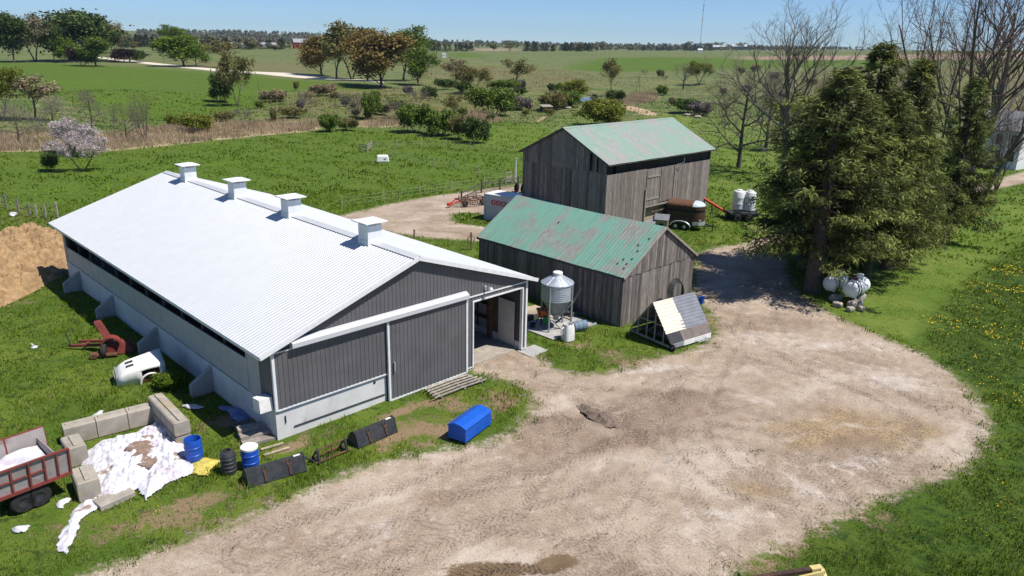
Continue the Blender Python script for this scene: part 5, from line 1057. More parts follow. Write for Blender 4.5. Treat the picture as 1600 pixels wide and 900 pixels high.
for (px, py, sx, sy, sz, yw, lb) in ((1305, 470, .8, .4, .4, .3, 'grey block under the left propane tank'), (1335, 479, 1.0, .45, .42, .5, 'pale block under the right propane tank'), (1308, 479, .55, .35, .3, -.6, 'brown flat stone in front of the propane tanks'), (1328, 486, .45, .35, .28, .4, 'pinkish stone below the right propane tank'), (1345, 485, .34, .3, .28, .2, 'small white stone at the lawn edge by the propane tanks'), (1344, 470, .8, .3, .45, .6, 'whitish concrete block under the far end of the right propane tank')):
    p = at(px, py); bm = bmesh.new(); bmesh.ops.create_icosphere(bm, subdivisions=3, radius=1)
    for v_ in bm.verts:
        c = v_.co; k = max(abs(c.x), abs(c.y), abs(c.z)); c = c.lerp(c / k, .65); c *= 1 + .06 * math.sin(c.x * 5 + px) * math.cos(c.y * 4 + py); v_.co = Vector((c.x * sx * .6, c.y * sy * .6, c.z * sz * .6 + sz * .5))
    me = bpy.data.meshes.new('stone'); bm.to_mesh(me); bm.free(); me.materials.append(MT['stone']); me.polygons.foreach_set('use_smooth', np.ones(len(me.polygons), bool)); o = bpy.data.objects.new('stone', me); COL.objects.link(o); o.location = (p.x, p.y, 0); o.rotation_euler = (0, 0, yw); tag(o, lb, 'stone')
# ------------------------------------------------------------------ implement at the bottom edge
def bottom_machine():
    A, B = at(1163, 905), at(1284, 892); yaw = yaw_of(A, B); L = (B - A).length
    A, B = at(1163, 903, .9), at(1284, 884, .9); yaw = yaw_of(A, B); L = (B - A).length
    R = thing('ride_on_implement', 'dark brown and pale yellow farm implement cut off by the bottom edge', 'implement', (A.x, A.y, 0), yaw)
    b = MB(); b.box(0, L - .42, -.10, .06, .78, .9); b.box(.35, L - .9, -.9, -.12, .55, .72); b.build('beam', MT['trailer_brown'], R)
    b = MB(); b.box(L - .42, L - .02, -.12, .07, .74, .92); b.hexa([(L - .95, -.28, .74), (L - .05, -.28, .74), (L - .05, -.2, .74), (L - .95, -.2, .74), (L - .95, -.28, .84), (L - .05, -.26, .9), (L - .05, -.2, .9), (L - .95, -.2, .84)]); b.hexa([(L - .1, -.6, .3), (L + .02, -.6, .3), (L + .02, -.12, .5), (L - .1, -.12, .5), (L - .12, -.55, .6), (L + .0, -.55, .6), (L + .0, -.12, .9), (L - .12, -.12, .9)]); b.build('end_cover', MT['pale_yellow'], R)
    b = MB(); b.lathe([(0, -.16), (.3, -.16), (.36, 0), (.3, .16), (0, .16)], (L - .42, -.55, .5), 20, 'x'); b.build('wheel', MT['tyre'], R, smooth=True)
    b = MB(); b.lathe([(0, -.12), (.3, -.12), (.36, 0), (.3, .12), (0, .12)], (.3, -.7, .36), 20, 'x'); b.build('wheel', MT['tyre'], R, smooth=True)
    b = MB(); b.tube([(-.15, .0, .3), (-.12, 0, .9), (-.2, .05, 1.05)], .05, 7); b.build('lever', MT['black_metal'], R)
    b = MB(); b.beam((L - .85, -.25, .6), (L - .75, -.6, .5), .08); b.build('bracket', MT['orange'], R)
MT['pale_yellow'] = M('pale_yellow_paint', (.60, .49, .20), (.52, .42, .17), 4, .5)
bottom_machine()
# ------------------------------------------------------------------ tractor inside the barn
Mb = Matrix.Translation((-10.006, 28.387, 0)) @ Matrix.Rotation(.7816, 4, 'Z'); p = Mb @ Vector((12.3, 3.4, 0)); R = thing('garden_tractor', 'red garden tractor parked in the dark inside the open barn door', 'tractor', p, .7816 + 1.57)
b = MB(); b.prism([(-.3, .45), (.3, .45), (.3, .95), (.2, 1.05), (-.2, 1.05), (-.3, .95)], -1.2, -.1); b.build('bonnet', MT['bright_red'], R)
b = MB(); b.box(-.1, .9, -.35, .35, .4, .6); b.build('chassis', MT['black_metal'], R); b = MB(); b.box(.5, .9, -.45, .45, .6, 1.0); b.build('fender', MT['bright_red'], R); b = MB(); b.box(.3, .7, -.22, .22, 1.0, 1.1); b.box(.65, .73, -.22, .22, 1.1, 1.5); b.build('seat', MT['black_plastic'], R)
for x, y, r_ in ((.7, -.55, .5), (.7, .55, .5), (-.9, -.45, .3), (-.9, .45, .3)): b = MB(); b.lathe([(r_ * .5, -.12), (r_ * .9, -.12), (r_, 0), (r_ * .9, .12), (r_ * .5, .12)], (x, y, r_), 20, 'y'); b.lathe([(0, -.04), (r_ * .5, -.08), (r_ * .5, .08), (0, .04)], (x, y, r_), 12, 'y'); b.build('wheel', MT['tyre'], R, smooth=True)
# ------------------------------------------------------------------ pasture: bale, gates, fences, posts
p = at(598, 253); R = thing('wrapped_bale', 'white wrapped bale standing in the green pasture', 'bale', (p.x, p.y, 0), .2)
b = MB(); b.hexa([(-.95, -.6, 0), (.95, -.6, 0), (.95, .6, 0), (-.95, .6, 0), (-.8, -.5, 1.0), (.8, -.5, 1.0), (.8, .5, 1.0), (-.8, .5, 1.0)]); o = b.build('bale_body', MT['white_plastic'], R); m = o.modifiers.new('b', 'BEVEL'); m.width = .18; m.segments = 3
b = MB(); b.box(.2, .5, -.62, -.56, .5, .62); b.build('patch', MT['galv_dark'], R)
def gate_frame(pa, pb, h, label, name='field_gate', material='grey_wood'):
    a, c = at(*pa), at(*pb); L = (c - a).length; R = thing(name, label, 'gate', (a.x, a.y, a.z), yaw_of(a, c))
    for x in (0, L): b = MB(); b.beam((x, 0, -.1), (x, 0, h), .12); b.build('post', MT[material], R)
    b = MB()
    for z in (.35, .8, h - .1): b.beam((0, 0, z), (L, 0, z), .06, .1)
    b.beam((0, 0, .35), (L, 0, h - .1), .05, .08); b.build('rail', MT[material], R); return R
gate_frame((562, 237), (574, 239), 1.3, 'grey wooden gate panel standing alone in the pasture, left of the bale'); gate_frame((575, 237), (582, 231), 1.2, 'pale wooden gate side running back behind the pasture gate panel')
gate_frame((790, 287), (806, 285), 1.5, 'weathered wooden gate beside the tall white post left of the old barn')
p = at(806, 286); b = MB(); b.M = Matrix.Translation(p); b.beam((0, 0, 0), (0, 0, hgt(p, 247)), .16); b.box(-.11, .11, -.11, .11, hgt(p, 247) - .08, hgt(p, 247)); tag(b.build('tall_post', MT['white_trim']), 'tall white post beside the weathered gate left of the old barn', 'post')
def fence(px, label, h=1.2, material='grey_wood', wires=(.4, .75, 1.1), w=.09, per=None, rails=None):
    P_ = [at(*q) for q in px]; R = thing('wire_fence' if not rails else 'rail_fence', label, 'fence', P_[0], 0); o = P_[0]
    for q in P_:
        v = q - o; hh = h * random.uniform(.92, 1.08); t = random.uniform(-.05, .05); b = MB(); b.beam((v.x, v.y, v.z - .2), (v.x + t, v.y, v.z + hh), w, tone=random.random()); b.build('post', MT[material], R)
    b = MB()
    for a, c in zip(P_[:-1], P_[1:]):
        for z in (rails or wires): 
            if rails: b.beam((a.x - o.x, a.y - o.y, a.z - o.z + z), (c.x - o.x, c.y - o.y, c.z - o.z + z), .06, .12)
            else: b.tube([(a.x - o.x, a.y - o.y, a.z - o.z + z), (c.x - o.x, c.y - o.y, c.z - o.z + z)], .009, 3, cap=False)
    b.build('rails' if rails else 'wires', MT[material] if rails else MT['fence_wire'], R)
fence([(600, 252), (614, 249), (644, 255), (676, 261), (711, 267), (748, 274), (790, 282), (806, 286)], 'wire fence with thin pale posts curving from the bale to the tall white post', 1.4, 'pale_wood', w=.07)
fence([(590, 236), (620, 232), (659, 231), (697, 232), (735, 235), (765, 238), (800, 240)], 'wire fence with thin pale posts along the back of the green pasture', 1.5, 'pale_wood', w=.07)
fence([(535, 326), (600, 316), (656, 307), (707, 300), (757, 293), (800, 288)], 'wire fence along the back edge of the gravel drive', 1.3, 'pale_wood', w=.07)
fence([(0, 320), (10, 325), (30, 332), (47, 339), (58, 340), (72, 341), (90, 340)], 'old leaning post fence beyond the manure heap', 1.4, 'grey_wood', w=.14)
fence([(721, 316), (752, 301), (781, 296), (809, 291), (832, 288)], 'black post-and-rail fence behind the shipping container', 1.3, 'dark_wood', rails=(.5, 1.0), w=.18)
p = at(647, 372); b = MB(); b.M = Matrix.Translation(p); b.beam((0, 0, -.1), (0.03, 0, .75), .13); b.box(-.08, .12, -.08, .08, .72, .76); tag(b.build('fence_post', MT['brown_wood']), 'short dark post at the drive edge above the white barn roof', 'post')
p = at(736, 391); R = thing('hydrant_post', 'dark wooden post with a drooping wire loop, left of the near shed', 'post', p, 0); b = MB(); b.beam((0, 0, -.1), (0, 0, 1.55), .14); b.build('post_body', MT['brown_wood'], R); b = MB(); b.tube([(-.3, 0, .7), (-.25, 0, 1.1), (0, 0, 1.35), (.25, 0, 1.1), (.3, 0, .8)], .03, 6); b.build('wire_loop', MT['rust'], R, smooth=True)
# harrow by the container
def harrow():
    a, c = at(724, 325), at(757, 321); R = thing('harrow', 'rusty tine harrow with an orange-red hitch parked behind the container', 'harrow', (a.x, a.y, 0), yaw_of(a, c)); L = (c - a).length + .6
    b = MB()
    for y in (0, .9, 1.8): b.beam((0, y, .7), (L, y, .7), .1)
    for x in (0, L / 3, 2 * L / 3, L): b.beam((x, 0, .7), (x, 1.8, .7), .09); b.beam((x, .9, .7), (x, .9, 1.2), .08)
    b.build('frame', MT['rust'], R); b = MB()
    for x in np.arange(.1, L, .3):
        for y in (0, .9, 1.8): b.tube([(x, y, .7), (x + .12, y - .15, .4), (x, y - .1, .02)], .025, 5)
    b.build('tines', MT['rust'], R)
    b = MB(); b.beam((0, .3, .7), (-1.2, .9, .35), .1); b.beam((0, 1.5, .7), (-1.2, .9, .35), .1); b.box(-1.4, -1.1, .75, 1.05, .2, .5); b.build('hitch', MT['bright_red'], R)
    for x in (.5, L - .5): b = MB(); b.lathe([(.1, -.1), (.33, -.1), (.38, 0), (.33, .1), (.1, .1)], (x, .45, .38), 16, 'y'); b.build('wheel', MT['tyre'], R, smooth=True)
harrow()
for i, (px, lb) in enumerate(((806, 'dark tyre leaning at the left end of the tyre row by the old barn'), (816, 'dark tyre in the middle of the row by the old barn'), (826, 'dark tyre against the left corner of the old barn'))):
    p = at(px, 300 + i); b = MB(); b.lathe([(.28, -.12), (.5, -.12), (.56, -.05), (.56, .05), (.5, .12), (.28, .12)], (0, 0, .54), 20, 'x'); o = b.build('tyre', MT['tyre'], smooth=True); o.location = p; o.rotation_euler = (0, .2, .4); tag(o, lb, 'tyre', 'tyres by the old barn')
# ------------------------------------------------------------------ tree builders
def skel(h, seed, clear=.25, stems=1, spread=.8, kids=(9, 6, 5, 3), ratio=.55, up=.18, r0=None, wander=.16, fork=.5, top=.95):
    r = random.Random(seed); out = []; r0 = r0 or h * .02
    def rv(): return Vector((r.gauss(0, 1), r.gauss(0, 1), r.gauss(0, 1)))
    def grow(p, d, ln, rad, lv):
        n = 6 if lv == 0 else 5 if lv < 3 else 3; pts = [p.copy()]; ds = []
        for k in range(n):
            d = (d + rv() * wander * (.45 if lv == 0 else 1) + Vector((0, 0, up if lv else .05))).normalized(); p = p + d * (ln / n); pts.append(p.copy()); ds.append(d.copy())
        rads = [rad * (1 - .8 * k / n) for k in range(n + 1)]; out.append((lv, pts, rads))
        if lv < len(kids):
            m = kids[lv]; m = max(1, int(m * r.uniform(.8, 1.25))); az = r.uniform(0, 6.28)
            for q in range(m):
                u0 = clear if lv == 0 else .25
                u = u0 + (top - u0) * (q + r.uniform(.1, .9)) / m; f = u * n; k = min(int(f), n - 1); b_ = pts[k].lerp(pts[k + 1], f - k)
                az += 2.4 + r.uniform(-.5, .5); dd = ds[k]; a = dd.orthogonal().normalized(); a = (Matrix.Rotation(az, 3, dd) @ a)
                ang = r.uniform(.55, 1.0) * spread; nd_ = (dd * math.cos(ang) + a * math.sin(ang)).normalized()
                l2 = ln * ratio * (1.1 - .55 * u) * r.uniform(.75, 1.2) * (1.35 if lv == 0 else 1)
                grow(b_, nd_, l2, max(.006, rads[k] * .55 * r.uniform(.8, 1)), lv + 1)
    for s_ in range(stems):
        a = s_ * 6.28 / stems + r.uniform(-.5, .5); t = fork * (stems > 1) * r.uniform(.7, 1.2)
        d = Vector((math.cos(a) * t, math.sin(a) * t, 1)).normalized(); grow(Vector((math.cos(a) * .15 * (stems > 1), math.sin(a) * .15 * (stems > 1), -.1)), d, h * .86 * r.uniform(.88, 1.05), r0 * (1 if stems == 1 else .75), 0)
    return out
def skel_mesh(sk, lo, hi, thick=1.0):
    b = MB(); r = random.Random(3)
    for lv, pts, rads in sk:
        if lo <= lv <= hi: b.tube([tuple(p) for p in pts], np.array(rads) * thick, 8 if lv == 0 else 5 if lv == 1 else 4 if lv == 2 else 3, r.random(), cap=False)
    return b
def leafquads(C, size, tone, r, flat=.0, aspect=.6):
    n = len(C); d = r.normal(size=(n, 3)); d[:, 2] *= (1 - flat); d /= np.linalg.norm(d, axis=1)[:, None]; e = np.cross(d, r.normal(size=(n, 3))); e /= np.linalg.norm(e, axis=1)[:, None]
    s_ = size * r.uniform(.6, 1.3, n)[:, None]; a = d * s_; c = e * s_ * aspect
    V = np.stack([C - a, C - c * .9 + a * .1, C + a, C + c * .9 + a * .1], 1).reshape(-1, 3); return V, np.arange(4 * n).reshape(-1, 4), tone
def leaves_on(sk, lvls, per, rad, size, seed, zdroop=0, keep=1.0):
    r = np.random.default_rng(seed); Cs, Ts = [], []
    for lv, pts, rads in sk:
        if lv in lvls and r.random() < keep:
            t0 = r.uniform(.15, .85); n = r.poisson(per)
            P_ = np.array([tuple(p) for p in pts]); k = r.integers(max(1, len(P_) // 3), len(P_), n)
            Cs.append(P_[k] + r.normal(0, rad, (n, 3)) * [1, 1, .7] - [0, 0, zdroop]); Ts.append(np.clip(t0 + r.normal(0, .16, n), 0, 1))
    C = np.concatenate(Cs); T = np.concatenate(Ts); b = MB(); b.add(*leafquads(C, size, T, r)); return b
PROTO = {}
def mesh_of(b, nm, material, smooth=False):
    o = b.build(nm, material, None, smooth); me = o.data; bpy.data.objects.remove(o); return me
def bounds(mes):
    P_ = np.concatenate([np.array([v.co for v in me.vertices]) for me in mes]); return float(np.percentile(P_[:, 2], 99)), float(np.percentile(np.abs(P_[:, :2]), 94) * 2)
def reg(key, trunk, crown): h, w = bounds([m for m in (trunk, crown) if m]); PROTO[key] = (trunk, crown, h, w)
def leafy(key, h, seed, per, rad, size, lv=(2, 3), **k):
    sk = skel(h, seed, **k); mx = len(k.get('kids', (9, 6, 5, 3)))
    reg(key, mesh_of(skel_mesh(sk, 0, 2), 'trunk', MT['bark'], 'all'), mesh_of(leaves_on(sk, lv, per, rad, size, seed), 'crown', LF['green']))
def bare(key, h, seed, tm='bark', wm='twig', thick=1.0, **k):
    sk = skel(h, seed, **k); reg(key, mesh_of(skel_mesh(sk, 0, 1), 'trunk', MT[tm], 'all'), mesh_of(skel_mesh(sk, 2, 9, thick), 'crown', MT[wm]))
leafy('round_a', 14, 1, 30, 1.0, .40, kids=(10, 6, 4), clear=.07, spread=1.0); leafy('round_b', 14, 2, 30, 1.05, .42, kids=(11, 6, 4), clear=.06, spread=1.0)
leafy('airy_a', 13, 3, 11, .6, .32, kids=(9, 5, 4), clear=.3); leafy('airy_b', 13, 4, 11, .6, .32, kids=(8, 6, 4), clear=.28, stems=2, fork=.25)
leafy('tall_a', 18, 5, 24, 1.0, .42, kids=(12, 5, 4), clear=.2, spread=.75)
leafy('shrub_a', 3.2, 6, 12, .3, .17, kids=(6, 5, 3), clear=.08, stems=5, fork=.8, spread=.9, r0=.05, lv=(1, 2, 3)); leafy('shrub_b', 3.2, 7, 12, .32, .17, kids=(6, 5, 3), clear=.06, stems=6, fork=1.0, spread=.9, r0=.05, lv=(1, 2, 3))
leafy('blossom', 5.2, 8, 15, .2, .10, kids=(8, 6, 5), clear=.3, spread=1.05, stems=2, fork=.4, r0=.13, lv=(2, 3))
bare('bare_a', 13, 11, thick=1.8, kids=(11, 7, 6, 4), clear=.28, spread=.85); bare('bare_b', 9, 12, thick=1.6, r0=.30, kids=(11, 8, 7, 5), clear=.2, spread=1.3, ratio=.62, up=.04); bare('bare_c', 12, 13, thick=1.8, kids=(9, 6, 5, 4), clear=.15, stems=3, fork=.35)
bare('bare_shrub', 3.6, 14, thick=2.2, kids=(6, 6, 5), clear=.1, stems=7, fork=.7, r0=.04, wm='twig'); bare('thin', 7, 15, kids=(9, 4, 3), clear=.3, spread=.5, ratio=.3, r0=.07)
bare('big_a', 24, 21, 'pale_bark', 'twig', thick=1.5, kids=(12, 8, 7, 6), clear=.2, spread=.75, ratio=.55, up=.14, r0=.46, wander=.17)
bare('big_b', 23, 22, 'bark', 'red_twig', thick=1.4, kids=(9, 7, 7, 6), clear=.16, stems=3, fork=.42, spread=.8, ratio=.5, up=.11, r0=.46, wander=.18)
bare('big_c', 17, 23, 'bark', 'red_twig', thick=1.4, kids=(9, 8, 7, 5), clear=.22, stems=2, fork=.75, spread=.9, ratio=.52, up=.06, r0=.40, wander=.19)
def conifer(key, h, rad, seed, clear, nb, sp, ssize, material, taper=.85, spw=.3):
    r = np.random.default_rng(seed); t = MB(); t.tube([(0, 0, -.2), (.02, 0, h * .3), (0, .03, h * .65), (0, 0, h * .98)], [h * .026, h * .02, h * .01, .02], 9, .4, cap=False)
    Cs, Ds, Ts, Ss = [], [], [], []
    for k in range(nb):
        u = ((k + r.random()) / nb) ** .92; z = clear + (h - clear) * u; az = k * 2.399 + r.uniform(-.6, .6)
        ln = (rad * min((1 - u) ** taper, 1.55 * (1 - u)) * r.choice([.5, .75, .9, 1.0, 1.15]) * r.uniform(.85, 1.12) + .30) * min(1, .7 + u * 3)
        rise = r.uniform(-.05, .25) + .55 * u; n = 8; s_ = np.linspace(0, 1, n); dx = ln * s_; dz = ln * (rise * s_ - (.5 - .4 * u) * s_ ** 1.6 + .30 * s_ ** 4); bend = r.uniform(-.25, .25) * ln * s_ ** 2
        P_ = np.stack([dx * math.cos(az) - bend * math.sin(az), dx * math.sin(az) + bend * math.cos(az), z + dz], 1); t.tube(P_, np.linspace(max(.012, h * .0028 * (1 - u)), .006, n), 3, .5, cap=False)
        m2 = max(4, int(ln / rad * 15)); bt = r.uniform(.05, .75)
        for w in range(m2):
            q = r.uniform(.12, 1.0) ** .7; p0 = np.array([np.interp(q, s_, P_[:, i]) for i in range(3)]); sd = r.choice([-1, 1]); a2 = az + sd * r.uniform(.4, 1.3); l2 = (.25 + spw * ln * (1.1 - q)) * r.uniform(.5, 1.2)
            m = max(3, int(sp * (.35 + l2) / 10)); f = r.random(m); d2 = np.array([math.cos(a2), math.sin(a2), r.uniform(-.55, .15)])
            C = p0 + d2 * (l2 * f)[:, None] + r.normal(0, .09 + .02 * ln, (m, 3)) - np.array([0, 0, 1]) * (np.abs(r.normal(0, .12, m)) * (1 - .5 * u))[:, None]
            Cs.append(C); Ds.append(d2 * .7 + r.normal(0, .42, (m, 3)) - np.array([0, 0, .55 - .5 * u])); Ts.append(np.clip(bt - .08 + .75 * (q - .6) + .25 * (f - .5) + r.normal(0, .13, m), 0, 1)); Ss.append(ssize * r.uniform(.55, 1.4, m))  # tone: yellow-green tips, and the crown's inner shade put into the colour
    C, D, T, S_ = map(np.concatenate, (Cs, Ds, Ts, Ss)); D /= np.linalg.norm(D, axis=1)[:, None]; e = np.cross(D, r.normal(size=D.shape)); e /= np.linalg.norm(e, axis=1)[:, None]
    a = D * S_[:, None]; c = e * S_[:, None] * .135; V = np.stack([C - a * .4, C - c, C + a, C + c], 1).reshape(-1, 3); b = MB(); b.add(V, np.arange(len(V)).reshape(-1, 4), T)
    reg(key, mesh_of(t, 'trunk', MT['bark'], 'all'), mesh_of(b, 'crown', material))
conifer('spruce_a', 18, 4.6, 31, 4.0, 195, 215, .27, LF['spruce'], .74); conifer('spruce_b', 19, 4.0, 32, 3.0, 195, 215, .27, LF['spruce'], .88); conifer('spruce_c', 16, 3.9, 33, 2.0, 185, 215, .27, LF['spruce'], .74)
conifer('fir', 11, 2.6, 34, .6, 60, 22, .6, LF['far_conifer'], .8, .35)
def place(kind, key, px, py, top, w, label, mat_=None, group=None, name=None, seed=None, cat='tree', yaw=None, wmul=1.0):
    p = at(px, py); h = hgt(p, top) if top is not None else 12; tr, cr, h0, w0 = PROTO[key]; W = max(.4, w * mpp(p)) * wmul * (1.15 if key[:3] in ('rou', 'tal', 'air') else 1); h *= 1.12 if key[:3] == 'shr' else 1
    R = thing(name or kind, label, cat, (p.x, p.y, p.z), random.uniform(0, 6.28) if yaw is None else yaw, group); R.scale = (W / w0, W / w0, max(.4, h) / h0)
    for nm, me in (('trunk', tr), ('crown', cr)):
        o = bpy.data.objects.new(nm, me); COL.objects.link(o); o.parent = R
        if nm == 'crown' and mat_: o.material_slots[0].link = 'OBJECT'; o.material_slots[0].material = LF.get(mat_) or MT[mat_]
    return R
# spruces by the yard
G = 'spruces at the yard corner'
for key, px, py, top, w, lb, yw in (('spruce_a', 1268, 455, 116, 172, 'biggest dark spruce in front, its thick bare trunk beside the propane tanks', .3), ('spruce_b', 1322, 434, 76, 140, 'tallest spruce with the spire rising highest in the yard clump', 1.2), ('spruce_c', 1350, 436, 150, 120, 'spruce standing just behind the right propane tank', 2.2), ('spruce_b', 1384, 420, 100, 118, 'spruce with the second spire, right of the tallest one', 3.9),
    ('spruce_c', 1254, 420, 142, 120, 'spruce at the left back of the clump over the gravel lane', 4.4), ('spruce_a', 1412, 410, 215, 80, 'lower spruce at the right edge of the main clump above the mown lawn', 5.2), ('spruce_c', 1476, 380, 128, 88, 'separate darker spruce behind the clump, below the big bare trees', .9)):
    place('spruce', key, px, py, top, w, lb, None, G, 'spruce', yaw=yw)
# bare trees on the right
for key, px, py, top, w, lb, m_, yw in (('big_a', 1226, 272, -6, 165, 'tall slender bare tree rising behind the spruces left of their tops', None, .5), ('big_b', 1484, 318, -120, 260, 'huge bare tree with many upright limbs rising out of the frame behind the spruces', None, .2), ('big_c', 1530, 318, -70, 250, 'leaning bare tree whose long limbs reach out to the right edge', None, 2.2), ('big_a', 1508, 300, -95, 210, 'bare tree with a straight stem between the two huge ones', 'red_twig', 1.6),
    ('bare_b', 1154, 262, 112, 112, 'low spreading bare tree right of the old barn roof', None, 1.0), ('bare_b', 1197, 232, 108, 84, 'bare tree with a thick short trunk behind the low spreading one', None, 2.6), ('bare_c', 1262, 215, 108, 70, 'grey bare tree half hidden behind the spruce tops', 'red_twig', .1), ('bare_c', 1556, 296, 165, 90, 'twiggy young bare tree in front of the white house', None, 1.3), ('bare_a', 1585, 215, 118, 80, 'bare tree at the right edge beyond the white house', 'red_twig', .1)):
    place('bare_tree', key, px, py, top, w, lb, m_, None, 'bare_tree', yaw=yw)
place('shrub', 'airy_a', 1212, 236, 150, 46, 'yellow-green budding tree between the bare trees behind the old barn', 'yellow', name='budding_tree')
# field and valley trees
T = [('round_a', 22, 98, 24, 36, 'dark tree at the left frame edge on the far hill', 'dark'), ('airy_b', 56, 97, 25, 52, 'pale budding tree second from the left on the far hill', 'pale'), ('tall_a', 86, 98, 36, 28, 'narrow dark tree between two pale ones on the far hill', 'dark'), ('airy_a', 108, 95, 24, 48, 'broad pale tree in the middle of the far-left clump', 'pale'), ('round_b', 138, 96, 20, 72, 'big dark crown at the back of the far-left clump', 'dark'), ('round_a', 150, 104, 60, 34, 'rounded green tree at the front right of the far-left clump', 'green'), ('shrub_a', 130, 103, 78, 28, 'small maroon tree at the foot of the far-left clump', 'maroon'), ('shrub_b', 102, 98, 62, 26, 'light green bush-like tree in the far-left clump', 'bright'), ('airy_b', 180, 95, 33, 28, 'pale brown tree at the right end of the far-left clump', 'tan'),
    ('round_b', 203, 97, 77, 38, 'dark purple-leaved tree by the pale farm road', 'maroon'), ('shrub_a', 217, 98, 82, 14, 'small dark bush against the purple-leaved tree', 'dark'), ('round_a', 288, 104, 57, 48, 'bright green round tree on the pale farm road', 'bright'), ('round_b', 306, 103, 70, 26, 'bright green lower tree joined to the round roadside tree', 'bright'), ('tall_a', 279, 82, 40, 34, 'yellowish green tree behind the bright roadside tree', 'bright'),
    ('airy_a', 354, 106, 64, 38, 'tan budding tree on the road above the ivy-clad one', 'olive'), ('airy_b', 371, 166, 84, 34, 'leaning pale trunked tree on the field edge left of centre', 'olive'), ('shrub_b', 349, 160, 118, 30, 'dark green leafy tree leaning on the pale trunk at the field edge', 'dark'),
    ('round_a', 503, 119, 58, 48, 'rust-orange tree at the left end of the big roadside clump', 'rust'), ('tall_a', 526, 123, 40, 50, 'olive tree with a straight trunk in the big roadside clump', 'olive'), ('airy_b', 550, 124, 38, 62, 'tall pale olive crown of the big roadside clump', 'olive'), ('round_b', 574, 126, 50, 46, 'brown-green tree in the middle of the big roadside clump', 'rust'), ('round_a', 597, 138, 56, 68, 'wide rust-brown tree at the front of the big roadside clump', 'rust'), ('tall_a', 630, 126, 43, 54, 'tall bright green tree at the right of the big roadside clump', 'green'), ('round_b', 654, 134, 76, 34, 'low green tree closing the right end of the big roadside clump', 'green'),
    ('airy_a', 714, 135, 92, 28, 'tan slender tree right of the big roadside clump', 'tan'), ('airy_b', 740, 147, 104, 40, 'several-stemmed budding tree above the valley bushes', 'olive'), ('airy_a', 804, 141, 92, 38, 'lone budding tree with a dark trunk in the middle valley', 'olive'), ('airy_a', 712, 189, 148, 26, 'small olive sapling above the pasture hedge', 'olive'), ('fir', 928, 169, 147, 17, 'small dark pointed conifer by the little pond', None), ('round_a', 901, 156, 126, 28, 'yellow-green rounded tree by the pond', 'yellow'),
    ('airy_a', 953, 151, 92, 26, 'tall thin tree with olive top above the valley', 'olive'), ('bare_a', 1068, 140, 97, 36, 'bare dark tree beside the yellow willow', None), ('airy_b', 1092, 132, 97, 28, 'yellow-green willow on the valley edge', 'yellow'), ('thin', 994, 144, 112, 10, 'thin bare stem, left of a close pair in the valley', None), ('thin', 1000, 144, 112, 10, 'thin bare stem, right of a close pair in the valley', None), ('thin', 471, 198, 154, 20, 'thin bare sapling above the reeds, left of two', None), ('thin', 480, 200, 164, 18, 'thin bare sapling above the reeds, right of two', None), ('thin', 396, 211, 178, 14, 'thin bare sapling standing in the reed bed', None), ('thin', 409, 166, 120, 8, 'very thin bare pole tree above the scrubby slope', None),
    ('bare_c', 228, 222, 147, 36, 'upright bare tree with pale stems in the reeds left of the barn', 'twig'), ('bare_b', 198, 218, 162, 42, 'twisted budding tree in the reeds beside the upright bare one', None), ('thin', 180, 219, 164, 16, 'dead trunk standing left of the twisted tree', None), ('bare_b', 621, 188, 158, 44, 'crooked bare tree in the scrub above the pasture', None), ('bare_b', 30, 222, 160, 60, 'bare grey tree at the left edge in the reeds', 'purple'), ('bare_b', 86, 208, 150, 60, 'bare grey tree behind the blossom at the left', 'purple'), ('airy_b', 5, 190, 100, 44, 'yellow-green tree cut by the left frame edge', 'yellow'), ('airy_a', 55, 188, 118, 50, 'tan budding tree below the far-left clump', 'tan'), ('bare_b', 145, 200, 140, 52, 'bare tree between the blossom and the green hill', None)]
for key, px, py, top, w, lb, m_ in T:
    nm = 'conifer' if key == 'fir' else 'bare_tree' if key in ('thin', 'bare_a', 'bare_b', 'bare_c') else 'budding_tree' if key.startswith('airy') else 'leafy_tree'
    place(nm, key, px, py, top, w, lb, m_, None, nm)
place('t', 'blossom', 130, 267, 208, 66, 'white-pink blossoming tree on the pasture left of the white roof', 'blossom', name='blossom_tree', yaw=.4); place('t', 'blossom', 112, 242, 186, 88, 'wide paler blossoming tree in the reeds behind the front one', 'blossom', name='blossom_tree', yaw=2.4)
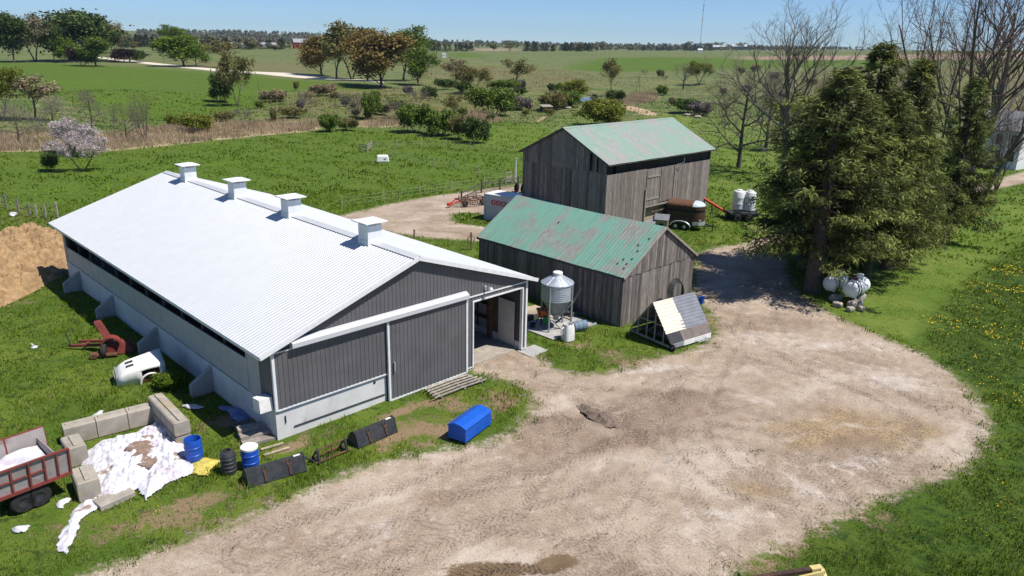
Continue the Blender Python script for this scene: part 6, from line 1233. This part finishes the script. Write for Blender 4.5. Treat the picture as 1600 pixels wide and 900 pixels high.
S = [('shrub_a', 788, 142, 127, 40, 'green bush behind the lone dark-trunked tree', 'green'), ('shrub_b', 814, 149, 138, 16, 'small dark bush right of the lone dark-trunked tree', 'dark'), ('shrub_a', 770, 180, 143, 54, 'large dense green bush in the middle of the valley', 'green'), ('shrub_b', 810, 172, 154, 34, 'grey-green bush by the pale lane', 'purple'), ('shrub_a', 650, 207, 170, 44, 'tall olive-green bush at the left of the pasture hedge', 'green'), ('shrub_b', 688, 212, 178, 44, 'dark green bush second in the pasture hedge', 'green'), ('shrub_a', 719, 218, 186, 30, 'olive bush third in the pasture hedge', 'olive'), ('shrub_b', 744, 224, 190, 34, 'right-hand bush of the pasture hedge', 'dark'),
    ('shrub_b', 940, 196, 162, 62, 'yellow-green bush behind the old barn roof', 'yellow'), ('shrub_a', 886, 168, 146, 34, 'green bush by the pond', 'green'), ('shrub_b', 862, 172, 148, 36, 'olive bush left of the pond', 'olive'), ('shrub_a', 961, 160, 144, 24, 'dark bush at the foot of the tall thin tree', 'dark'), ('shrub_b', 1035, 149, 136, 15, 'small green bush on the valley slope', 'green'), ('shrub_a', 1072, 177, 158, 34, 'dark bush in the hedge right of the old barn ridge', 'dark'), ('shrub_b', 1096, 181, 163, 30, 'grey twiggy bush in the hedge right of the old barn ridge', 'purple'), ('shrub_a', 308, 207, 183, 38, 'yellow-green bush at the reed edge', 'yellow'), ('shrub_b', 270, 197, 182, 16, 'small yellow-green bush above the reeds', 'yellow'), ('shrub_a', 78, 267, 244, 22, 'small dark bush left of the blossoming tree', 'dark'), ('shrub_b', 428, 159, 143, 34, 'tan bush on the field edge', 'tan'), ('shrub_a', 506, 150, 134, 34, 'tan bush below the roadside clump', 'tan'), ('bare_shrub', 560, 187, 144, 40, 'grey-purple twiggy shrub on the scrubby slope', 'purple'), ('shrub_a', 581, 187, 152, 24, 'green shrub against the grey-purple twigs', 'green'), ('shrub_b', 516, 206, 182, 28, 'green bush at the reed edge above the pasture', 'green'), ('shrub_a', 545, 204, 188, 24, 'olive bush at the reed edge above the pasture', 'olive'), ('bare_shrub', 655, 160, 138, 30, 'pale twiggy shrub under the roadside clump', 'purple'), ('shrub_b', 672, 154, 138, 18, 'small green shrub by the pale twigs', 'dark'), ('shrub_a', 696, 140, 126, 26, 'dark bush in the row behind the valley bushes', 'dark'), ('shrub_b', 722, 144, 130, 22, 'second dark bush in the row behind the valley bushes', 'dark'), ('bare_shrub', 480, 160, 140, 28, 'brown twiggy shrub on the scrubby slope', 'tan'), ('shrub_b', 620, 170, 158, 20, 'small green shrub on the scrubby slope', 'green'), ('shrub_a', 455, 185, 170, 26, 'olive shrub on the scrubby slope by the saplings', 'olive'), ('shrub_b', 350, 190, 176, 24, 'olive shrub over the reeds', 'olive'), ('bare_shrub', 380, 186, 170, 26, 'grey twiggy shrub over the reeds', 'purple'), ('shrub_a', 600, 180, 166, 18, 'dark shrub in the scrub', 'dark'), ('shrub_b', 262, 606, 585, 34, 'bright green weed clump beside the barn buttress', 'bright')]
for key, px, py, top, w, lb, m_ in S: place('shrub', key, px, py, top, w, lb, m_, None, 'shrub', cat='shrub')
r_ = random.Random(5)
for k in range(46):                                # low scrub of the valley slopes
    px, py = r_.uniform(400, 900), r_.uniform(142, 192); m_ = r_.choice(['olive', 'olive', 'green', 'tan', 'purple', 'dark']); s_ = r_.uniform(.7, 1.2)
    place('shrub', r_.choice(['shrub_a', 'shrub_b', 'bare_shrub']), px, py, py - (7 + 9 * r_.random()) * s_, (7 + 7 * r_.random()) * s_, 'low scrubby bush scattered over the rough valley slope', m_, 'low scrub on the valley slope', 'shrub', cat='shrub')
for k in range(26):
    px, py = r_.uniform(1000, 1590), r_.uniform(112, 170)
    place('shrub', r_.choice(['shrub_a', 'shrub_b', 'bare_shrub']), px, py, py - r_.uniform(6, 12), r_.uniform(8, 16), 'low bush on the dry field behind the bare trees', r_.choice(['olive', 'purple', 'tan', 'tan']), 'bushes on the dry field', 'shrub', cat='shrub')
for rows, lb, gp in ((((186, 262, 74, 55, 9), (258, 330, 74, 57, 9)), 'dark conifer in the far row beyond the left farm road', 'far conifers beyond the left road'), (((330, 450, 77, 62, 12), (670, 742, 80, 68, 10)), 'dark conifer by the far ploughed strips', 'far conifers by the ploughed strips'), (((816, 925, 80, 67, 16),), 'dark conifer in the windbreak on the middle horizon', 'windbreak conifers on the middle horizon'), (((1000, 1048, 79, 69, 9), (1070, 1112, 79, 69, 8)), 'dark conifer near the far white farmhouse', 'conifers near the far farmhouse')):
    for x0, x1, py, top, n in rows:
        for k in range(n):
            px = x0 + (x1 - x0) * (k + r_.uniform(.1, .9)) / n; y = py + r_.uniform(-.8, .8); q = top + r_.uniform(-3, 4); place('c', 'fir', px, y, q, (y - q) * r_.uniform(.5, .75), lb, None, gp, 'conifer')
for k in range(30):
    px = r_.uniform(190, 1160); py = r_.uniform(75, 80); place('t', r_.choice(['airy_a', 'round_a', 'airy_b']), px, py, py - r_.uniform(7, 13), r_.uniform(9, 18), 'small hazy tree on the far horizon line', r_.choice(['olive', 'olive', 'pale', 'green', 'tan']), 'hazy trees on the far horizon', 'leafy_tree')
# far woods
def woods(name, regions, c1, c2, size, seed):
    r = np.random.default_rng(seed); Cs, Ts = [], []
    for x0, x1, ya, yb, n, h0, h1 in regions:
        for _ in range(n):
            px = r.uniform(x0, x1); py = (ya(px) if callable(ya) else ya) + r.uniform(0, 1) * yb; p = at(px, py)
            if math.hypot(p.x, p.y) > 7500: continue
            h = r.uniform(h0, h1); m = 26; d = r.normal(size=(m, 3)); d /= np.linalg.norm(d, axis=1)[:, None]; d *= r.uniform(.5, 1, m)[:, None]
            Cs.append(np.array([p.x, p.y, p.z + h * .52]) + d * [h * .36, h * .36, h * .5]); Ts.append(np.clip(r.uniform(.1, .9) + r.normal(0, .12, m), 0, 1))
    C = np.concatenate(Cs); b = MB(); b.add(*leafquads(C, size, np.concatenate(Ts), r, aspect=.8)); o = b.build(name, leafmat(name, c1, c2, .55, .1, .004)); o['kind'] = 'stuff'
woods('far_woods', [(-40, 480, lambda x: 62, 10, 420, 11, 17), (480, 1000, lambda x: 67, 8, 420, 9, 14), (880, 1240, lambda x: 76, 3.5, 330, 11, 17), (1180, 1640, lambda x: 75, 3.0, 460, 9, 14)], (.17, .155, .09), (.12, .125, .068), 2.6, 91)
woods('hill_woods', [(215, 520, lambda x: 50 + max(0, (x - 320) * .03), 14, 620, 14, 20), (520, 1000, lambda x: 62, 8, 420, 10, 15), (900, 1640, lambda x: 72, 5, 380, 10, 16)], (.16, .15, .10), (.12, .13, .085), 3.5, 92)
hm = bpy.data.materials.new('haze'); hm.use_nodes = True; hn = hm.node_tree; hn.nodes.remove(hn.nodes['Principled BSDF'])
hv = hn.nodes.new('ShaderNodeVolumePrincipled'); hv.inputs['Color'].default_value = (.66, .84, 1, 1); hv.inputs['Density'].default_value = .00005; hv.inputs['Anisotropy'].default_value = .3
hn.links.new(hv.outputs[0], hn.nodes['Material Output'].inputs['Volume']); MT['haze'] = hm
# ------------------------------------------------------------------ far buildings, mast, house, car
def farm_building(px, py, w, hpx, label, wall, roof, depth=1.0, name='farm_building', ridge=.35, cat='building', wins=2, turn=.15):
    p = at(px, py); k = mpp(p); W = w * k; H = hpx * k; D = W * depth; R = thing(name, label, cat, (p.x, p.y, p.z), -math.atan2(p.x, p.y) + turn)
    b = MB(); b.box(-W / 2, W / 2, 0, D, -.5, H * (1 - ridge)); b.add([(-W / 2, 0, H * (1 - ridge)), (-W / 2, D, H * (1 - ridge)), (-W / 2, D / 2, H), (W / 2, 0, H * (1 - ridge)), (W / 2, D, H * (1 - ridge)), (W / 2, D / 2, H)], [[0, 2, 1], [3, 4, 5]]); b.build('wall', wall, R)
    b = MB(); e = W * .03; z0, z1 = H * (1 - ridge) - .02 * H, H + .02 * H
    for s_ in (0, 1): y0 = -D * .05 if s_ == 0 else D * 1.05; b.hexa([(-W / 2 - e, y0, z0), (W / 2 + e, y0, z0), (W / 2 + e, D / 2, z1), (-W / 2 - e, D / 2, z1), (-W / 2 - e, y0, z0 + .03 * H), (W / 2 + e, y0, z0 + .03 * H), (W / 2 + e, D / 2, z1 + .03 * H), (-W / 2 - e, D / 2, z1 + .03 * H)])
    b.build('roof', roof, R)
    for q in range(wins): x = -W / 2 + W * (q + .7) / (wins + .4); b = MB(); b.box(x - W * .05, x + W * .05, -.06, .02, H * .2, H * .45); b.build('window', MT['glass'], R)
    return R
wm, gr = MT['white_trim'], MT['grey_roof']; dk = M('green_wall', (.05, .10, .07), None, 3, .7); tanw = M('tan_wall', (.42, .34, .26), None, 3, .8)
farm_building(1125, 78, 21, 6.5, 'far white-roofed long barn, left of two at the edge of the ploughed field', dk, MT['white_metal'], .5, wins=3); farm_building(1155, 78, 22, 8, 'far white-gabled long barn, right of two at the edge of the ploughed field', dk, MT['white_metal'], .55, wins=3)
farm_building(1094, 82, 7, 5.5, 'tiny white shed alone on the far field below the mast', wm, wm, .8, wins=1); farm_building(1048, 77, 8, 8, 'far white farmhouse among dark conifers', wm, gr, .9, 'farm_house'); farm_building(471, 76, 22, 14, 'far red barn at the end of the farm road', MT['red_wall'], gr, .7, wins=3)
farm_building(416, 75, 30, 8, 'far long grey-roofed shed left of the red barn', tanw, gr, .4); farm_building(372, 74, 24, 7, 'far pale house behind the row of conifers', wm, gr, .6, 'farm_house'); farm_building(694, 90, 6, 6.5, 'far white cottage right of the roadside clump', wm, gr, .9, 'farm_house'); farm_building(855, 66, 10, 4, 'tiny white farm roof on the middle skyline', wm, MT['white_metal'], .6, wins=1)
farm_building(1385, 79, 16, 8, 'far white farmhouse on the right skyline behind bare branches', wm, gr, .8, 'farm_house'); farm_building(1490, 78, 14, 6, 'low white farm building on the right skyline', wm, MT['white_metal'], .6); farm_building(790, 67, 10, 4.5, 'tiny pale farmhouse on the left part of the middle skyline', wm, gr, .7, 'farm_house', wins=1); farm_building(1345, 78, 12, 3.0, 'long low white shed on the ploughed skyline field', wm, MT['white_metal'], .5, wins=1)
def house():
    R = farm_building(1552, 262, 62, 82, 'white two-storey farmhouse half hidden behind the big bare trees', wm, gr, .8, 'white_house', .3, 'house', 0, -.35); p = R.location; k = mpp(p); W, H = 62 * k, 82 * k
    for r0 in (.15, .45):
        for q in range(3): x = -W / 2 + W * (q + .5) / 3; b = MB(); b.box(x - .45, x + .45, -.08, .02, H * r0, H * r0 + 1.5); w_ = b.build('window', MT['glass'], R); b = MB(); b.box(x - .55, x - .45, -.1, .02, H * r0 - .1, H * r0 + 1.6); b.box(x + .45, x + .55, -.1, .02, H * r0 - .1, H * r0 + 1.6); b.box(x - .55, x + .55, -.11, .02, H * r0 + 1.5, H * r0 + 1.62); b.build('window_frame', wm, w_)
house()
def car(px, py, yaw, label, body):
    p = at(px, py); R = thing('parked_car', label, 'car', (p.x, p.y, p.z), yaw); b = MB(); b.prism([(-.88, .3), (.88, .3), (.9, .75), (.84, .9), (-.84, .9), (-.9, .75)], -2.2, 2.2); b.build('body', body, R)
    b = MB(); b.hexa([(-1.6, -.8, .9), (1.1, -.8, .9), (1.1, .8, .9), (-1.6, .8, .9), (-1.1, -.66, 1.45), (.4, -.66, 1.45), (.4, .66, 1.45), (-1.1, .66, 1.45)]); b.build('cabin', MT['glass'], R); b = MB(); b.box(-1.1, .4, -.66, .66, 1.44, 1.5); b.build('roof', body, R)
    for x in (-1.35, 1.35):
        for y in (-.82, .82): b = MB(); b.lathe([(0, -.1), (.3, -.1), (.34, 0), (.3, .1), (0, .1)], (x, y, .34), 16, 'y'); b.build('wheel', MT['tyre'], R, smooth=True)
car(1590, 232, .2, 'dark blue-grey car parked on the lane beyond the white house', M('car_paint', (.05, .06, .09), None, 3, .3, spec=.6))
p = at(1093, 79); h = hgt(p, -8); k = mpp(p); b = MB(); b.M = Matrix.Translation(p); w = 1.1
for i in range(3):
    a = i * 2.094; b.beam((w * math.cos(a), w * math.sin(a), -.5), (w * .5 * math.cos(a), w * .5 * math.sin(a), h), .45)
for z in np.arange(0, h, 4.0):
    for i in range(3): a, c = i * 2.094, (i + 1) * 2.094; f = 1 - .5 * z / h; g_ = 1 - .5 * (z + 4) / h; b.beam((w * f * math.cos(a), w * f * math.sin(a), z), (w * g_ * math.cos(c), w * g_ * math.sin(c), z + 4), .22)
for z in (h * .55, h * .72, h * .8): b.box(-2.2, 2.2, -1, 1, z, z + 3.5)
tag(b.build('radio_mast', MT['mast']), 'thin grey lattice radio mast rising above the right skyline', 'mast')
p = at(920, 157); wat, nt_, bs_ = base_mat('pond_water'); bs_.inputs['Base Color'].default_value = (.12, .17, .22, 1); bs_.inputs['Roughness'].default_value = .25
Pn = smooth_poly(poly([(902, 159), (908, 154), (922, 152), (928, 156), (924, 160), (910, 161)]), 2); b = MB(); b.add([(x, y, float(zt(x, y)) + .25) for x, y in Pn], [list(range(len(Pn)))]); structure(b.build('pond_water', wat))
for (px, py, sx, lb) in ((1075, 181, 2.2, 'pale boulder row piece at the hedge behind the old barn ridge, left'), (1090, 184, 1.8, 'pale boulder at the hedge behind the old barn ridge, right'), (888, 170, 2.0, 'small pale stone slab by the pond')):
    p = at(px, py); b = MB(); b.lathe([(0, -.1), (sx * .5, -.1), (sx * .55, .3), (sx * .3, .6), (0, .65)], (0, 0, 0), 9); o = b.build('boulder', MT['stone']); o.location = p; tag(o, lb, 'boulder')
a, c = at(848, 176), at(862, 175); R = thing('cattle_shelter', 'low dark shelter with a pale roof edge in the valley bushes', 'shelter', a, yaw_of(a, c)); Ls = (c - a).length; b = MB()
for x in (0, Ls): b.beam((x, 0, -.2), (x, 0, 1.5), .2)
b.box(-.2, Ls + .2, 1.5, 1.7, 0, 1.5); b.build('shelter_wall', MT['dark_wood'], R); b = MB(); b.hexa([(-.3, -.4, 1.5), (Ls + .3, -.4, 1.5), (Ls + .3, 2, 1.9), (-.3, 2, 1.9), (-.3, -.4, 1.65), (Ls + .3, -.4, 1.65), (Ls + .3, 2, 2.05), (-.3, 2, 2.05)]); b.build('roof', MT['grey_wood'], R)
# ------------------------------------------------------------------ grass, reeds, dandelions (stuff)
def blades(name, X, Y, H, Wd, tone, material, lean=.5, base=0):
    n = len(X); r = np.random.default_rng(len(X)); Z = zt(X, Y) - .03 + base; a = r.uniform(0, 6.28, n); c, s_ = np.cos(a) * Wd / 2, np.sin(a) * Wd / 2; la = r.uniform(0, 6.28, n); lx, ly = np.cos(la) * H * lean * r.random(n), np.sin(la) * H * lean * r.random(n)
    V = np.stack([np.stack([X - c, Y - s_, Z], 1), np.stack([X + c, Y + s_, Z], 1), np.stack([X + lx, Y + ly, Z + H], 1)], 1).reshape(-1, 3); b = MB(); b.add(V, np.arange(3 * n).reshape(-1, 3), np.clip(tone, 0, 1)); o = b.build(name, material); o['kind'] = 'stuff'; return o
def inside_buildings(X, Y):
    k = np.zeros(len(X), bool)
    for ox, oy, yw, W, L in ((-10.006, 28.387, .7816, 15.25, 30.4), (6.718, 43.003, .79, 8, 12.88), (.819, 71.1, -.781, 10.11, 16.95)):
        u = (X - ox) * math.cos(yw) + (Y - oy) * math.sin(yw); v = -(X - ox) * math.sin(yw) + (Y - oy) * math.cos(yw); k |= (u > -.05) & (u < W + .05) & (v > -.05) & (v < L + .05)
    return k
r = np.random.default_rng(77); N = 510000
ta = r.uniform(-.80, .90, N); ra = np.exp(r.uniform(math.log(17), math.log(88), N)); X, Y = ra * np.sin(ta), ra * np.cos(ta)
clump = .5 + .5 * wob(X, Y, 3.1, 51) * .8 + .25 * wob(X, Y, 9, 52); big = .5 + .4 * wob(X, Y, .45, 53)
gs = gsd_at(X, Y) + .55 * wob(X, Y, 2.2, 54) + .3 * wob(X, Y, 6, 55)
mow = sdist(smooth_poly(poly([(1240, 440), (1300, 400), (1480, 345), (1620, 300), (1700, 320), (1620, 365), (1510, 432), (1455, 495), (1440, 545), (1380, 520), (1300, 490)]), 1), X, Y) > 0
pat = np.zeros(N)
for q in ((660, 680, 3, 1.2), (640, 640, 3, 1), (300, 800, 4, 1), (1150, 860, 3, 1.5), (1120, 505, 2, 1.5), (1000, 560, 3, 1), (440, 700, 2, .7), (365, 655, 1.5, .8), (60, 830, 3, 1), (1330, 810, 3, 1)): c = at(q[0], q[1]); pat += np.exp(-(((X - c.x) / q[2]) ** 2 + ((Y - c.y) / max(q[3], 1.2)) ** 2))
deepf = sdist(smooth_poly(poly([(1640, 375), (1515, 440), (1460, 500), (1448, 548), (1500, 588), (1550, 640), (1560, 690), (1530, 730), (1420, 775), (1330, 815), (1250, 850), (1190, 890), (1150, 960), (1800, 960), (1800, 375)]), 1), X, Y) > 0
heap = np.maximum(sdist(Pn_heap, X, Y), -1)
dens = np.clip(.35 + .9 * clump, 0, 1) * (1 - .72 * np.clip(pat, 0, 1)) * np.clip((-gs + .25) / .5, 0, 1)
ok = (r.random(N) < dens) & ~inside_buildings(X, Y) & (heap < 0)
tall = np.clip((big - .45) * 2, 0, 1); Hh = (.07 + .09 * clump + .16 * tall * clump) * (.55 + .9 * r.random(N)) * np.where(mow, .38, 1) * (1 - .35 * np.clip(pat, 0, 1)); Wd = np.maximum(.022, ra * .0011) * r.uniform(.7, 1.5, N)
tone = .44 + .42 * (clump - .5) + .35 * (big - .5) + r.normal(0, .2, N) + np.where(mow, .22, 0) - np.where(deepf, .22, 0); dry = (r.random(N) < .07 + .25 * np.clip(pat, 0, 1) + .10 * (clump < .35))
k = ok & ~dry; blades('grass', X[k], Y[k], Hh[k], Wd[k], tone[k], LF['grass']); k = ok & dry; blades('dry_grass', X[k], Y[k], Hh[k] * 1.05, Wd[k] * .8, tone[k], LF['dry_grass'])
# weeds in the gravel margins
N = 26000; ta = r.uniform(-.66, .66, N); ra = np.exp(r.uniform(math.log(17), math.log(60), N)); X, Y = ra * np.sin(ta), ra * np.cos(ta); gs = gsd_at(X, Y); k = (gs > 0) & (gs < 1.8) & (wob(X, Y, 2.6, 61) + .5 * wob(X, Y, 7, 62) > .55 + .25 * gs) & ~inside_buildings(X, Y); blades('gravel_weeds', X[k], Y[k], r.uniform(.05, .16, k.sum()), np.maximum(.03, ra[k] * .0013), r.random(k.sum()), LF['grass'])
def fill(polys, n, seed):
    r = np.random.default_rng(seed); Xs, Ys = [], []; ar = []
    for p in polys: lo, hi = p.min(0), p.max(0); ar.append(np.prod(hi - lo))
    for p, a in zip(polys, ar):
        lo, hi = p.min(0), p.max(0); m = int(n * a / sum(ar)); x, y = r.uniform(lo[0], hi[0], m), r.uniform(lo[1], hi[1], m); q = sdist(p, x, y) + 1.2 * wob(x, y, .8, 66) > 0; Xs.append(x[q]); Ys.append(y[q])
    return np.concatenate(Xs), np.concatenate(Ys)
X, Y = fill(REED, 60000, 68); n = len(X); r = np.random.default_rng(69); blades('reeds', X, Y, r.uniform(.4, 1.2, n) * (1 + .4 * wob(X, Y, .5, 70)), r.uniform(.06, .14, n), .5 + .3 * wob(X, Y, .4, 71) + r.normal(0, .15, n), LF['reed'], .4)
X, Y = fill([poly([(400, 165), (480, 145), (640, 138), (720, 150), (900, 165), (900, 188), (720, 188), (640, 180), (480, 186)]), poly([(600, 205), (720, 226), (860, 250), (860, 262), (720, 240), (600, 212)]), poly([(640, 100), (800, 104), (1000, 120), (1180, 130), (1180, 175), (1040, 160), (900, 150), (640, 136)])], 60000, 72); n = len(X); r = np.random.default_rng(73); k = wob(X, Y, .25, 74) + .6 * wob(X, Y, .9, 75) > .1; blades('rough_grass', X[k], Y[k], r.uniform(.4, 1.1, k.sum()), r.uniform(.1, .25, k.sum()), r.random(k.sum()), LF['dry_grass'], .6)
def discs(name, X, Y, z, s_, material):
    n = len(X); r = np.random.default_rng(n); Z = zt(X, Y) + z; V = np.stack([np.stack([X + s_ * dx, Y + s_ * dy, Z + .02 * r.normal(size=n)], 1) for dx, dy in ((-1, 0), (0, -1), (1, 0), (0, 1))], 1).reshape(-1, 3); b = MB(); b.add(V, np.arange(4 * n).reshape(-1, 4), r.random(n)); o = b.build(name, material); o['kind'] = 'stuff'
X, Y = fill([poly([(1620, 385), (1500, 450), (1452, 510), (1500, 590), (1620, 650)]), poly([(420, 745), (620, 700), (640, 690), (560, 715), (470, 745), (440, 760)]), poly([(1400, 860), (1620, 800), (1620, 700), (1540, 740)]), poly([(240, 790), (400, 760), (330, 800), (200, 830)])], 11000, 78); r = np.random.default_rng(79); k = wob(X, Y, .8, 80) + .7 * wob(X, Y, 2.4, 81) + r.normal(0, .6, len(X)) > .65; HZ = MB(); HZ.box(-9800, 9800, -300, 9800, -2, 240); hz = HZ.build('haze', MT['haze']); hz['kind'] = 'stuff'
discs('dandelions', X[k], Y[k], .13, np.maximum(.022, np.hypot(X[k], Y[k]) * .00085), LF['dandelion'])
# loose stones on the gravel
r = np.random.default_rng(90); N = 30000; ta = r.uniform(-.66, .66, N); ra = np.exp(r.uniform(math.log(17), math.log(62), N)); X, Y = ra * np.sin(ta), ra * np.cos(ta); k = (gsd_at(X, Y) + .4 * wob(X, Y, 2, 91) > 0) & ~inside_buildings(X, Y) & (wob(X, Y, .7, 92) + r.normal(0, .6, N) > .1); X, Y = X[k], Y[k]; n = len(X)
s_ = np.maximum(.018, ra[k] * .0007) * r.uniform(.6, 1.7, n); a = r.uniform(0, 6.28, n); Z = np.full(n, -.015); V = []
for dx, dy, dz in ((1, 0, 0), (0, .8, 0), (-1, .1, 0), (0, -.7, 0), (.1, 0, .8)): V.append(np.stack([X + s_ * (dx * np.cos(a) - dy * np.sin(a)), Y + s_ * (dx * np.sin(a) + dy * np.cos(a)), Z + s_ * dz], 1))
V = np.stack(V, 1).reshape(-1, 3); o5 = np.arange(n)[:, None] * 5; f = np.concatenate([o5 + np.array([i, (i + 1) % 4, 4])[None] for i in range(4)]); b = MB(); b.add(V, f, np.tile(r.random(n), 4)); o = b.build('loose_stones', M('loose_stones', (.42, .36, .30), (.33, .27, .22), 1, .9, tone=.6)); o['kind'] = 'stuff'
# coarse tussocks over the farther pasture and rough slopes
r = np.random.default_rng(95); N = 150000; ta = r.uniform(-.80, .85, N); ra = np.exp(r.uniform(math.log(70), math.log(260), N)); X, Y = ra * np.sin(ta), ra * np.cos(ta)
k = (gsd_at(X, Y) < -.4) & ~inside_buildings(X, Y) & (wob(X, Y, .8, 96) + .6 * wob(X, Y, 2.1, 97) + r.normal(0, .5, N) > .1); X, Y, ra = X[k], Y[k], ra[k]; n = len(X)
blades('tussocks', X, Y, (.14 + .0011 * ra) * r.uniform(.5, 1.3, n), (.10 + .0012 * ra) * r.uniform(.6, 1.4, n), .52 + .28 * wob(X, Y, .35, 98) + r.normal(0, .22, n), LF['grass'], .8)
